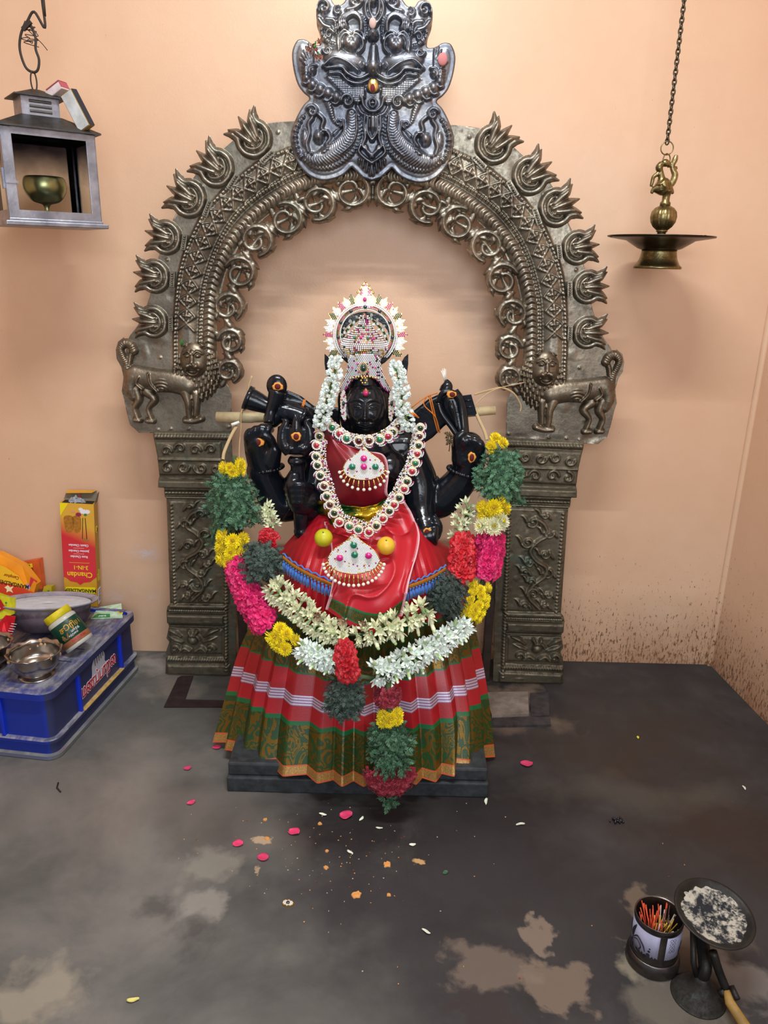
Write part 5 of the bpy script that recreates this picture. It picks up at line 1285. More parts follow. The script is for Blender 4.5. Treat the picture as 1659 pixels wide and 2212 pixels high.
def pendant(name, label, cx_, cy_, w_, h_, Y, gl, npearl, hang):
    e_ = empty(name, P3(cx_, cy_, Y), label, 'pendant'); f = lambda x, y: Y
    V = spline([(cx_, cy_-h_*.62),(cx_+w_*.14, cy_-h_*.46),(cx_+w_*.42, cy_-h_*.18),(cx_+w_*.50, cy_+h_*.08),(cx_+w_*.36, cy_+h_*.30),(cx_, cy_+h_*.40),(cx_-w_*.36, cy_+h_*.30),(cx_-w_*.50, cy_+h_*.08),(cx_-w_*.42, cy_-h_*.18),(cx_-w_*.14, cy_-h_*.46)], 4, closed=True)
    m2 = MB(); plate(m2, V, f, .004); m2.tube([P3(x, y, Y) for x, y in V], .0018, 6, closed=True)
    bk = keep(m2.build('pendant_plate', gold), e_)
    m2 = MB(); pave(m2, V, lambda x, y: Y-.0005, 3.6, 1.95, rnd=lambda x, y: 1 if hr.random() > .05 else hr.choice((0, 2))); keep(tag(m2.build('rhinestones', JM), kind='stuff'), bk)
    for (dx_, dy_, c_) in gl:
        o = link('gem', gems[c_]); o.location = P3(cx_+dx_, cy_+dy_, Y-.003); o.scale = (1.15,)*3; keep(o, bk)
    for i in range(npearl):
        t = i/(npearl-1); a = R(186+168*t); ex, ey = cx_+w_*.50*math.cos(a), cy_+h_*.06-h_*.38*math.sin(a)
        px_, py_ = cx_+w_*.60*math.cos(a), cy_+h_*.10-h_*.62*math.sin(a)
        m2 = MB(); A_, B_ = P3(ex, ey, Y-.001), P3(px_, py_, Y-.002); m2.tube([A_, A_.lerp(B_, .4), A_.lerp(B_, .7), B_], [.0014,.0026,.0012,.0012], 6); m2.ell(A_.lerp(B_, .55), .0022, seg=8, ring=5); d_ = keep(m2.build('gilt_dangle', gold), e_)
        m2 = MB(); m2.ell(B_, .0046, seg=12, ring=8); keep(m2.build('pearl', pearl), e_)
    m2 = MB()
    for (x, y) in hang: 
        c_ = P3(x, y, Y); m2.tube([c_+Vector((.003*math.cos(t), 0, .0045*math.sin(t))) for t in np.linspace(0, 2*math.pi, 12, endpoint=False)], .0009, 5, closed=True)
    keep(m2.build('hanging_ring', gold), e_); return e_
pendant('pearl_pendant', 'fan-shaped rhinestone pendant with pearls on the maroon bodice', 786, 1009, 88, 68, -.600, [(0,-19,'m'),(0,-1,'m'),(-25,-1,'g'),(25,-1,'g')], 13, [(786,962)])
pendant('pearl_pendant', 'large round rhinestone pendant with pearls lying between the two limes', 764, 1206, 110, 82, -.775, [(0,-29,'g'),(2,-8,'g'),(-30,-1,'m'),(32,-6,'m')], 19, [(764,1158)])

# limes
def lime(px, py, Y, c1, c2, label):
    m_, nt, p = nmat('lime_skin'); v = coords(nt); n1 = noise(nt, v, 25, 3)
    nt.links.new(ramp(nt, n1, [(.35, c1), (.65, c2)]), p.inputs['Base Color']); p.inputs['Roughness'].default_value = .38; p.inputs['Subsurface Weight'].default_value = .1; p.inputs['Subsurface Scale'].default_value = .005
    bump(nt, p, voro(nt, v, 420), .25, .0006)
    kk = pxm(px, py, Y); e_ = empty('lime', P3(px, py, Y), label, 'lime', 'limes on the lap of the statue')
    m2 = MB(); m2.lathe((0,0,0), [(.0005,-1.02*20*kk)]+[(20*kk*math.cos(a), 20*kk*math.sin(a)*1.0) for a in np.linspace(-1.42, 1.42, 18)]+[(.0005, 1.03*20*kk)], 28, rot=Matrix.Rotation(R(35), 3, 'X'))
    m2.build('fruit', m_, e_); m2 = MB(); q = Matrix.Rotation(R(35), 3, 'X') @ Vector((0, 0, 20.5*kk)); m2.ell(q, .0022, seg=8, ring=5); m2.build('stem_scar', plain('dry_brown_stem', srgb(120,100,50), .8), e_)
lime(699,1162,-.655, srgb(176,178,20), srgb(196,192,40), 'greenish lime resting on the left knee of the red sari')
lime(834,1179,-.700, srgb(214,170,30), srgb(224,184,58), 'yellow lime resting to the right of the round pendant')
# ================================================================ FLOWERS AND GARLANDS
def petal_mat(name, c, c2, rough=.55, sss=.12, var=.35):
    m_, nt, p = nmat(name); oi = nd(nt, 'ShaderNodeObjectInfo'); v = coords(nt)
    n1 = noise(nt, v, 90, 2); base = ramp(nt, n1, [(.35, c), (.65, c2)])
    hs = nd(nt, 'ShaderNodeHueSaturation'); nt.links.new(base, hs.inputs['Color'])
    nt.links.new(math_(nt, 'MULTIPLY_ADD', oi.outputs['Random'], var, 1-var/2), hs.inputs['Value'])
    nt.links.new(hs.outputs[0], p.inputs['Base Color']); p.inputs['Roughness'].default_value = rough
    p.inputs['Subsurface Weight'].default_value = sss; p.inputs['Subsurface Scale'].default_value = .003; p.inputs['Sheen Weight'].default_value = .1
    return m_
yel = petal_mat('yellow_mum_petal', srgb(255,226,6), srgb(255,240,40), var=.12); yelc = petal_mat('yellow_mum_heart', srgb(252,212,2), srgb(255,226,10), var=.12)
crm = petal_mat('cream_mum_petal', srgb(238,236,190), srgb(248,246,215)); mag = petal_mat('magenta_rose_petal', srgb(200,14,90), srgb(226,30,112), .5)
red = petal_mat('red_rose_petal', srgb(170,8,24), srgb(205,24,40), .5); mar = petal_mat('wilted_rose_petal', srgb(118,16,34), srgb(150,32,50), .6)
tub = petal_mat('white_tuberose_petal', srgb(226,236,224), srgb(246,250,244), .45, .2, .15); tubc = petal_mat('cream_tuberose_petal', srgb(222,222,180), srgb(238,238,206), .5, .2, .2)
budg = petal_mat('green_bud', srgb(150,190,120), srgb(196,216,160), .5); jas = petal_mat('white_jasmine_petal', srgb(230,240,232), srgb(250,252,248), .4, .2, .12)
lfg = petal_mat('fresh_feathery_leaf', srgb(24,60,38), srgb(80,126,90), .6, .05, .5); lfd = petal_mat('dark_wilted_leaf', srgb(30,44,40), srgb(62,82,72), .65, .0, .5)
brn = petal_mat('withered_brown_petal', srgb(150,122,92), srgb(176,148,116), .8, 0)
def strip(m2, base, dir_, up, L_, W_, cup=.3, curl=.3, mi=0, nseg=4, tip=.0):
    """one petal: strip along dir_, width W_, bending towards up"""
    side = dir_.cross(up).normalized(); vv = []
    for i in range(nseg+1):
        t = i/nseg; wd = W_*math.sin(math.pi*min(1, .18+.80*t**.9))**.6*(1 if i < nseg else .35+tip)
        c = base+dir_*(L_*(math.sin(t*(1-.25*curl))))+up*(L_*curl*t*t)
        vv += [c-side*wd+up*cup*W_, c, c+side*wd+up*cup*W_]
    F_ = []
    for i in range(nseg):
        a = i*3; F_ += [(a, a+3, a+4, a+1), (a+1, a+4, a+5, a+2)]
    m2.add(vv, F_, mi)
def fl_mesh(name, m2, mats):
    me = m2.mesh(name); [me.materials.append(x) for x in mats]; return me
def mum(seed, mats, name='chrysanthemum'):              # radius about 1, facing +Z
    rg = random.Random(seed); m2 = MB()
    for (n, el, L_, W_, z0, mi) in ((24,-8,1.0,.10,0,0),(24,12,.98,.10,.04,0),(22,30,.88,.095,.08,0),(18,48,.74,.09,.12,0),(14,64,.58,.08,.16,1),(9,80,.42,.07,.18,1)):
        for k in range(n):
            a = 2*math.pi*(k+rg.uniform(-.2,.2))/n+el; e = R(el+rg.uniform(-7,7)); d_ = Vector((math.cos(a)*math.cos(e), math.sin(a)*math.cos(e), math.sin(e)))
            u_ = Vector((-math.cos(a)*math.sin(e), -math.sin(a)*math.sin(e), math.cos(e))); strip(m2, Vector((0,0,z0)), d_, u_, L_*rg.uniform(.88,1.06), W_, .5, .18, mi, 3)
    m2.ell((0,0,-.05), (.3,.3,.22), seg=8, ring=6, mi=0); return fl_mesh(name, m2, mats)
def rose(seed, mats, name='rose'):
    rg = random.Random(seed); m2 = MB()
    for L_, (n, el, r_, w_) in enumerate(((3,82,.30,.34),(4,72,.46,.44),(5,58,.62,.52),(5,40,.78,.58),(6,20,.95,.60),(6,2,1.02,.60))):
        for k in range(n):
            a = 2*math.pi*(k+rg.uniform(-.15,.15))/n+L_*.7; e = R(el+rg.uniform(-8,8)); nu_, nv_ = 6, 5; vv = []
            for i in range(nu_+1):
                for j in range(nv_):
                    t = i/nu_; s_ = (j/(nv_-1)-.5)*2; ww_ = w_*math.sin(math.pi*min(.93, .12+.83*t))**.5
                    ang = a+s_*ww_*.95/(max(.35, r_))*.8; rad_ = r_*math.sin(t*1.5)*math.cos(e)*1.05+.05+.10*t*t*(1-math.sin(e)); zz_ = r_*t*math.sin(e)*.95-.05*L_+.10*math.sin(s_*3+k)*t*.7-(.16*t**4 if el < 70 else 0)
                    rad_ *= 1-.10*s_*s_
                    vv.append(Vector((rad_*math.cos(ang), rad_*math.sin(ang), zz_+.22)))
            m2.add(vv, [(i*nv_+j, (i+1)*nv_+j, (i+1)*nv_+j+1, i*nv_+j+1) for i in range(nu_) for j in range(nv_-1)], 0)
    m2.ell((0,0,.1), (.22,.22,.3), seg=8, ring=6, mi=0); return fl_mesh(name, m2, mats)
def tubr(seed, mats, open_=1.0, name='tuberose_blossom'):   # total length about 1 along +Z, star at top
    rg = random.Random(seed); m2 = MB(); bend = Vector((rg.uniform(-.12,.12), rg.uniform(-.12,.12), 0))
    m2.tube([(0,0,-.7),(bend.x,bend.y,-.35),(0,0,0)], [.06,.065,.11], 7, mi=1)
    for lay in range(2):
        for k in range(6):
            a = 2*math.pi*(k+.5*lay)/6+rg.uniform(-.15,.15); e = R((28+28*lay)/open_+rg.uniform(-10,10)); d_ = Vector((math.cos(a)*math.cos(e), math.sin(a)*math.cos(e), math.sin(e)))
            u_ = Vector((-math.cos(a)*math.sin(e), -math.sin(a)*math.sin(e), math.cos(e))); strip(m2, Vector((math.cos(a)*.05, math.sin(a)*.05, -.02)), d_, u_, .66-.14*lay, .105, .4, .12, 0, 3)
    return fl_mesh(name, m2, mats)
def bud(mats, name='tuberose_bud'):
    m2 = MB(); m2.tube([(0,0,-.6),(.04,0,-.2),(.10,0,.2),(.17,0,.5),(.2,0,.66)], [.05,.065,.105,.12,.04], 7, mi=0); m2.ell((.19,0,.6), (.10,.10,.12), seg=7, ring=5, mi=1); return fl_mesh(name, m2, mats)
def jasm(seed):
    rg = random.Random(seed); m2 = MB()
    for k in range(5):
        a = 2*math.pi*k/5+rg.uniform(-.2,.2); e = R(42+rg.uniform(-14,14)); d_ = Vector((math.cos(a)*math.cos(e), math.sin(a)*math.cos(e), math.sin(e))); u_ = Vector((-math.cos(a)*math.sin(e), -math.sin(a)*math.sin(e), math.cos(e)))
        strip(m2, Vector((0,0,0)), d_, u_, .95, .36, .5, .25, 0, 4)
    m2.ell((0,0,.25), (.33,.33,.42), seg=8, ring=6, mi=0); m2.tube([(0,0,-.6),(0,0,.1)], [.08,.14], 6, mi=1); return fl_mesh('jasmine_blossom', m2, [jas, budg])
MUM = [mum(i, [yel, yelc]) for i in (1, 2)]; CMUM = [mum(5, [crm, yel])]
ROSE = {m_.name: [rose(i, [m_]) for i in (1, 2, 3)] for m_ in (red, mag, mar)}
TUB = [tubr(i, [tub, budg], o) for i, o in ((1, 1), (2, 1.3), (3, .8))]; TUBC = [tubr(i, [tubc, budg], o) for i, o in ((4, .75), (5, 1), (6, .55))]
BUD = [bud([budg, tub])]; BUDC = [bud([tubc, budg])]; JAS = [jasm(i) for i in (1, 2, 3)]
FR = random.Random(21)
class Path:
    def __init__(s, pts):       # (px,py,Y,r_px)
        q = spline(pts, 8) if len(pts) > 2 else [tuple(np.array(pts[0])*(1-t)+np.array(pts[1])*t) for t in np.linspace(0, 1, 9)]
        s.P = [P3(*a[:3]) for a in q]; s.r = [a[3]*pxm(*a[:3]) for a in q]; s.L = [0]
        for i in range(1, len(q)): s.L.append(s.L[-1]+(s.P[i]-s.P[i-1]).length)
    def at(s, t):
        u = t*s.L[-1]; i = max(0, min(len(s.L)-2, int(np.searchsorted(s.L, u))-1)); f = (u-s.L[i])/max(1e-9, s.L[i+1]-s.L[i])
        return s.P[i].lerp(s.P[i+1], f), s.r[i]*(1-f)+s.r[i+1]*f, (s.P[i+1]-s.P[i]).normalized()
def orient(nrm, spin): return nrm.to_track_quat('Z', 'Y').to_matrix() @ Matrix.Rotation(spin, 3, 'Z')
def frame(tn):
    f_ = Vector((0,-1,0.12)); f_ = (f_-tn*f_.dot(tn)).normalized(); return f_, tn.cross(f_)
def place(parent, name, meshes, path, rows, size, lift=.72, spread=95, tilt=.15, jit=.15, n_around=3, offs=0.0):
    """sets blossoms round the camera-side of a garland tube, in rows along it"""
    for i in range(rows):
        for k in range(n_around):
            t = (i+.5+FR.uniform(-jit, jit)+(.5 if k % 2 else 0)*.6)/rows; t = min(.99, max(.01, t)); c, r_, tn = path.at(t); f_, sd = frame(tn)
            a = R(((k+.5)/n_around-.5)*2*spread+offs+FR.uniform(-9, 9)); nr = (f_*math.cos(a)+sd*math.sin(a)+tn*FR.uniform(-tilt, tilt)).normalized()
            o = link(name, FR.choice(meshes)); o.location = c+nr*r_*lift; o.rotation_euler = orient(nr, FR.uniform(0, 6.28)).to_euler()
            s_ = size*pxu*FR.uniform(.88, 1.12); o.scale = (s_, s_, s_); keep(o, parent)
pxu = .00122
def leaf_unit(m2, q, d_, up, L_, mi=0):
    side = d_.cross(up).normalized()
    for (t, a_, l_) in ((.25,50,.42),(.25,-50,.42),(.5,42,.45),(.5,-42,.45),(.72,32,.36),(.72,-32,.36),(.78,0,.42)):
        a = R(a_); dd = (d_*math.cos(a)+side*math.sin(a)); b = q+d_*L_*t; w_ = L_*.085; s2 = dd.cross(up).normalized(); e = b+dd*l_*L_+up*FR.uniform(-.08,.05)*L_
        m2.add([b-s2*w_*.4, b+s2*w_*.4, (b+e)/2+s2*w_+up*L_*.02, e, (b+e)/2-s2*w_+up*L_*.02], [(0,1,2,3,4)], mi)
    m2.add([q-side*L_*.03, q+side*L_*.03, q+d_*L_*.85+side*L_*.015, q+d_*L_*.85-side*L_*.015], [(0,1,2,3)], mi)
def leafbunch(parent, path, n, L_px, mat, name='leaf_bunch', shag=.5, lift=.9):
    m2 = MB(); 
    for i in range(n):
        t = FR.uniform(0, 1); c, r_, tn = path.at(t); f_, sd = frame(tn); a = FR.uniform(-2.2, 2.2) if i % 4 else FR.uniform(0, 6.28)
        nr = (f_*math.cos(a)+sd*math.sin(a)).normalized(); rr = r_*FR.uniform(.45, lift); q = c+nr*rr
        d_ = (nr*FR.uniform(.1, .9)*shag+tn*FR.uniform(-.8, .9)+f_.cross(tn)*FR.uniform(-.9, .9)+Vector((0,0,-.25))).normalized()
        up = (nr+Vector((FR.uniform(-.6,.6), FR.uniform(-.6,.6), FR.uniform(-.6,.6)))); up = (up-d_*up.dot(d_)).normalized()
        leaf_unit(m2, q, d_, up, L_px*pxu*FR.uniform(.7, 1.25))
    n_ = len(path.P); m2.tube([path.P[0], path.P[n_//2], path.P[-1]], [path.r[0]*.45, path.r[n_//2]*.6, path.r[-1]*.45], 8)
    return keep(tag(m2.build(name, mat), kind='stuff'), parent)
strm = plain('twisted_banana_fibre', srgb(186,160,120), .8, bmp=.5)
def core(parent, pts, r=.006):
    q = spline(pts, 6); m2 = MB(); m2.tube([P3(*a[:3]) for a in q], r, 7); return keep(m2.build('garland_cord', plain('green_garland_core', srgb(70,84,50), .8)), parent)

# ---- big outer garland
og = empty('flower_garland', P3(780,1460,-.80), 'large outer garland of yellow, pink and white bunches hanging from both raised hands', 'garland', 'garlands on the statue')
core(og, [(507,985,-.48),(505,1060,-.50),(505,1180,-.55),(535,1285,-.64),(600,1385,-.74),(690,1430,-.80),(800,1465,-.83),(880,1440,-.82),(980,1365,-.74),(1030,1290,-.66),(1060,1190,-.58),(1072,1080,-.52),(1078,980,-.48)], .007)
core(og, [(838,1450,-.84),(842,1560,-.87),(842,1700,-.88)], .008)
# left branch
p = Path([(503,1000,-.50,34),(508,1024,-.505,34)]); place(og, 'yellow_chrysanthemum', MUM, p, 2, 19, .6, 80, n_around=3)
leafbunch(og, Path([(503,1028,-.51,34),(498,1060,-.52,50),(508,1100,-.53,56),(515,1135,-.545,44)]), 900, 15.5, lfg)
leafbunch(og, Path([(470,1120,-.54,10),(462,1150,-.55,8),(456,1180,-.55,4)]), 26, 14, lfg)
p = Path([(505,1150,-.56,38),(503,1185,-.575,36),(500,1215,-.585,26)]); place(og, 'yellow_chrysanthemum', MUM, p, 3, 24, .62, 85, n_around=3)
place(og, 'magenta_rose', ROSE[mag.name], Path([(508,1215,-.60,24),(520,1250,-.625,30),(545,1300,-.665,37),(574,1350,-.705,34)]), 7, 22, .62, 80, n_around=3)
place(og, 'yellow_chrysanthemum', MUM, Path([(596,1362,-.735,24),(618,1385,-.755,32),(625,1400,-.765,30)]), 3, 20, .62, 85, n_around=3)
place(og, 'white_tuberose', TUB, Path([(648,1398,-.785,24),(680,1415,-.80,28),(722,1430,-.81,26)]), 5, 33, .5, 90, n_around=4)
place(og, 'tuberose_bud', BUD, Path([(648,1398,-.785,26),(722,1430,-.81,28)]), 3, 30, .6, 100, n_around=2)
# right branch from the hand down
place(og, 'yellow_chrysanthemum', MUM, Path([(1060,950,-.49,18),(1078,968,-.50,30)]), 2, 19, .6, 80, n_around=2)
leafbunch(og, Path([(1085,975,-.505,26),(1080,1015,-.515,48),(1075,1045,-.525,52),(1066,1072,-.535,40)]), 850, 15.5, lfg)
leafbunch(og, Path([(1100,1050,-.53,10),(1120,1075,-.53,8),(1128,1092,-.53,5)]), 22, 14, lfg)
place(og, 'yellow_chrysanthemum', MUM, Path([(1062,1082,-.545,40),(1070,1115,-.555,38)]), 2, 25, .62, 80, n_around=3)
place(og, 'cream_chrysanthemum', CMUM, Path([(1060,1125,-.565,38),(1062,1142,-.575,38)]), 1, 27, .66, 62, n_around=3)
place(og, 'magenta_rose', ROSE[mag.name], Path([(1060,1160,-.585,32),(1056,1200,-.60,36),(1050,1240,-.62,26)]), 4, 23, .62, 80, n_around=3)
place(og, 'yellow_chrysanthemum', MUM, Path([(1038,1265,-.65,24),(1030,1300,-.675,27),(1012,1335,-.70,27)]), 5, 17, .62, 85, n_around=3)
place(og, 'white_tuberose', TUB, Path([(1010,1345,-.715,22),(960,1382,-.76,30),(890,1420,-.80,34),(830,1448,-.82,38),(805,1452,-.825,38)]), 11, 36, .5, 95, n_around=4)
place(og, 'tuberose_bud', BUD, Path([(1000,1350,-.72,26),(900,1415,-.80,34),(810,1450,-.825,40)]), 8, 32, .6, 105, n_around=2)
# hanging tassel at the centre
place(og, 'wilted_rose', ROSE[mar.name], Path([(838,1492,-.835,30),(838,1512,-.84,30)]), 2, 19, .66, 80, n_around=3)
place(og, 'yellow_chrysanthemum', MUM, Path([(842,1535,-.85,27),(843,1555,-.855,30)]), 2, 21, .62, 75, n_around=3)
leafbunch(og, Path([(843,1568,-.86,34),(843,1610,-.868,48),(845,1655,-.875,40)]), 700, 15, lfg)
place(og, 'wilted_rose', ROSE[mar.name], Path([(806,1662,-.875,22),(822,1688,-.88,30),(862,1688,-.88,30),(880,1664,-.875,24)]), 7, 16, .66, 88, n_around=3)
leafbunch(og, Path([(838,1700,-.885,12),(842,1725,-.885,10),(842,1742,-.885,3)]), 26, 16, lfg)

# ---- inner, older garland
ig = empty('flower_garland', P3(760,1380,-.78), 'smaller inner garland of cream tuberoses, dark leaves and red roses lying on the lap', 'garland', 'garlands on the statue')
core(ig, [(575,1090,-.47),(590,1170,-.54),(575,1230,-.62),(640,1310,-.71),(720,1360,-.77),(800,1370,-.79),(880,1345,-.78),(950,1290,-.70),(995,1210,-.60),(1010,1100,-.50)], .006)
core(ig, [(748,1380,-.79),(748,1450,-.85),(745,1540,-.865)], .007)
place(ig, 'cream_tuberose', TUBC, Path([(572,1090,-.47,14),(590,1140,-.50,20)]), 4, 27, .5, 90, n_around=3)
place(ig, 'red_rose', ROSE[red.name], Path([(572,1160,-.55,20),(598,1172,-.57,22)]), 2, 16, .7, 75, n_around=3)
leafbunch(ig, Path([(575,1185,-.60,36),(565,1220,-.63,46),(572,1248,-.65,38)]), 720, 14, lfd)
place(ig, 'cream_tuberose', TUBC, Path([(585,1262,-.665,30),(630,1300,-.71,36),(690,1350,-.76,34),(748,1376,-.79,26)]), 11, 34, .5, 95, n_around=4)
place(ig, 'tuberose_bud', BUDC, Path([(585,1262,-.665,34),(735,1372,-.785,30)]), 6, 32, .6, 105, n_around=2)
place(ig, 'red_rose', ROSE[red.name], Path([(742,1392,-.85,12),(748,1422,-.868,22),(752,1455,-.875,24)]), 4, 20, .6, 60, n_around=2)
leafbunch(ig, Path([(748,1470,-.855,34),(745,1505,-.86,40),(742,1540,-.865,32)]), 560, 15, lfd)
place(ig, 'cream_tuberose', TUBC, Path([(764,1378,-.80,20),(820,1358,-.80,30),(870,1340,-.79,34),(925,1315,-.76,32)]), 8, 36, .5, 95, n_around=3)
place(ig, 'tuberose_bud', BUDC, Path([(780,1375,-.80,26),(925,1315,-.76,36)]), 5, 36, .7, 105, n_around=2)
place(ig, 'withered_blossom', [tubr(9, [brn, budg], .7, 'withered_blossom')], Path([(660,1320,-.75,24),(830,1352,-.82,24)]), 3, 26, .6, 60, n_around=1)
leafbunch(ig, Path([(975,1255,-.65,34),(965,1290,-.70,44),(950,1318,-.735,36)]), 660, 14, lfd)
place(ig, 'red_rose', ROSE[red.name], Path([(1000,1165,-.575,26),(1000,1205,-.61,34),(996,1245,-.65,28)]), 4, 22, .62, 70, n_around=3)
place(ig, 'cream_tuberose', TUBC, Path([(1018,1090,-.50,22),(1002,1110,-.52,26),(985,1165,-.56,18)]), 5, 30, .5, 95, n_around=3)

# ---- jasmine strings down both sides of the face
def jstr(label, pts, n):
    e_ = empty('jasmine_string', P3(*pts[len(pts)//2][:3]), label, 'flower string', 'jasmine strings beside the face')
    p = Path(pts); core(e_, [q[:3] for q in pts], .0035); 
    for i in range(n):
        t = (i+FR.uniform(0,1))/n; c, r_, tn = p.at(t); f_, sd = frame(tn); a = R(FR.uniform(-88, 88)); nr = (f_*math.cos(a)+sd*math.sin(a)+tn*FR.uniform(-.3,.3)).normalized()
        o = link('jasmine_blossom', FR.choice(JAS)); o.location = c+nr*r_*.55; o.rotation_euler = orient(nr, FR.uniform(0,6.28)).to_euler(); s_ = 12.5*pxu*FR.uniform(.85,1.2); o.scale = (s_,)*3; keep(o, e_)
jstr('string of white jasmine hanging down on the left of the black face', [(724,778,-.47,10),(724,800,-.50,15),(714,838,-.515,17),(704,875,-.525,18),(695,905,-.53,17),(690,925,-.53,11)], 98)
jstr('string of white jasmine hanging down on the right of the black face', [(852,788,-.47,10),(860,810,-.50,15),(868,850,-.515,16),(868,880,-.525,17),(880,910,-.53,17),(882,930,-.53,11)], 96)
e_ = empty('jasmine_string', P3(790,700,-.42), 'short jasmine wreath seen inside the crown halo behind the onion dome', 'flower string')
p = Path([(738,745,-.405,8),(748,715,-.405,10),(775,690,-.405,9),(800,688,-.405,9),(825,712,-.405,10),(838,742,-.405,8)]); core(e_, [(738,745,-.40),(748,715,-.40),(788,684,-.40),(825,712,-.40),(838,742,-.40)], .003)
place(e_, 'jasmine_blossom', JAS, p, 11, 8.5, .5, 80, n_around=3)
# ================================================================ HANGING LANTERN AND HANGING OIL LAMP
lsteel = plain('tarnished_lantern_steel', (.26,.28,.34), .38, .9, var=.35, vscale=18, bmp=.3); ldark = plain('sooty_lantern_tin', (.055,.052,.048), .5, .6, var=.4, vscale=25, bmp=.4)
iron = plain('rusty_iron_wire', (.045,.035,.03), .6, .5)
gm, nt, p = nmat('smoked_lantern_glass'); p.inputs['Transmission Weight'].default_value = 1; p.inputs['Roughness'].default_value = .03; p.inputs['IOR'].default_value = 1.05
sep = nd(nt, 'ShaderNodeSeparateXYZ'); tcg = nd(nt, 'ShaderNodeTexCoord'); nt.links.new(tcg.outputs['Object'], sep.inputs[0])
sm_ = math_(nt, 'ADD', math_(nt, 'MULTIPLY_ADD', sep.outputs[2], 10.0, -1.55), math_(nt, 'MULTIPLY', noise(nt, coords(nt), 9, 4), .9), clamp=True)
nt.links.new(mix(nt, sm_, (.93,.95,.93), (.10,.10,.14)), p.inputs['Base Color'])
brl = brass_mat('polished_oil_lamp_brass', (.16,.12,.05), (.30,.24,.11), (.46,.38,.20), .28, 0, 9, .95, .6)
oily = plain('oil_blackened_brass', (.03,.024,.015), .32, .8, var=.5, vscale=30)
LY = -.26
kk = pxm(105, 380, LY); base = P3(106, 492, LY)        # bottom centre of the lantern
lt = empty('hanging_lantern', base, 'square glass-sided steel lantern hanging from a wire at the left', 'lantern', rot=(0, 0, R(37)))
W2, D2 = .128, .110; HH = 190*kk                      # half widths taken from the picture
def lm(name, m2, mat, par=lt): o = m2.build(name, mat); o.parent = par; return o
w_ = .1175; d2 = .095; z0 = .018; z1 = HH*.98
m2 = MB(); m2.box((0,0,.006), (w_*2+.030, d2*2+.030, .012)); m2.box((0,0,.0145), (w_*2+.008, d2*2+.008, .009)); bevel(lm('base_tray', m2, lsteel), .002)
for sx in (-1, 1):
    for sy in (-1, 1):
        m2 = MB(); m2.box((sx*(w_-.012), sy*d2, (z0+z1)/2), (.024, .004, z1-z0)); m2.box((sx*w_, sy*(d2-.010), (z0+z1)/2), (.004, .022, z1-z0)); bevel(lm('corner_post', m2, lsteel), .001)
for sy in (-1, 1):
    m2 = MB(); m2.box((0, sy*d2, z0+.010), (w_*2-.046, .004, .022)); lm('frame_rail', m2, lsteel); m2 = MB(); m2.box((0, sy*d2, z1-.008), (w_*2-.046, .004, .018)); lm('frame_rail', m2, lsteel)
    m2 = MB(); m2.box((0, sy*(d2-.005), (z0+z1)/2), (w_*2-.02, .0022, z1-z0-.01)); lm('glass_pane', m2, gm)
for sx in (-1, 1):
    m2 = MB(); m2.box((sx*w_, 0, z0+.010), (.004, d2*2-.040, .022)); lm('frame_rail', m2, lsteel); m2 = MB(); m2.box((sx*w_, 0, z1-.008), (.004, d2*2-.040, .018)); lm('frame_rail', m2, lsteel)
    m2 = MB(); m2.box((sx*(w_-.005), 0, (z0+z1)/2), (.0022, d2*2-.02, z1-z0-.01)); lm('glass_pane', m2, gm)
m2 = MB(); m2.box((-w_-.003, -d2+.020, z0+HH*.40), (.006, .012, .050)); m2.box((-w_+.012, -d2-.004, z0+HH*.36), (.030, .004, .006)); lm('door_latch', m2, lsteel)
def frustum(m2, w1, d1, zz1, w2, d2_, zz2, mi=0):
    vv = [(-w1,-d1,zz1),(w1,-d1,zz1),(w1,d1,zz1),(-w1,d1,zz1),(-w2,-d2_,zz2),(w2,-d2_,zz2),(w2,d2_,zz2),(-w2,d2_,zz2)]
    m2.add(vv, [(3,2,1,0),(4,5,6,7),(0,1,5,4),(1,2,6,5),(2,3,7,6),(3,0,4,7)], mi, False)
m2 = MB(); m2.box((0,0,z1+.002), (w_*2+.030, d2*2+.030, .004)); frustum(m2, w_+.015, d2+.015, z1+.004, .052, .045, z1+.040); lm('lantern_roof', m2, ldark)
m2 = MB(); m2.box((0,0,z1+.062), (.096,.084,.050)); ch = lm('vent_chimney', m2, lsteel)
m2 = MB()
for i in range(3):
    for sy in (-1, 1): m2.box((0, sy*.0435, z1+.050+i*.012), (.056, .004, .0055), Matrix.Rotation(R(20*sy), 3, 'X'))
lm('vent_louvre', m2, ldark, ch)
m2 = MB(); frustum(m2, .064, .056, z1+.087, .010, .010, z1+.108); m2.box((0,0,z1+.086), (.132,.116,.003)); lm('chimney_cap', m2, ldark)
m2 = MB(); m2.tube([(.0075*math.cos(a), 0, z1+.128+.024*math.sin(a)) for a in np.linspace(0, 2*math.pi, 20, endpoint=False)], .0020, 8, closed=True); lm('hanging_ring', m2, iron)
m2 = MB(); m2.tube([(.095,-.02,z1+.012),(.099,-.02,z1+.052),(.090,-.02,z1+.075)], .0022, 6); m2.tube([(.103,-.015,z1+.012),(.106,-.015,z1+.050),(.09,-.015,z1+.075)], .0022, 6); lm('broken_bail', m2, iron)
ring_w = lt.rotation_euler.to_matrix() @ Vector((0,0,z1+.150)) + base
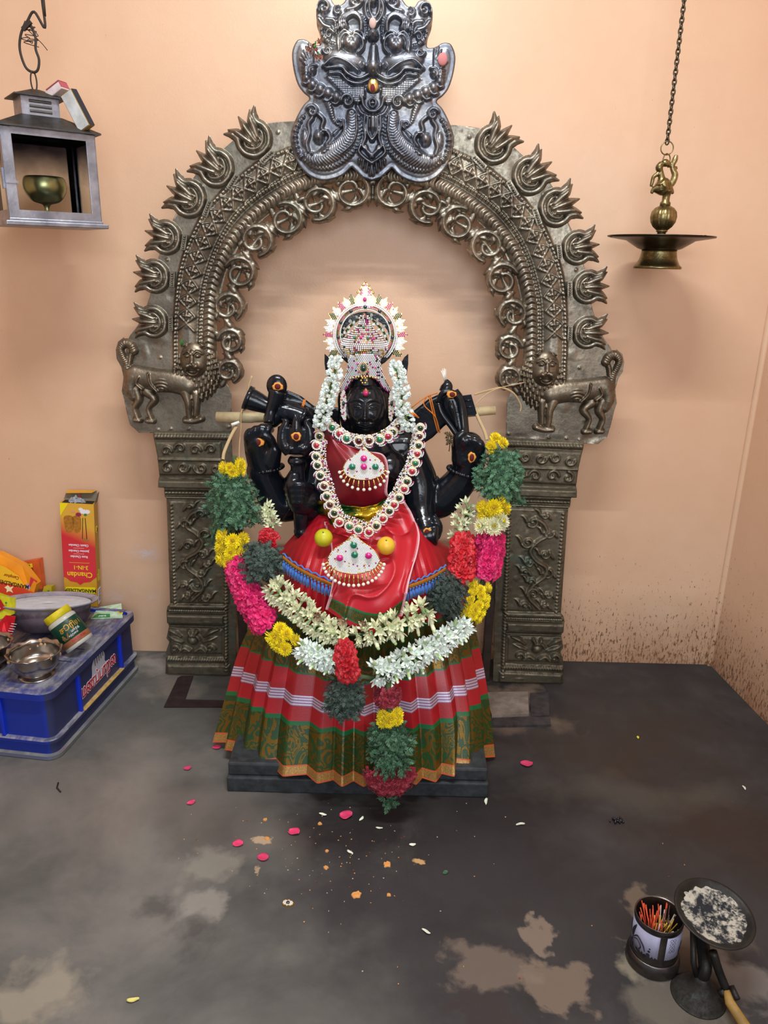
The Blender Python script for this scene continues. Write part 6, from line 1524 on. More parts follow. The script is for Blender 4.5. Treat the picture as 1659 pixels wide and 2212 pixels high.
# wire
wr = empty('hanging_wire', ring_w, 'dark bent iron wire the glass lantern hangs from', 'wire')
rp_ = [ring_w+Vector(v) for v in ((0.0,0,.000),(-.018,0,.012),(-.028,0,.050),(-.022,0,.085),(-.004,0,.118))]
m2 = MB(); m2.tube(spline([tuple(v) for v in rp_[::-1]]+[tuple(ring_w+Vector(v)) for v in ((.014,0,.006),(.020,0,.030),(.014,0,.055),(.016,.002,.082),(.004,.003,.112),(-.010,.004,.100))], 5), .0034, 8); keep(m2.build('wire_hook', iron), wr)
m2 = MB(); tp_ = [ring_w+Vector((-.002,0,.116)), ring_w+Vector((.020,0,.140)), P3(97,60,LY), P3(91,0,LY), P3(88,-60,LY)]; tp_.append(Vector((tp_[-1].x-.01, LY, ZC-.001))); m2.tube(spline([tuple(v) for v in tp_], 6), .0034, 8); keep(m2.build('wire', iron), wr)
m2 = MB(); rgw = random.Random(2)
L_ = [ring_w+Vector((rgw.uniform(-.022,.022), rgw.uniform(-.008,.008), .066+.045*i/22+rgw.uniform(-.006,.006))) for i in range(22)]+[ring_w+Vector((.030,0,.070)), ring_w+Vector((.045,0,.052))]
m2.tube(spline([tuple(v) for v in L_], 4), .0011, 5); m2.box(ring_w+Vector((-.002,-.002,.108)), (.030,.008,.010), Matrix.Rotation(R(-40), 3, 'Y')); keep(m2.build('binding_wire', iron), wr)
# brass cup inside
cp_ = empty('brass_cup', base+Vector((0,0,z0)), 'footed brass oil cup standing inside the glass lantern', 'cup')
pr = [(.0005,.001),(.030,.001),(.031,.004),(.018,.012),(.010,.028),(.009,.040),(.014,.050),(.040,.058),(.058,.078),(.066,.100),(.064,.122),(.058,.132),(.055,.131),(.061,.118),(.062,.100),(.054,.080),(.036,.064),(.0005,.058)]
m2 = MB(); m2.lathe((0,0,0), [(r_*.86, z_*.86) for r_, z_ in spline(pr, 3)], 36); o = m2.build('cup_body', plain('greenish_brass', (.34,.33,.16), .30, .95, var=.2, vscale=12), cp_)
# matchboxes resting on the lantern roof
mb = empty('matchbox', P3(168,240,LY-.02), 'grey-white matchbox leaning upright against the lantern chimney', 'matchbox', 'matchboxes on the lantern', rot=(R(6), R(-26), R(-20)))
m2 = MB(); m2.box((0,0,0), (.040,.022,.098)); lmb = bevel(m2.build('sleeve', plain('kraft_card', srgb(150,124,66), .8), mb), .001)
m2 = MB(); m2.box((0,-.0118,0), (.036,.0015,.094)); bevel(m2.build('label_face', plain('sooty_white_card', srgb(196,200,200), .6, var=.25, vscale=30), mb), .0005)
m2 = MB(); m2.box((.0208,0,0), (.0018,.020,.096)); m2.build('striker_strip', plain('dark_striker', (.02,.02,.03), .8), mb)
mb2 = empty('matchbox', P3(124,197,LY), 'torn pinkish matchbox lying on top of the lantern chimney', 'matchbox', 'matchboxes on the lantern', rot=(0, R(-28), R(-15)))
m2 = MB(); m2.box((0,0,0), (.052,.034,.020)); bevel(m2.build('sleeve', plain('dusty_white_card', srgb(205,190,190), .8, var=.2), mb2), .002)
m2 = MB(); m2.box((.004,-.001,.0105), (.046,.036,.002)); m2.box((.026,0,.003), (.002,.034,.018)); m2.build('torn_label', plain('faded_red_paper', srgb(170,80,90), .8), mb2)

# ---- brass hanging oil lamp on its chain
OY = -.21
ol = empty('hanging_oil_lamp', P3(1418,580,OY), 'brass hanging oil lamp with wide scorched pan and bird finial at the right', 'oil lamp')
ok = pxm(1420, 500, OY); oc_ = P3(1419, 582, OY)
def LZ(py): return P3(1419, py, OY).z
def lath(name, pts, mat, n=44, lobes=None):
    m2 = MB(); m2.lathe((oc_.x+(0), OY, 0), [(max(.0004, r_*ok), LZ(y)) for r_, y in pts], n, lobes=lobes); return keep(m2.build(name, mat), ol)
lath('lamp_foot', [(.3,581),(49,581),(51,580),(51,576),(46,572),(40,560),(37,545),(37,540),(.3,540)], brl)
lath('oil_pan', [(.3,541),(34,541),(46,537),(60,528),(72,520),(96,516),(112,513),(113,510),(108,510),(94,512),(70,514),(.3,514)], oily, 60)
lath('pan_stem', [(.3,515),(11,514),(9,510),(9,502),(12,500),(12,497),(.3,496)], brl, 24)
lath('ribbed_globe', [(.3,498),(12,497),(20,490),(26,480),(28,468),(26,457),(20,449),(11,444),(.3,443)], brl, 96, lobes=lambda i, a, r_, z_: (r_*(1-.035*(.5-.5*math.cos(a*22))), z_))
lath('neck_column', [(.3,445),(11,444),(11,438),(8,434),(8,424),(10,418),(13,414),(14,410),(6,408),(.3,408)], brl, 24)
m2 = MB()
def bt_(pts, n=10): sp_ = spline(pts, 5); m2.tube([P3(*q[:3]) for q in sp_], [q[3]*ok for q in sp_], n)
bt_([(1407,418,OY,3),(1412,410,OY,6),(1430,406,OY,17),(1434,402,OY,17),(1450,412,OY,6),(1454,419,OY,2)])
bt_([(1432,410,OY,16),(1430,398,OY,14),(1429,385,OY,8),(1427,372,OY,6),(1424,362,OY,8),(1430,352,OY,6)]); bt_([(1430,354,OY,6),(1437,352,OY,8),(1444,356,OY,6),(1445,362,OY,3)])
bt_([(1422,375,OY,5),(1412,382,OY,4),(1409,392,OY,4),(1406,403,OY,3)]); bt_([(1440,405,OY,7),(1452,395,OY,7),(1458,378,OY,7),(1454,366,OY,5),(1463,362,OY,3)]); bt_([(1456,376,OY,5),(1452,360,OY,5),(1458,345,OY,6),(1461,335,OY,4)])
o = m2.build('bird_finial', brl); r_m = o.modifiers.new('r', 'REMESH'); r_m.mode = 'VOXEL'; r_m.voxel_size = .0016; r_m.use_smooth_shade = True; keep(o, ol)
for (x, y, r_) in ((1440,345,11.5), (1441,320,13)):
    m2 = MB(); c_ = P3(x, y, OY); yaw = .0 if r_ > 12 else .6; m2.tube([c_+Vector((r_*ok*math.cos(a)*math.cos(yaw), r_*ok*math.cos(a)*math.sin(yaw), r_*ok*math.sin(a))) for a in np.linspace(0, 2*math.pi, 24, endpoint=False)], .0017, 7, closed=True); keep(m2.build('hanging_ring', brl), ol)
for dx_ in (-98, -84, 20, 96, 104): 
    m2 = MB(); m2.ell(P3(1419+dx_, 510, OY), (.006,.006,.003), seg=7, ring=5); keep(m2.build('charred_crust', plain('soot_crust', (.03,.02,.01), .9)), ol)
chn = empty('lamp_chain', P3(1441,306,OY), 'dark twisted link chain holding the brass oil lamp', 'chain')
lk = MB(); lk.tube([(.0052*math.cos(a), 0, .0085*math.sin(a)) for a in np.linspace(0, 2*math.pi, 14, endpoint=False)], .0021, 6, closed=True); lk_me = lk.mesh('chain_link'); lk_me.materials.append(brass_mat('dark_chain_brass', (.06,.05,.035), (.12,.10,.07), (.2,.17,.12), .4, 0))
A_ = P3(1441,309,OY); B_ = P3(1478,0,OY); B2 = A_+(B_-A_)*1.0; d_ = (B2-A_).normalized(); nL = int((B2-A_).length/.0122)+6
for i in range(nL):
    o = link('chain_link', lk_me); o.location = A_+d_*(.004+.0122*i); o.rotation_euler = (Vector(d_).to_track_quat('Z', 'Y').to_matrix() @ Matrix.Rotation(R(45+90*(i % 2)), 3, 'Z')).to_euler(); keep(o, chn)
top_ = A_+d_*(.004+.0122*nL); m2 = MB(); m2.tube([top_, Vector((top_.x+.05, OY, ZC-.001))], .0022, 6); keep(m2.build('chain_upper_run', lk_me.materials[0]), chn)
# ================================================================ BLUE CRATE AND WHAT STANDS ON IT
A0 = atz(124,1647); B0 = atz(307,1440); ax_a = (B0-A0); CLN = ax_a.length; ax_a.normalize(); ang_c = math.atan2(ax_a.y, ax_a.x)-math.pi/2
CW = .40; CH = .222
def crate_mat():
    m_, nt, p = nmat('scuffed_blue_plastic'); v = coords(nt); sep = nd(nt, 'ShaderNodeSeparateXYZ'); t = nd(nt, 'ShaderNodeTexCoord'); nt.links.new(t.outputs['Object'], sep.inputs[0])
    c = srgb(24,48,150); n1 = noise(nt, v, 12, 6, .7); n2 = noise(nt, coords(nt, scale=(1,.3,1)), 40, 5, .7)
    dusty = mix(nt, ramp(nt, n2, [(.4,(0,0,0)),(.62,(1,1,1))]), srgb(84,86,104), srgb(158,156,160))
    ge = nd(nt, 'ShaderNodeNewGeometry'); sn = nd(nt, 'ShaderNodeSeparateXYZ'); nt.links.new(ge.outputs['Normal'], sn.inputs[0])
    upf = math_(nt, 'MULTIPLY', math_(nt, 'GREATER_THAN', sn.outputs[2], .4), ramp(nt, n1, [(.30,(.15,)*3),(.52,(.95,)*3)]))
    sidef = math_(nt, 'MULTIPLY', math_(nt, 'GREATER_THAN', sn.outputs[0], .4), .80)      # darker and greyer on faces turned towards the statue
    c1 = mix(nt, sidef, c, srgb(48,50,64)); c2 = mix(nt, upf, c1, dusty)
    edge = math_(nt, 'MULTIPLY', math_(nt, 'LESS_THAN', math_(nt, 'ABSOLUTE', math_(nt, 'SUBTRACT', sep.outputs[2], .0085)), .009), .65); c2 = mix(nt, edge, c2, srgb(120,122,112))
    mag_ = ramp(nt, noise(nt, coords(nt, loc=(2,0,5)), 7, 4), [(.56,(0,0,0)),(.66,(1,1,1))]); c2 = mix(nt, math_(nt, 'MULTIPLY', mag_, math_(nt, 'MULTIPLY', math_(nt, 'GREATER_THAN', sn.outputs[2], .6), .5)), c2, srgb(110,60,92))
    nt.links.new(c2, p.inputs['Base Color']); p.inputs['Roughness'].default_value = .45; bump(nt, p, n2, .2, .002); return m_
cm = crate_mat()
crate = empty('milk_crate', A0, 'scuffed blue plastic crate standing against the wall at the left', 'crate', rot=(0,0,ang_c))
def rr(inset, r_, z, n=6):
    x0, x1, y0, y1 = -CW+inset, -inset, inset, CLN-inset; out = []; r_ = max(.004, r_-inset)
    for (cx_, cy_, a0) in ((x1-r_, y1-r_, 0), (x0+r_, y1-r_, 90), (x0+r_, y0+r_, 180), (x1-r_, y0+r_, 270)):
        for i in range(n+1): a = R(a0+90*i/n); out.append((cx_+r_*math.cos(a), cy_+r_*math.sin(a), z))
    return out
def loft(m2, prof, mi=0, r_=.04):
    L_ = [rr(i_, r_, z) for i_, z in prof]; n = len(L_[0]); vv = [p for q in L_ for p in q]
    F_ = [(i*n+k, i*n+(k+1)%n, (i+1)*n+(k+1)%n, (i+1)*n+k) for i in range(len(L_)-1) for k in range(n)]+[tuple(range(n-1,-1,-1)), tuple((len(L_)-1)*n+k for k in range(n))]
    m2.add(vv, F_, mi, False)
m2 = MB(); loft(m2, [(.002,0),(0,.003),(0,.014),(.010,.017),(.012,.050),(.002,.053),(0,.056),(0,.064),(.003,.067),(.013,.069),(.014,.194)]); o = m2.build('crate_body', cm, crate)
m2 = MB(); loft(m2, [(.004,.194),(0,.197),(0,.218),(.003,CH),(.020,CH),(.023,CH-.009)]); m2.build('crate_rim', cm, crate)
ribm = plain('bright_blue_plastic', srgb(22,50,190), .4, bmp=.1)
for y_ in (.165, .435): m2 = MB(); m2.box((-.009, y_, .130), (.012,.012,.126)); bevel(m2.build('side_rib', ribm, crate), .002)
for x_ in (-.16, -.30): m2 = MB(); m2.box((x_, .009, .130), (.010,.012,.126)); bevel(m2.build('side_rib', ribm, crate), .002)
m2 = MB(); m2.box((-.004, .30, .0675), (.014,.26,.0025)); m2.build('paste_smear', plain('dry_turmeric_paste', srgb(196,158,90), .9, var=.3, vscale=60, bmp=.5), crate)
m2 = MB(); m2.box((-.2, .28, CH-.0085), (CW-.09,.0025,.0015)); m2.box((-.2, .20, CH-.0085), (CW-.09,.0025,.0015)); m2.build('lid_groove', plain('dark_groove', (.02,.02,.05), .7), crate)
def text(name, body, size, mat, parent, mtx, ext=.0004, sx=1.0, bold=0.0):
    cu = bpy.data.curves.new(name, 'FONT'); cu.body = body; cu.size = size; cu.align_x = 'CENTER'; cu.align_y = 'CENTER'; cu.extrude = ext; cu.offset = bold; cu.resolution_u = 3
    o = bpy.data.objects.new(name, cu); col.objects.link(o); dg = bpy.context.evaluated_depsgraph_get(); me = bpy.data.meshes.new_from_object(o.evaluated_get(dg)); bpy.data.objects.remove(o)
    me.transform(Matrix.Diagonal((sx,1,1,1))); me.materials.clear(); me.materials.append(mat); o = bpy.data.objects.new(name, me); col.objects.link(o); o.parent = parent; o.matrix_local = mtx; return o
def FM(loc, rx=90, rz=0, spin=0): return Matrix.Translation(loc) @ Matrix.Rotation(R(rz), 4, 'Z') @ Matrix.Rotation(R(rx), 4, 'X') @ Matrix.Rotation(R(spin), 4, 'Z')
white_p = plain('white_print', srgb(235,232,238), .5); redp = plain('red_print', srgb(176,24,40), .5); greyp = plain('grey_white_print', srgb(190,188,200), .6)
# printed white cow shape and red Tamil word on the side of the crate
def flat(name, pts, mat, parent, mtx, t=.0006):
    m2 = MB(); n = len(pts); m2.add([(x, y, t) for x, y in pts]+[(x, y, 0) for x, y in pts], [tuple(range(n)), tuple(range(2*n-1, n-1, -1))]+[(i, i+n, (i+1)%n+n, (i+1)%n) for i in range(n)], 0, False)
    o = m2.build(name, mat, parent); o.matrix_local = mtx; return o
sd = FM((-.0135, .30, .130), 90, 90)
flat('printed_emblem', spline([(-.055,-.020),(-.045,.010),(-.040,.040),(-.020,.056),(.025,.058),(.040,.040),(.038,.015),(.060,.005),(.050,-.012),(0,-.022)], 4, closed=True), greyp, crate, sd)
for i in range(5): flat('printed_stripe', [(-.024+i*.013,.030+i*.002),(-.021+i*.013,.030+i*.002),(-.021+i*.013,.056),(-.024+i*.013,.056)], plain('dark_print', (.01,.01,.03), .6), crate, sd @ Matrix.Translation((0,0,.0006)), .0004)
tw = sd @ Matrix.Translation((-.004,-.012,.0008)) @ Matrix.Rotation(R(2), 4, 'Z')
text('printed_outline', 'மணப்பாறை', .054, white_p, crate, tw, .0002, .62, .0035)
text('printed_word', 'மணப்பாறை', .054, redp, crate, tw @ Matrix.Translation((0,0,.0006)), .0004, .62, .0008)
for (px, py) in ((86,1543),(84,1598)):
    q = at(px, py, A0.y+.03); m2 = MB(); m2.ell(q, (.0065,.004,.0065), seg=9, ring=6); 
    q2 = crate.matrix_basis if False else None
    keep(m2.build('paste_blot', plain('dry_orange_paste', srgb(196,128,84), .9, bmp=.5)), crate)
def onC(px, py, dz=0.0): return atz(px, py, CH-.009+dz)
ZT = CH-.009
# ---- tall incense carton, upside-down print
pA = onC(211,1311); pS = onC(228,1304); bw = .112; bd_ = .040; ba = math.atan2((pS-pA).y, (pS-pA).x)-math.pi/2
bh = at(203,1090,pA.y).z-ZT
bx = empty('incense_carton', pA, 'tall red and gold incense carton standing open against the wall on the crate', 'carton', rot=(0, R(3.2), R(4)))
goldp = plain('golden_yellow_card', srgb(206,152,40), .45, var=.08, vscale=20); goldd = plain('ochre_card_side', srgb(176,130,40), .5); yelp = plain('yellow_print', srgb(240,220,20), .5); blk = plain('black_print', (.02,.015,.01), .5); grn_p = plain('green_print', srgb(40,130,60), .5)
def redgrad():
    m_, nt, p = nmat('red_fading_to_gold_card'); t = nd(nt, 'ShaderNodeTexCoord'); sep = nd(nt, 'ShaderNodeSeparateXYZ'); nt.links.new(t.outputs['Object'], sep.inputs[0])
    f_ = math_(nt, 'ADD', math_(nt, 'MULTIPLY_ADD', sep.outputs[1], 14.0, -.75), math_(nt, 'MULTIPLY', sep.outputs[0], 6), clamp=True); nt.links.new(mix(nt, f_, srgb(208,42,52), srgb(222,170,58)), p.inputs['Base Color']); p.inputs['Roughness'].default_value = .4; return m_
m2 = MB(); m2.box((-bw/2, bd_/2, bh/2), (bw, bd_, bh)); m2.box((-bw/2, bd_/2, bh-.001), (bw*.9, bd_*.8, .004), mi=1); bevel(m2.build('carton_body', [goldp, plain('dark_inside', (.02,.015,.01), .9)], bx), .0008)
fr = Matrix.Translation((-bw/2, -.0006, bh/2)) @ Matrix.Rotation(R(90), 4, 'X'); hb = bh/2
flat('side_panel_print', [(0,-hb),(bd_,-hb),(bd_,hb),(0,hb)], goldd, bx, Matrix.Translation((.0004, 0, bh/2)) @ Matrix.Rotation(R(90), 4, 'Z') @ Matrix.Rotation(R(90), 4, 'X'))
hw = bw/2
flat('red_panel', [(-hw,-hb*.42),(-hw*.82,-hb*.44),(-hw*.6,-hb*.50),(-hw*.2,-hb*.52),(0,-hb*.57),(hw*.2,-hb*.52),(hw*.6,-hb*.50),(hw*.82,-hb*.44),(hw,-hb*.40),(hw,hb),(-hw,hb)], redgrad(), bx, fr)
f2 = fr @ Matrix.Translation((0,0,.0008))
flat('yellow_corner', [(-hw,hb),(-hw,hb*.76),(-hw*.5,hb)], yelp, bx, f2); 
ud = Matrix.Rotation(math.pi, 4, 'Z')
flat('name_strip', [(-hw*.90,-hb*.745),(hw*.90,-hb*.73),(hw*.90,-hb*.605),(-hw*.90,-hb*.62)], yelp, bx, f2)
text('printed_name', 'MANGALDEEP', .0175, blk, bx, f2 @ Matrix.Translation((0,-hb*.675,.0008)) @ ud, .0002, .95, .0004)
text('printed_title', 'Chandan', .0275, yelp, bx, f2 @ Matrix.Translation((0,-hb*.36,.0002)) @ ud, .0003, .88, .0002)
text('printed_subtitle', '3-IN-1', .0215, yelp, bx, f2 @ Matrix.Translation((.004,-hb*.22,.0002)) @ ud, .0003, .9, .0001)
flat('printed_rule', [(-.034,-hb*.135),(.034,-hb*.13),(.034,-hb*.126),(-.034,-hb*.131)], yelp, bx, f2)
for s_, yy_ in (('Rose Chandan', -.01), ('Jasmine Chandan', .10), ('Classic Chandan', .21)): text('printed_variant', s_, .0118, white_p, bx, f2 @ Matrix.Translation((0,hb*yy_,.0002)) @ ud, .0002, .85, .0002)
for yy_ in (.045, .155): flat('printed_rule', [(-.018,hb*yy_),(.018,hb*yy_+.0008),(.018,hb*yy_+.0002),(-.018,hb*yy_-.0006)], white_p, bx, f2)
# pictures on the carton: burning sticks, sandal logs, flowers
for (cx_, w__) in ((-.028,.015),(-.002,.013)):
    flat('log_picture', spline([(cx_-w__,hb*.86-.02),(cx_-w__*1.1,hb*.60),(cx_-w__*.6,hb*.46),(cx_+w__*.5,hb*.47),(cx_+w__,hb*.56),(cx_+w__*.9,hb*.86-.02)], 4, closed=True), plain('sandalwood_print', srgb(170,112,34), .5, var=.3, vscale=120), bx, f2, .0005)
for cx_ in (.018, .026): flat('stick_picture', [(cx_-.001,hb*.74),(cx_+.0012,hb*.74),(cx_+(.004 if cx_ > .02 else -.003),hb*.34),(cx_+(.0015 if cx_ > .02 else -.005),hb*.34)], blk, bx, f2)
flat('leaf_picture', [(.012,hb*.33),(.030,hb*.30),(.036,hb*.315),(.018,hb*.36)], plain('olive_print', srgb(150,120,40), .6), bx, f2)
for (cx_, cy_, r_, mt) in ((.004,.80,.009,plain('dark_pink_print', srgb(150,30,80), .5)),(.020,.86,.0105,white_p),(.034,.86,.009,white_p),(.012,.90,.007,white_p),(-.014,.855,.006,plain('pale_pink_print', srgb(226,150,120), .5)),(.027,.80,.005,grn_p)):
    flat('flower_picture', [(cx_+r_*(1+.16*math.sin(8*a))*math.cos(a), hb*cy_+r_*.8*(1+.16*math.sin(8*a))*math.sin(a)) for a in np.linspace(0, 2*math.pi, 32, endpoint=False)], mt, bx, f2, .0007+.0001*r_*100)
sp_ = Matrix.Translation((.0012, bd_/2, bh/2)) @ Matrix.Rotation(R(90), 4, 'Z') @ Matrix.Rotation(R(90), 4, 'X')
flat('barcode_label', [(-.014,-hb*.96),(.015,-hb*.96),(.015,-hb*.66),(-.014,-hb*.66)], white_p, bx, sp_)
for i in range(12): y_ = -hb*.93+i*hb*.021; flat('barcode_line', [(-.009,y_),(.012,y_),(.012,y_+.0008+.0008*(i % 3)),(-.009,y_+.0008+.0008*(i % 3))], blk, bx, sp_ @ Matrix.Translation((0,0,.0007)), .0002)
flat('yellow_disc', [(-.002+.010*math.cos(a), hb*.50+.013*math.sin(a)) for a in np.linspace(0, 2*math.pi, 20, endpoint=False)], yelp, bx, sp_); flat('dark_flame_mark', [(-.006,hb*.46),(.002,hb*.45),(.006,hb*.49),(.001,hb*.545),(-.004,hb*.53),(-.001,hb*.50)], blk, bx, sp_ @ Matrix.Translation((0,0,.0007)))
text('side_title', 'Chandan', .013, yelp, bx, sp_ @ Matrix.Translation((0,-hb*.40,.0004)) @ Matrix.Rotation(R(-90), 4, 'Z'), .0002, 1)
text('side_subtitle', '3-IN-1', .009, yelp, bx, sp_ @ Matrix.Translation((-.011,-hb*.42,.0004)) @ Matrix.Rotation(R(-90), 4, 'Z'), .0002, 1)
text('side_name', 'MANGALDEEP', .0065, yelp, bx, sp_ @ Matrix.Translation((.012,-hb*.42,.0004)) @ Matrix.Rotation(R(-90), 4, 'Z'), .0002, 1)
m2 = MB()                                                # open flap and its tucked lip
m2.add([(-bw,bd_,bh),(0,bd_,bh),(-.004,bd_+.012,bh+.034),(-bw+.008,bd_+.010,bh+.030)]+[(-bw,bd_+.001,bh),(0,bd_+.001,bh),(-.004,bd_+.013,bh+.034),(-bw+.008,bd_+.011,bh+.030)], [(0,1,2,3),(7,6,5,4),(0,4,5,1),(1,5,6,2),(2,6,7,3),(3,7,4,0)], 1, False)
m2.add([(-.004,bd_+.012,bh+.034),(-bw+.008,bd_+.010,bh+.030),(-bw+.012,bd_-.012,bh+.026),(-.014,bd_-.012,bh+.032)]+[(-.004,bd_+.012,bh+.0352),(-bw+.008,bd_+.010,bh+.0312),(-bw+.012,bd_-.012,bh+.0272),(-.014,bd_-.012,bh+.0332)], [(3,2,1,0),(4,5,6,7),(0,1,5,4),(1,2,6,5),(2,3,7,6),(3,0,4,7)], 0, False)
m2.add([(0,.002,bh),(0,bd_,bh),(.006,bd_+.004,bh+.034),(.004,bd_-.012,bh+.030)]+[(.001,.002,bh),(.001,bd_,bh),(.007,bd_+.004,bh+.034),(.005,bd_-.012,bh+.030)], [(3,2,1,0),(4,5,6,7),(0,1,5,4),(1,2,6,5),(2,3,7,6),(3,0,4,7)], 1, False)
m2.build('open_flap', [goldp, plain('grey_card_inside', srgb(120,110,92), .8)], bx)
cel, nt, p = nmat('crinkled_cellophane'); p.inputs['Base Color'].default_value = (.75,.78,.85,1); p.inputs['Roughness'].default_value = .12; p.inputs['Transmission Weight'].default_value = .6; p.inputs['IOR'].default_value = 1.2
nu_, nv_ = 26, 14; P_ = np.zeros((nu_, nv_, 3)); rgc = np.random.RandomState(3)
for i in range(nu_):
    for j in range(nv_): u_, v_ = i/(nu_-1), j/(nv_-1); P_[i, j] = (-bw*.78+bw*.66*u_, .006+.026*v_+.003*rgc.randn(), bh-.006+(.028*math.sin(math.pi*v_)*(1-.55*u_)+.004*rgc.randn())*math.sin(math.pi*min(1, u_+.12)))
o = link('cellophane_wrapper', grid_mesh('cellophane_wrapper', P_, cel, smooth=False), None, bx); solid(o, .0004)
m2 = MB(); m2.box((-bw*.45,.02,bh+.012), (.0025,.002,.04), Matrix.Rotation(R(-8), 3, 'Y')); m2.build('red_tear_strip', redp, bx)

# ---- wide black-bottomed pan full of pale ash
pc = atz(104,1297,ZT+.108); kp = pxm(104,1297,pc.y); pan = empty('iron_pan', (pc.x, pc.y-.023, ZT+.018), 'wide round dark pan full of white ash on the crate', 'pan', rot=(R(-14),0,0))
Rr = 102*kp
def ashdark():
    m_, nt, p = nmat('lime_streaked_iron'); v = coords(nt); sep = nd(nt, 'ShaderNodeSeparateXYZ'); t = nd(nt, 'ShaderNodeTexCoord'); nt.links.new(t.outputs['Object'], sep.inputs[0])
    n1 = noise(nt, v, 22, 6, .7); n2 = noise(nt, v, 9, 5, .6); f_ = math_(nt, 'ADD', math_(nt, 'MULTIPLY_ADD', sep.outputs[2], 26.0, -1.7), math_(nt, 'MULTIPLY_ADD', n1, 1.6, -.75), clamp=True)
    c = ramp(nt, n2, [(.35, srgb(46,38,46)), (.6, srgb(92,78,90))]); nt.links.new(mix(nt, math_(nt, 'MULTIPLY', f_, .85), c, srgb(176,172,186)), p.inputs['Base Color']); p.inputs['Roughness'].default_value = .75; bump(nt, p, n1, .5, .003); return m_
m2 = MB(); m2.lathe((0,0,0), spline([(.001,.0),(Rr*.45,.0),(Rr*.68,.012),(Rr*.82,.040),(Rr*.84,.066),(Rr*.86,.080),(Rr*.98,.090),(Rr,.094),(Rr*.985,.096),(Rr*.86,.088),(Rr*.80,.078),(.001,.076)], 3), 56); m2.build('pan_body', ashdark(), pan)
m2 = MB(); m2.lathe((0,0,0), [(Rr*.86,.084),(Rr*.84,.0855),(Rr*.5,.0845),(Rr*.2,.0845),(.001,.0845),(.0005,.078),(Rr*.8,.078)], 48); m2.build('ash_fill', plain('pale_ash', srgb(196,204,214), .85, var=.10, vscale=40, bmp=.6, bs=60), pan)

# ---- fluted steel bowls
steel = plain('stained_stainless_steel', (.40,.36,.32), .24, 1.0, var=.25, vscale=18, bmp=.15)
pastem = plain('dry_sandal_smears', srgb(196,160,120), .9)
def bowl(px, py, label, rk, full=True):
    c_ = onC(px, py); k_ = pxm(px, py, c_.y); e_ = empty('steel_bowl', (c_.x, c_.y, ZT), label, 'bowl', 'steel bowls on the crate')
    r_ = rk*k_
    pr_ = [(.001,.001),(r_*.62,.001),(r_*.64,.004),(r_*.50,.010),(r_*.52,.014),(r_*.70,.022),(r_*.84,.040),(r_*.88,.070),(r_*.93,.076),(r_*1.0,.079),(r_*.99,.0805),(r_*.91,.078),(r_*.865,.070),(r_*.825,.042),(r_*.68,.026),(.001,.019)]
    pr_ = spline(pr_, 3); lob = lambda i, a, rr_, z: (rr_*(1+.022*math.cos(12*a)*max(0, (z-.066)/.014)), z+.0018*math.cos(12*a)*max(0, (z-.068)/.012))
    m2 = MB(); m2.lathe((0,0,0), pr_, 96, lobes=lob); m2.build('bowl_body', steel, e_)
    rg_ = random.Random(px)
    for i in range(9):
        a = rg_.uniform(0, 6.28); z_ = rg_.uniform(.05,.077); m2 = MB(); m2.ell((r_*.90*math.cos(a), r_*.90*math.sin(a), z_), (rg_.uniform(.003,.007), rg_.uniform(.003,.007), rg_.uniform(.003,.010)), seg=8, ring=5); m2.build('paste_blot', pastem, e_)
    return e_
bowl(80,1457,'wavy-rimmed steel bowl with paste smears at the front of the crate', 56)
bowl(-26,1440,'steel bowl cut off by the left edge of the picture', 56)
# ---- leaning jar with yellow lid
jb = onC(183,1410); jr = .046; tilt_v = (at(131,1330,jb.y-.005)-at(176,1403,jb.y)).normalized(); tilt_v = Vector((-.60, .16, .78)).normalized()
jq = tilt_v.to_track_quat('Z', 'Y'); jloc = jb+Vector((-.010,0,0))+Vector((0,0,1))*(jr*math.sqrt(1-tilt_v.z**2)*.98)
jar = empty('plastic_jar', jloc, 'plastic jar with yellow lid and green label leaning against the pan', 'jar'); jar.rotation_euler = jq.to_euler()
pet = plain('milky_plastic', srgb(190,188,178), .25, 0, .6, var=.05); JL = .126
m2 = MB(); m2.lathe((0,0,0), spline([(.001,0),(jr*.88,0),(jr*.98,.004),(jr,.012),(jr,JL*.70),(jr*.97,JL*.78),(jr*.84,JL*.84),(jr*.82,JL*.90),(.001,JL*.90)], 3), 40); m2.build('jar_body', pet, jar)
m2 = MB(); m2.lathe((0,0,0), [(.001,JL*.83),(jr*.90,JL*.83),(jr*.93,JL*.84),(jr*.93,JL*.99),(jr*.88,JL*1.01),(.001,JL*1.01)], 64, lobes=lambda i, a, r_, z: (r_*(1+.008*math.cos(50*a)), z)); m2.build('jar_lid', plain('grubby_yellow_plastic', srgb(206,190,20), .5, var=.2, vscale=25), jar)
m2 = MB(); m2.lathe((0,0,0), [(jr*1.012,.030),(jr*1.018,.0305),(jr*1.018,JL*.70),(jr*1.012,JL*.705),(jr*.99,JL*.70),(jr*.99,.030)], 40); m2.build('green_label', plain('dark_green_label', srgb(14,62,44), .4), jar)
m2 = MB(); m2.lathe((0,0,0), [(jr*1.012,.012),(jr*1.018,.0125),(jr*1.018,.0295),(jr*1.012,.030),(jr*.99,.030),(jr*.99,.012)], 40); m2.build('brown_label', plain('brown_label', srgb(150,92,60), .5, var=.2, vscale=60), jar)
inv = jq.to_matrix().inverted(); camdir = inv @ (CL-jloc).normalized(); ja = math.atan2(camdir.y, camdir.x)
def wrap_text(body, size, mat, z_, da, sxx=1.0, bold=0.0):
    o = text('label_lettering', body, size, mat, jar, Matrix.Identity(4), .0002, sxx, bold)
    for v_ in o.data.vertices:
        a = ja+R(da)+v_.co.x/jr; rr_ = jr*1.022+v_.co.z; v_.co = (rr_*math.cos(a), rr_*math.sin(a), z_+v_.co.y)
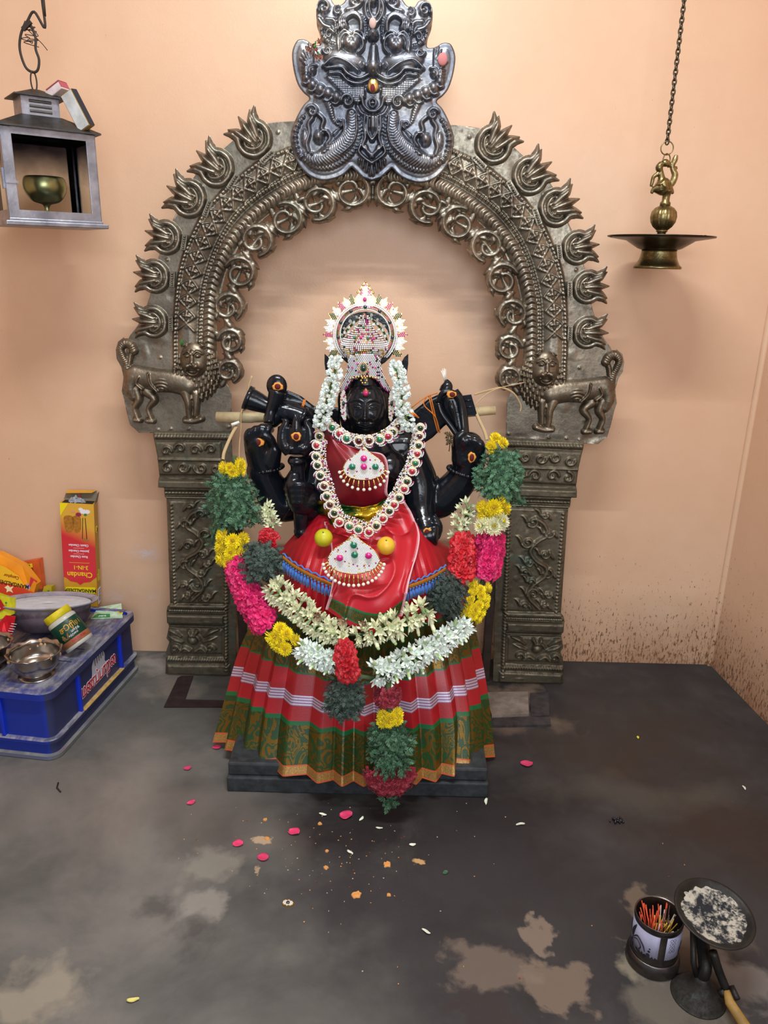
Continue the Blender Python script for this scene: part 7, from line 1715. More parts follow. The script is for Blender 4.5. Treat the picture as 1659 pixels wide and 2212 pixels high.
wrap_text('சூரிய', .024, plain('gold_lettering', srgb(200,150,50), .4, .3), .066, 12, .9, .0004); wrap_text('மார்க்', .011, white_p, .050, 20, .9); wrap_text('சந்தனம்', .008, white_p, .040, 4, .9)
wrap_text('NATURAL', .010, redp, .022, 14, 1.1, .0003)
m2 = MB(); 
for i in range(9): a = ja+R(-38+i*2.4); m2.tube([(jr*1.02*math.cos(a), jr*1.02*math.sin(a), .034), (jr*1.03*math.cos(a-.05+.02*i), jr*1.03*math.sin(a-.05+.02*i), .045+.008*math.sin(i))], .0020, 5)
m2.build('root_picture', plain('brown_root_print', srgb(120,90,50), .7), jar)
# ---- packets and small boxes
def card(name, label, cat, corners, t, mat, group=None):          # corners in world space, thickness t backwards
    C_ = [Vector(c) for c in corners]; n_ = (C_[1]-C_[0]).cross(C_[2]-C_[0]).normalized(); 
    if n_.dot(CL-C_[0]) < 0: n_ = -n_
    e_ = empty(name, sum(C_, Vector())/len(C_), label, cat, group); m2 = MB(); n = len(C_); m2.add(C_+[c-n_*t for c in C_], [tuple(range(n)), tuple(range(2*n-1, n-1, -1))]+[(i, i+n, (i+1)%n+n, (i+1)%n) for i in range(n)], 0, False)
    o = keep(m2.build('packet_body' if t < .01 else 'carton_body', mat), e_); ux = (C_[1]-C_[0]); ul = ux.length; ux.normalize(); uy = n_.cross(ux); return e_, C_[0], ux, uy, n_, ul
def on_card(cd, name, pts, mat, lift=.0006):
    e_, o_, ux, uy, n_, ul = cd; m2 = MB(); n = len(pts); vv = [o_+ux*x*ul+uy*y*ul+n_*lift for x, y in pts]; m2.add(vv+[v_-n_*.0004 for v_ in vv], [tuple(range(n)), tuple(range(2*n-1, n-1, -1))]+[(i, i+n, (i+1)%n+n, (i+1)%n) for i in range(n)], 0, False); return keep(m2.build(name, mat), e_)
def text_card(cd, body, size, mat, x, y, spin=0, lift=.0012):
    e_, o_, ux, uy, n_, ul = cd; M_ = Matrix(((ux.x,uy.x,n_.x,0),(ux.y,uy.y,n_.y,0),(ux.z,uy.z,n_.z,0),(0,0,0,1))); c_ = o_+ux*x*ul+uy*y*ul+n_*lift
    o = text('printed_lettering', body, size, mat, None, Matrix.Translation(c_) @ M_ @ Matrix.Rotation(R(spin), 4, 'Z'), .0002, .9, .0003); keep(o, e_); return o
yb = -.06
oy = plain('orange_yellow_card', srgb(240,150,30), .4, var=.25, vscale=9)
cd = card('incense_carton', 'large yellow, orange and red incense carton leaning upside down behind the ash pan', 'carton', [at(-12,1292,yb-.10), at(69,1292,yb-.10), at(79,1262,yb-.095), at(48,1222,yb-.06), at(-2,1197,yb-.05), at(-30,1190,yb-.05)], .035, oy)
on_card(cd, 'red_print_area', [(.0,.02),(.95,.02),(1.05,.16),(.75,.28),(.30,.42),(.0,.50)], plain('orange_red_print', srgb(222,70,40), .4)); on_card(cd, 'yellow_print_area', [(.05,.50),(.35,.42),(.86,.30),(.70,.62),(.40,.85),(.05,1.0)], plain('warm_yellow_print', srgb(246,190,40), .4))
on_card(cd, 'starburst', [(.30,.30),(.40,.36),(.45,.30),(.55,.33),(.48,.24),(.52,.15),(.42,.20),(.34,.16),(.36,.25)], plain('pale_star_print', srgb(255,240,190), .4), .0010)
on_card(cd, 'yellow_bottom_edge', [(0,0),(.66,0),(.30,.10),(0,.22)], plain('lime_yellow_print', srgb(214,206,40), .4), .0010)
text_card(cd, 'MANGALDEEP', .020, blk, .52, .40, 168); text_card(cd, 'Camphor', .015, plain('brown_red_print', srgb(150,50,20), .5), .52, .60, 166)
cd = card('incense_carton', 'small orange incense box standing behind the large carton by the wall', 'carton', [at(44,1278,-.05), at(91,1272,-.05), at(84,1208,-.035), at(37,1217,-.035)], .030, plain('orange_card', srgb(214,96,40), .5, var=.2, vscale=20))
on_card(cd, 'brown_picture', [(.2,.2),(.80,.2),(.80,1.15),(.2,1.15)], plain('dark_orange_print', srgb(160,56,24), .5, var=.4, vscale=50)); on_card(cd, 'name_strip', [(.05,1.0),(.80,1.02),(.80,1.2),(.05,1.18)], yelp, .0010); text_card(cd, 'DEEP', .014, blk, .52, 1.09, 0)
cd = card('flat_box', 'small olive-yellow box lying behind the ash pan near the tall carton', 'box', [at(90,1284,-.08), at(112,1284,-.08), at(111,1267,-.075), at(95,1267,-.07)], .030, plain('olive_yellow_card', srgb(190,176,40), .5)); on_card(cd, 'printed_disc', [(.7+.12*math.cos(a), .28+.14*math.sin(a)) for a in np.linspace(0, 6.0, 10)], grn_p)
cd = card('paper_sachet', 'little red, white and blue sachet tucked between the cartons', 'packet', [at(60,1286,-.15), at(76,1280,-.15), at(79,1256,-.148), at(66,1247,-.148)], .004, plain('red_packet_foil', srgb(200,50,60), .3)); on_card(cd, 'blue_white_print', [(.1,.4),(.7,.35),(.8,1.3),(.3,1.2)], plain('pale_blue_print', srgb(170,170,220), .4, var=.4, vscale=80))
cd = card('spice_packet', 'yellow-green and red foil packet propped against the left side of the ash pan', 'packet', [at(-10,1342,-.40), at(31,1326,-.40), at(33,1292,-.39), at(20,1290,-.38), at(-10,1286,-.37)], .005, plain('yellow_green_foil', srgb(206,206,40), .3, var=.2, vscale=30)); on_card(cd, 'red_band', [(0,.30),(.72,.38),(.66,.85),(0,.80)], plain('dark_red_print', srgb(176,24,36), .3)); text_card(cd, 'ea', .016, white_p, .40, .52, 0)
on_card(cd, 'green_dot_mark', [(.84+.05*math.cos(a), .60+.05*math.sin(a)) for a in np.linspace(0, 5.8, 12)], grn_p)
cd = card('spice_packet', 'shiny red foil packet lower down behind the steel bowls', 'packet', [at(2,1372,-.44), at(24,1378,-.43), at(34,1332,-.42), at(12,1330,-.41), at(-6,1350,-.42)], .005, plain('red_foil', srgb(196,20,40), .25, .3, var=.2, vscale=40))
for i in range(5): on_card(cd, 'white_small_print', [(.45,.35+i*.28),(.95,.42+i*.28),(.95,.47+i*.28),(.45,.40+i*.28)], white_p)
cd = card('seed_packet', 'flat green and white packet lying on the crate beside the tall carton', 'packet', [onC(196,1336,.004), onC(265,1334,.004), atz(262,1303,ZT+.012), onC(212,1312,.006)], .003, plain('white_green_leafy_print', srgb(190,220,190), .35, var=.25, vscale=50))
on_card(cd, 'green_print_area', [(.02,.03),(.60,.03),(.55,.26),(.15,.30)], plain('leaf_green_print', srgb(60,150,84), .4, var=.4, vscale=60)); on_card(cd, 'yellow_corner', [(.70,.40),(.95,.20),(.95,.32),(.82,.44)], yelp, .0010); text_card(cd, 'para', .016, white_p, .34, .14, 0); text_card(cd, '125', .009, blk, .86, .33, -35)
# ================================================================ THINGS ON THE FLOOR AND SMALL TIES
# ---- patterned cup holding incense sticks
cb = atz(1408,2072); ck = pxm(1408,2072,cb.y)
hh = .05
while proj(cb+Vector((0,0,hh)))[1] > 1975: hh += .002
cup = empty('stick_holder_cup', cb, 'round steel cup with black floral pattern holding used orange and yellow incense sticks', 'cup'); cr_ = 50*ck*.98
darkst = plain('dark_worn_steel', (.11,.095,.09), .30, .9, var=.4, vscale=25); lav = plain('lavender_grey_print', srgb(150,148,172), .5, var=.10, vscale=40); inkb = plain('black_ink_pattern', (.02,.018,.03), .5)
m2 = MB(); m2.lathe((0,0,0), spline([(.001,0),(cr_*1.04,0),(cr_*1.13,.010),(cr_*1.12,.022),(cr_*1.02,.032),(cr_,.034),(cr_,hh-.012),(cr_*1.02,hh-.010),(cr_*1.02,hh),(cr_*.98,hh),(cr_*.96,hh-.012),(cr_*.95,.010),(.001,.008)], 3), 56); m2.build('cup_body', darkst, cup)
ca = math.atan2((CL-cb).y, (CL-cb).x)
def wrapped(name, pts, mat, r_=None, par=cup, lift=0.0, closed=True):   # polygon in (arc metres, height), wrapped on the cup
    r_ = r_ or cr_*1.012; m2 = MB(); n = len(pts); vv = []
    for x, y in pts: a = ca+x/cr_; vv.append(((r_+lift)*math.cos(a), (r_+lift)*math.sin(a), y))
    for x, y in pts: a = ca+x/cr_; vv.append((cr_*.995*math.cos(a), cr_*.995*math.sin(a), y))
    m2.add(vv, [tuple(range(n)), tuple(range(2*n-1, n-1, -1))]+[(i, i+n, (i+1)%n+n, (i+1)%n) for i in range(n)], 0, False); return m2.build(name, mat, par)
y0_, y1_ = .036, hh-.014
for (xa, xb) in ((-.088,.010),(.024,.075)):
    n = 14; pts = [(xa+(xb-xa)*i/n, y0_) for i in range(n+1)]+[(xb-(xb-xa)*i/n, y1_) for i in range(n+1)]
    m2 = MB(); vv = []
    for x, y in pts: a = ca+x/cr_; vv.append((cr_*1.012*math.cos(a), cr_*1.012*math.sin(a), y))
    m2.add(vv, [(i, i+1, 2*n+1-(i+1), 2*n+1-i) for i in range(n)], 0); solid(m2.build('patterned_panel', lav, cup), .0004)
def wstroke(pts, w0, w1, par=cup):
    L_ = spline(pts, 6); m2 = MB(); P_ = []; n = len(L_)
    for i, (x, y) in enumerate(L_): a = ca+x/cr_; P_.append((cr_*1.016*math.cos(a), cr_*1.016*math.sin(a), y))
    m2.tube(P_, [w0*math.sin(math.pi*(i+.5)/n)+w1 for i in range(n)], 6); return m2.build('ink_stroke', inkb, par)
ym = (y0_+y1_)/2-.004; wstroke([(-.052,ym),(-.050,ym+.020),(-.044,y1_-.004)], .0030, .0006); wstroke([(-.052,ym-.002),(-.055,ym-.016),(-.052,ym-.028)], .0022, .0006)
wstroke([(-.050,ym),(-.036,ym+.014),(-.022,ym+.004),(-.016,ym-.010)], .0014, .0006); wstroke([(-.048,ym-.002),(-.036,ym+.005),(-.026,ym-.004),(-.030,ym-.014),(-.038,ym-.011)], .0008, .0006); wstroke([(-.050,ym-.004),(-.042,ym-.020),(-.032,ym-.024)], .0010, .0006); wstroke([(-.054,ym),(-.066,ym+.010),(-.072,ym+.026)], .0012, .0005)
wstroke([(.060,ym-.014),(.062,ym+.004),(.072,ym+.012)], .0012, .0005)
for i, (y_, r_) in enumerate(((.044,.0050),(.055,.0040),(.064,.0028),(.071,.0018))): wrapped('ink_dot', [(-.010+i*.001+r_*math.cos(a), y_+r_*math.sin(a)) for a in np.linspace(0, 6.28, 14, endpoint=False)], inkb, cr_*1.018)
for i in range(4):
    for e in (0, 1): 
        P_ = []; 
        for a_ in np.linspace(0, 6.28, 12, endpoint=False): x, y = .034+e*.007+.003*math.cos(a_), y1_-.008-i*.009+.0034*math.sin(a_); a = ca+x/cr_; P_.append((cr_*1.015*math.cos(a), cr_*1.015*math.sin(a), y))
        m2 = MB(); m2.tube(P_, .0004, 4, closed=True); m2.build('ink_ring', inkb, cup)
m2 = MB(); m2.lathe((0,0,0), [(.001,hh*.40),(cr_*.95,hh*.40),(cr_*.95,hh*.42),(.001,hh*.46)], 24); m2.build('ash_filling', plain('dark_ash', (.02,.025,.03), .95, bmp=.8), cup)
rs = random.Random(9); orr = plain('orange_stick', srgb(206,74,40), .7); yrr = plain('yellow_stick', srgb(206,160,60), .7); brr = plain('burnt_stick', srgb(70,50,46), .8); wrr = plain('pale_stick_tip', srgb(190,180,176), .7)
st = empty('incense_stick_bundle', (cb.x, cb.y, hh*.45), 'bundle of used orange and yellow incense sticks standing in the patterned cup', 'incense sticks')
cx0 = (CL-cb).normalized()
for i in range(58):
    k_ = i % 10; mt = orr if k_ < 4 else yrr if k_ < 8 else brr if k_ < 9 else wrr
    a = rs.uniform(0, 6.28); r_ = rs.uniform(0, .030)*(1 if mt != orr else .8); b_ = Vector((cb.x+(-.008 if mt == orr else .010)+r_*math.cos(a), cb.y+r_*math.sin(a), hh*.42)); ln = rs.uniform(.048,.066) if mt == yrr else rs.uniform(.062,.090)
    m2 = MB(); d_ = Vector((rs.uniform(-.25,.25)-(.12 if mt == orr else -.18), rs.uniform(-.3,.3), 1)).normalized(); m2.tube([b_, b_+d_*ln], .0011, 5); keep(m2.build('incense_stick', mt), st)

# ---- dhoop burner: tilted dish on a pedestal with a long handle
pb = atz(1508,2150); dh = empty('incense_burner', pb, 'blackened long-handled incense burner with ash-filled tilted dish beside the cup', 'incense burner')
black = plain('sooty_black_iron', (.020,.018,.016), .5, .5, var=.4, vscale=20, bmp=.5)
zc = .160; dc = atz(1543,1972,zc)
def ashy():
    m_, nt, p = nmat('burnt_ash_crust'); v = coords(nt); n1 = noise(nt, v, 34, 6, .7, .4); n2 = noise(nt, v, 120, 3, .6)
    f_ = math_(nt, 'ADD', n1, math_(nt, 'MULTIPLY', math_(nt, 'SUBTRACT', n2, .5), .5)); nt.links.new(ramp(nt, f_, [(.44, (.012,.013,.018)), (.50, srgb(90,88,84)), (.60, srgb(176,170,156))]), p.inputs['Base Color']); p.inputs['Roughness'].default_value = .95; bump(nt, p, f_, .9, .006); return m_
nrm_ = ((CL-dc).normalized()*.10+Vector((.10,-.10,.90))).normalized(); M3 = nrm_.to_track_quat('Z', 'Y').to_matrix(); k_ = pxm(1543,1972,dc.y); dr = 84*k_
m2 = MB(); m2.lathe(dc, spline([(.001,-.038),(dr*.25,-.036),(dr*.7,-.022),(dr*.90,-.004),(dr*1.0,.0),(dr*1.0,.003),(dr*.93,.003),(dr*.80,-.004),(dr*.55,-.014),(.001,-.018)], 3), 56, rot=M3); keep(m2.build('dish', black), dh)
m2 = MB(); vv = []; n = 48; ringsn = 12; rg_ = np.random.RandomState(1); base_n = rg_.randn(ringsn+1, n)*.0012
for i in range(ringsn+1):
    for k2 in range(n): a = 2*math.pi*k2/n; r_ = dr*.86*i/ringsn; vv.append(dc+M3 @ Vector((r_*math.cos(a), r_*math.sin(a), -.010+.007*(i/ringsn)**2+base_n[i, k2]*(i < ringsn))))
m2.add(vv, [(i*n+k2, (i+1)*n+k2, (i+1)*n+(k2+1)%n, i*n+(k2+1)%n) for i in range(ringsn) for k2 in range(n)], 0); keep(m2.build('ash_crust', ashy()), dh)
u1 = dc-nrm_*.030
m2 = MB(); m2.tube(spline([tuple(u1), tuple(u1+Vector((-.012,.0,-.030))), (pb.x+.004,pb.y+.002,.075), (pb.x,pb.y,.045)], 5), [.020]*5+[.013]*6+[.013]*5, 14); m2.tube([tuple(u1+Vector((-.036,0,.004))), (pb.x-.022,pb.y,.085), (pb.x-.010,pb.y,.050)], .006, 8); keep(m2.build('pedestal_stem', black), dh)
m2 = MB(); m2.lathe((pb.x,pb.y,0), spline([(.001,0),(.050,0),(.050,.004),(.042,.014),(.026,.026),(.018,.040),(.014,.052),(.001,.052)], 3), 40); keep(m2.build('domed_foot', brass_mat('dark_sooty_brass', (.018,.016,.014), (.035,.030,.025), (.07,.06,.05), .6, .2, 14, .5)), dh)
h0 = Vector((pb.x+.012,pb.y,.115)); h1 = atz(1568,2135,.050); h2 = atz(1576,2165,.040); h3 = atz(1625,2240,.022)
m2 = MB(); m2.tube(spline([tuple(h0), tuple(h0.lerp(h1, .5)+Vector((0,0,-.004))), tuple(h1)], 5), .0085, 10); m2.tube([h1+Vector((-.010,0,-.004)), h1+Vector((-.004,-.006,-.012))], .008, 8); m2.tube([h1+Vector((.010,0,.006)), h1+Vector((.014,-.022,-.002))], .006, 8); keep(m2.build('iron_handle_socket', black), dh)
m2 = MB(); m2.tube([h1, h2, h3], [.006,.0095,.011], 12); keep(m2.build('yellow_wooden_handle', plain('worn_yellow_wood', srgb(150,116,58), .6, var=.3, vscale=30)), dh)

# ---- floor fittings beside the pillars
def floor_poly(name, pts, z1, mat, label=None, cat=None, z0=-.001, kind=None):
    V = [atz(x, y, z0) for x, y in pts]; n = len(V); m2 = MB(); m2.add([Vector((v.x, v.y, z1)) for v in V]+V, [tuple(range(n)), tuple(range(2*n-1, n-1, -1))]+[(i, i+n, (i+1)%n+n, (i+1)%n) for i in range(n)], 0, False); o = m2.build(name, mat); return tag(o, label, cat, None, kind)
rust = plain('dark_rusted_iron', srgb(50,36,36), .75, .2, var=.4, vscale=30, bmp=.5)
floor_poly('iron_floor_frame', [(392,1462),(418,1462),(400,1513),(492,1515),(490,1529),(354,1529),(384,1466)], .004, rust, 'flat dark L-shaped iron frame on the floor in front of the left pillar', 'iron frame', z0=0)
cem = plain('rough_grey_cement', srgb(134,122,112), .9, var=.35, vscale=25, bmp=1.0, bs=40); darkc = plain('tarry_cement', srgb(58,53,54), .8, var=.4, vscale=40, bmp=1.0, bs=60)
floor_poly('cement_block', [(1048,1502),(1140,1500),(1142,1548),(1062,1552)], .012, cem, 'rough grey cement block set in front of the right pillar', 'cement block', z0=0)
floor_poly('cement_ledge', [(1056,1556),(1150,1552),(1188,1556),(1190,1570),(1062,1572)], .008, darkc, 'black crusty cement ledge in front of the grey block', 'cement ledge', z0=0)
floor_poly('cement_pad', [(1145,1500),(1185,1498),(1186,1548),(1147,1550)], .006, darkc, 'dark cracked cement pad below the right pillar edge', 'cement pad', z0=0)

# ---- fallen petals and crumbs
def petal_me(seed, mat, L_=1.0, W_=.8):
    rg_ = random.Random(seed); P_ = np.zeros((9, 7, 3))
    for i in range(9):
        for j in range(7):
            t = i/8; s_ = (j/6-.5)*2; wd = W_*.5*math.sin(math.pi*(.06+.88*t))**.7; P_[i, j] = ((t-.5)*L_, s_*wd+.05*math.sin(5*t+seed), .10*(s_*s_)+.12*t*t*abs(math.sin(seed))+.03*math.sin(7*t+3*s_+seed)+.02)
    me = grid_mesh('petal', P_, mat); return me
pk = petal_mat('fallen_pink_petal', srgb(206,30,84), srgb(226,70,120)); wh = petal_mat('fallen_white_petal', srgb(206,210,190), srgb(226,228,210)); orf = plain('orange_paste_flake', srgb(214,150,84), .85, var=.15, vscale=60, bmp=.4)
def litter(name, label, cat, px, py, L_, W_, mat, rz, group, seed):
    c_ = atz(px, py); k_ = pxm(px, py, c_.y); o = link(name, petal_me(seed, mat, 1, W_/L_)); o.location = c_+Vector((0,0,.0012)); o.rotation_euler = (0,0,R(rz)); o.scale = (L_*k_,)*3; solid(o, .02); tag(o, label, cat, group); return o
gp = 'pink petals on the floor'
for i, (px, py, L_, W_, rz, lab) in enumerate([(468,1616,18,14,10,'pink petal on the floor touching the left corner of the skirt hem'),(405,1661,16,13,20,'pink petal left of the plinth, halfway to the crate'),(413,1735,18,13,30,'folded pink petal on the floor left of the plinth, second below the hem'),
    (747,1763,27,26,0,'largest pink petal, on the floor right in front of the plinth'),(635,1799,25,22,-20,'pink petal with white tip left of the largest one'),(514,1824,22,20,15,'pink petal left of the pale powder patch'),(568,1854,24,22,0,'round pink petal just below the pale powder patch'),
    (1137,1652,26,20,-10,'bright pink petal alone on the floor to the right of the plinth')]):
    litter('rose_petal', lab, 'petal', px, py, L_, W_, pk, rz, gp, i+1)
gw = 'white flower bits on the floor'
for i, (px, py, L_, W_, rz, lab) in enumerate([(697,1761,18,6,-20,'thin white petal just left of the largest pink petal'),(781,1770,14,6,60,'white petal just right of the largest pink petal'),(819,1790,15,5,-10,'curled white petal in front of the plinth middle'),(756,1843,18,6,-50,'slanting white petal on the dark floor centre'),
    (1050,1733,18,6,75,'upright white petal near the right corner of the plinth'),(1124,1782,20,6,15,'pale petal on the floor right of the plinth corner'),(920,2014,22,6,-35,'white petal in the lower middle of the floor'),(1607,1703,12,5,100,'curved white petal near the right edge of the floor'),(891,1826,14,8,0,'short white bit beside the brown spot')]):
    litter('white_petal', lab, 'petal', px, py, L_, W_, wh, rz, gw, i+20)
litter('yellow_petal', 'pale yellow petal at the bottom left of the floor', 'petal', 287,2162,26,10, petal_mat('fallen_yellow_petal', srgb(190,180,90), srgb(210,200,120)), 5, None, 41)
litter('yellow_petal', 'tiny yellow petal on the floor in front of the right wall', 'petal', 1378,1594,8,5, petal_mat('bright_yellow_bit', srgb(220,210,40), srgb(236,226,60)), 70, None, 42)
litter('leaf_bit', 'small green leaf scrap on the floor right of centre', 'leaf', 962,1886,12,10, lfg, 30, None, 43)
def flake(px, py, r_, label, group=None, mat=orf, name='paste_flake', cat='paste flake'):
    c_ = atz(px, py); k_ = pxm(px, py, c_.y); rg_ = random.Random(px); n = 16; out = [r_*k_*rg_.uniform(.65,1.15) for _ in range(n)]; m2 = MB()
    top = [Vector((out[i]*.9*math.cos(6.283*i/n), out[i]*.9*math.sin(6.283*i/n), .0025)) for i in range(n)]; bot = [Vector((out[i]*math.cos(6.283*i/n), out[i]*math.sin(6.283*i/n), 0)) for i in range(n)]
    m2.add(top+bot, [tuple(range(n)), tuple(range(2*n-1, n-1, -1))]+[(i, i+n, (i+1)%n+n, (i+1)%n) for i in range(n)], 0, False); o = m2.build(name, mat); o.location = c_; return tag(o, label, cat, group)
go = 'orange paste flakes on the floor'
for (px, py, r_, lab) in [(770,1933,11,'largest orange paste flake, on the floor left of centre bottom'),(836,1868,9,'orange paste flake behind and right of the largest one'),(573,1771,4.5,'round pale orange crumb near the plinth'),(706,1839,4.5,'small orange crumb between the two rose petals and the white petal'),(704,1875,6,'orange crumb left of the second largest flake'),(840,1934,5,'broken orange crumb right of the largest flake'),(577,1812,6,'orange crumb lying in the pale powder patch'),(691,1780,5,'orange crumb just below the thin white petal')]: flake(px, py, r_, lab, go)
fine = []; rf = random.Random(4); m2 = MB()
for _ in range(150):
    px, py = rf.gauss(720, 140), rf.gauss(1850, 60)
    if rf.random() < .3: px, py = rf.uniform(560, 1600), rf.uniform(1440, 2150)
    if not (380 < px < 1640 and 1735 < py < 2190): continue
    c_ = atz(px, py); m2.ell(c_+Vector((0,0,.0008)), (rf.uniform(.0006,.0022), rf.uniform(.0006,.0022), .0010), seg=6, ring=4, mi=rf.choice((0,0,1,2)))
tag(m2.build('crumbs', [orf, plain('pale_crumb', srgb(190,176,150), .9), plain('rust_crumb', srgb(140,60,40), .9)]), 'fine orange and pale crumbs scattered over the floor before the statue', 'crumbs', kind='stuff')
# fallen eye ornament
c_ = atz(622,1952); k_ = pxm(622,1952,c_.y); ey = empty('eye_ornament', c_, 'small silver eye-shaped jewel fallen on the floor', 'jewel', rot=(0,0,R(-12)))
m2 = MB(); V = [(14*math.cos(t)*k_, 10*abs(math.sin(t))**1.1*math.copysign(1, math.sin(t))*k_) for t in np.linspace(0, 6.283, 24, endpoint=False)]; n = 24; m2.add([(x, y, .003) for x, y in V]+[(x, y, 0) for x, y in V], [tuple(range(n)), tuple(range(2*n-1, n-1, -1))]+[(i, i+n, (i+1)%n+n, (i+1)%n) for i in range(n)], 0, False); m2.build('gilt_plate', gold, ey)
m2 = MB()
for x in range(-5, 6):
    for y in range(-3, 4):
        X_, Y_ = x*.0026, y*.0026
        if math.hypot(X_/(12*k_), Y_/(7.5*k_)) < 1 and math.hypot(X_, Y_) > .004: stone_at(m2, Vector((X_, Y_, .003)), .0013, Vector((0,0,1)), 0)
m2.build('white_stones', dia, ey); m2 = MB(); m2.ell((0,0,.0035), (.0042,.0042,.0032), seg=14, ring=8); m2.build('black_pupil', plain('black_glass', (.004,.004,.006), .05, 0, 1, coat=1), ey)
# dark pod on the floor
c_ = atz(1333,1775); e_ = empty('dark_tassel', c_, 'small black beaded clump lying on the dark floor at the right', 'clump'); m2 = MB(); rf2 = random.Random(6)
for i in range(22): m2.ell((rf2.gauss(0,.008), rf2.gauss(0,.005), .003+abs(rf2.gauss(0,.002))), rf2.uniform(.002,.004), seg=7, ring=5)
m2.build('beads', plain('black_shiny_bead', (.006,.006,.012), .15, 0, .9), e_)
m2 = MB(); m2.tube([atz(126,1692)+Vector((0,0,.002)), atz(123,1703)+Vector((0,0,.002)), atz(131,1712)+Vector((0,0,.002))], .0022, 6); tag(m2.build('burnt_twig', plain('burnt_brown', (.02,.012,.008), .8)), 'small burnt twig on the floor below the crate corner', 'twig')

# ---- bamboo stick and ties behind the statue
bam = plain('pale_bamboo', srgb(176,160,124), .6, var=.25, vscale=22, bmp=.3)
bo_ = empty('bamboo_stick', P3(770,893,-.31), 'pale bamboo stick lying across behind the shoulders of the statue', 'bamboo'); m2 = MB(); kb = pxm(770,890,-.31)
m2.tube([P3(468,901,-.31), P3(545,902,-.31), P3(548,902,-.31), P3(770,895,-.31), P3(1000,890,-.31), P3(1004,890,-.31), P3(1070,886,-.31)], [11.5*kb,12*kb,11*kb,11*kb,11*kb,11.8*kb,9.5*kb], 16); keep(m2.build('culm', bam), bo_)
m2 = MB(); m2.tube([P3(467.5,901,-.31), P3(470,901,-.31)], 8*kb, 14); keep(m2.build('hollow_end', plain('dark_bamboo_hollow', (.05,.04,.03), .9)), bo_)
def ribbon(name, label, cat, pts, w0, mat, group=None, rad=False):
    m2 = MB(); L_ = [P3(*p) for p in spline(pts, 6)]; m2.tube(L_, w0, 7, flat=.25 if not rad else 1.0, up=(0,1,0)); return tag(m2.build(name, mat), label, cat, group)
gs_ = 'dry fibre strips holding the garland'
ribbon('fibre_strip', 'dry fibre strip hanging straight from the bamboo to the left yellow flowers', 'fibre strip', [(530,885,-.29),(521,889,-.33),(520,925,-.345),(517,960,-.40),(516,992,-.47)], .0055, strm, gs_)
ribbon('fibre_strip', 'curling fibre strip left of the straight one above the left yellow flowers', 'fibre strip', [(512,920,-.33),(500,940,-.36),(485,975,-.42),(482,992,-.46)], .0050, strm, gs_)
ribbon('fibre_strip', 'thin grey fibre strip sticking up above the left end of the bamboo', 'fibre strip', [(530,885,-.32),(537,862,-.34),(536,840,-.34),(544,812,-.34)], .0032, strm, gs_)
ribbon('fibre_strip', 'dry strip running from the bamboo down to the right yellow flowers', 'fibre strip', [(1024,880,-.33),(1034,905,-.36),(1046,930,-.42),(1052,950,-.47)], .0050, strm, gs_)
ribbon('fibre_strip', 'long pale strand arching over the right lion plate', 'fibre strip', [(1025,852,-.34),(1060,842,-.30),(1085,838,-.28),(1110,850,-.26),(1125,875,-.24),(1124,890,-.24)], .0030, strm, gs_)
ribbon('fibre_strip', 'fine pale strand stretching up to the mane of the right lion', 'fibre strip', [(1024,876,-.34),(1050,852,-.31),(1080,838,-.285),(1134,826,-.235)], .0015, strm, gs_, True)
ch_ = MB(); ch_.tube([P3(500,918,-.34), P3(517,912,-.33)], .0048, 12); tag(ch_.build('white_stub', plain('white_chalk', srgb(226,226,220), .7)), 'short white stub stuck between the bamboo and the left lion plate', 'stub')
# orange strings
og_ = 'orange strings on the stone shoulders'
m2 = MB()
for d_ in (0, 4): m2.tube([P3(p[0]+d_, p[1], p[2]) for p in spline([(926,855,-.388),(932,880,-.392),(938,905,-.392),(946,935,-.390)], 5)], .0019, 6)
m2.tube([P3(*p) for p in spline([(890,880,-.388),(905,868,-.392),(925,855,-.392),(945,849,-.388)], 5)], .0018, 6); m2.tube([P3(*p) for p in spline([(922,856,-.392),(916,875,-.392),(940,900,-.396),(950,932,-.39)], 5)], .0018, 6)
tag(m2.build('orange_string', stringm), 'orange thread wound around the right stone shoulder arm', 'string', og_)
m2 = MB()
for d_ in (0, 3): m2.tube([P3(657+d_,863,-.39), P3(651+d_,882,-.394), P3(645+d_,893,-.394)], .0019, 6)
tag(m2.build('orange_string', stringm), 'short orange thread around the left stone shoulder arm', 'string', og_)
m2 = MB(); m2.tube([P3(884,889,-.536), P3(905,903,-.536)], .0020, 5)
for (a_, b_) in (((884,890),(896,900)), ((886,888),(904,902))): m2.tube([P3(a_[0], a_[1], -.535), P3((a_[0]+b_[0])/2+2, (a_[1]+b_[1])/2, -.54), P3(b_[0], b_[1], -.535)], .0020, 5)
tag(m2.build('orange_string', stringm), 'frayed orange thread ends beside the right jasmine string', 'string', og_)
m2 = MB(); rb = random.Random(5)
for i in range(12): m2.tube([P3(962+rb.uniform(-2,2), 824, -.400), P3(952+i*1.0+rb.uniform(-1,1), 798+rb.uniform(-3,4), -.395)], .0008, 4)
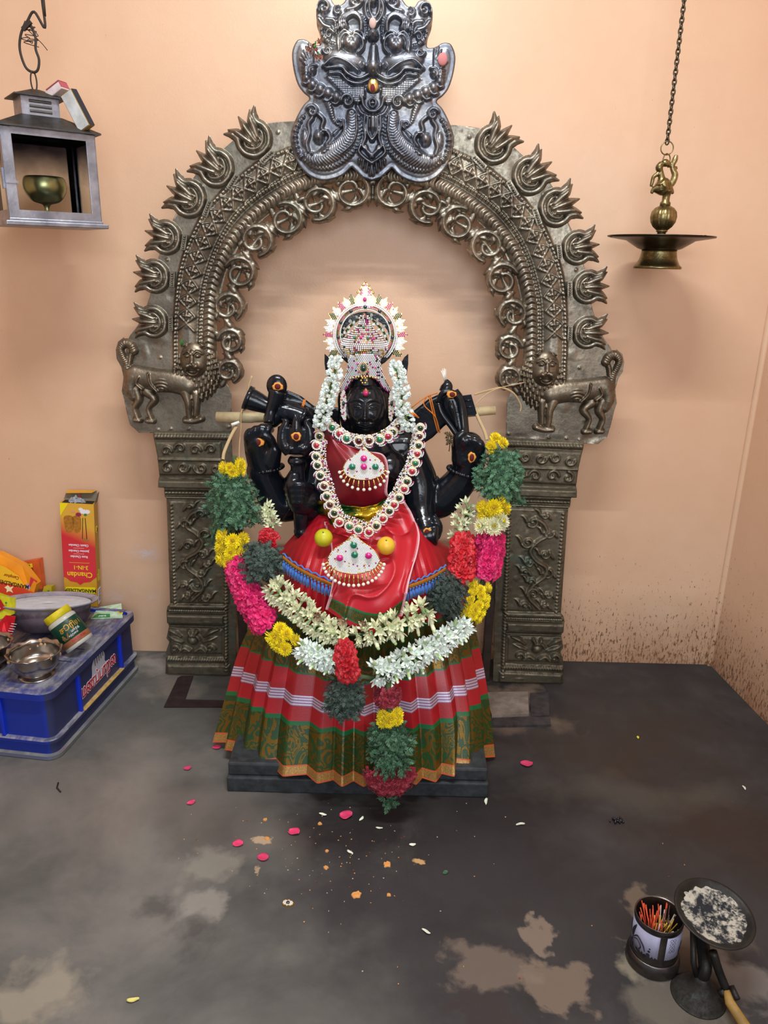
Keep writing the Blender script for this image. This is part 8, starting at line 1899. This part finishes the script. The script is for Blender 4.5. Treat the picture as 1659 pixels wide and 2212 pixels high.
tag(m2.build('thread_tuft', plain('white_thread', srgb(220,216,206), .8)), 'tuft of white threads behind the tip of the right stone noose', 'thread')
lf = MB(); rl = random.Random(12)
for i in range(16): q = P3(985+rl.uniform(-16,30), 925+rl.uniform(-26,30), -.345); d_ = Vector((rl.uniform(-1,1), rl.uniform(-.3,.3), rl.uniform(-1,.4))).normalized(); up = Vector((rl.uniform(-.3,.3),-1,rl.uniform(-.3,.3))); up = (up-d_*up.dot(d_)).normalized(); leaf_unit(lf, q, d_, up, .022)
lf.tube([P3(975,940,-.345), P3(970,975,-.345)], .0015, 5); lf.tube([P3(1005,900,-.335), P3(1010,930,-.34)], .003, 6); lf.tube([P3(1000,935,-.34), P3(975,930,-.345)], .0015, 5)
tag(lf.build('dried_flower_sprig', petal_mat('dry_olive_leaf', srgb(96,88,60), srgb(150,146,100))), 'dry flower sprig caught behind the right stone noose', 'sprig')
# dried blossoms stuck on the face plate, grass sprig on the lion
db = empty('dried_flower_cluster', at(680,108,Y2-.02), 'cluster of dried brown blossoms stuck on the left cheek of the horned face', 'dried flowers'); dbm = petal_mat('dried_brown_blossom', srgb(150,96,78), srgb(186,132,112)); dme = tubr(31, [dbm, dbm], .6, 'dried_blossom')
for i, (x, y) in enumerate(((676,98),(684,110),(671,112),(690,92),(683,122),(668,105),(692,126))):
    o = link('dried_blossom', dme); o.location = at(x, y, Y2-.036); o.rotation_euler = orient(Vector((rl.uniform(-.6,.6), -1, rl.uniform(-.6,.6))).normalized(), i).to_euler(); o.scale = (.022,)*3; keep(o, db)
m2 = MB(); m2.tube([at(682,90,Y2-.03), at(679,102,Y2-.045)], .0022, 6); m2.tube([at(686,112,Y2-.03), at(690,117,Y2-.045)], .0018, 6); keep(m2.build('green_stem', plain('green_stem', srgb(30,130,50), .6)), db)
m2 = MB()
for i in range(7): m2.tube([at(392,750,ARCH_Y-.040), at(389+i*1.4,738-(i % 3)*3,ARCH_Y-.046)], .0010, 4)
tag(m2.build('grass_sprig', plain('fresh_green_blade', srgb(50,110,50), .6)), 'tiny green grass sprig stuck on the left lion head', 'grass')
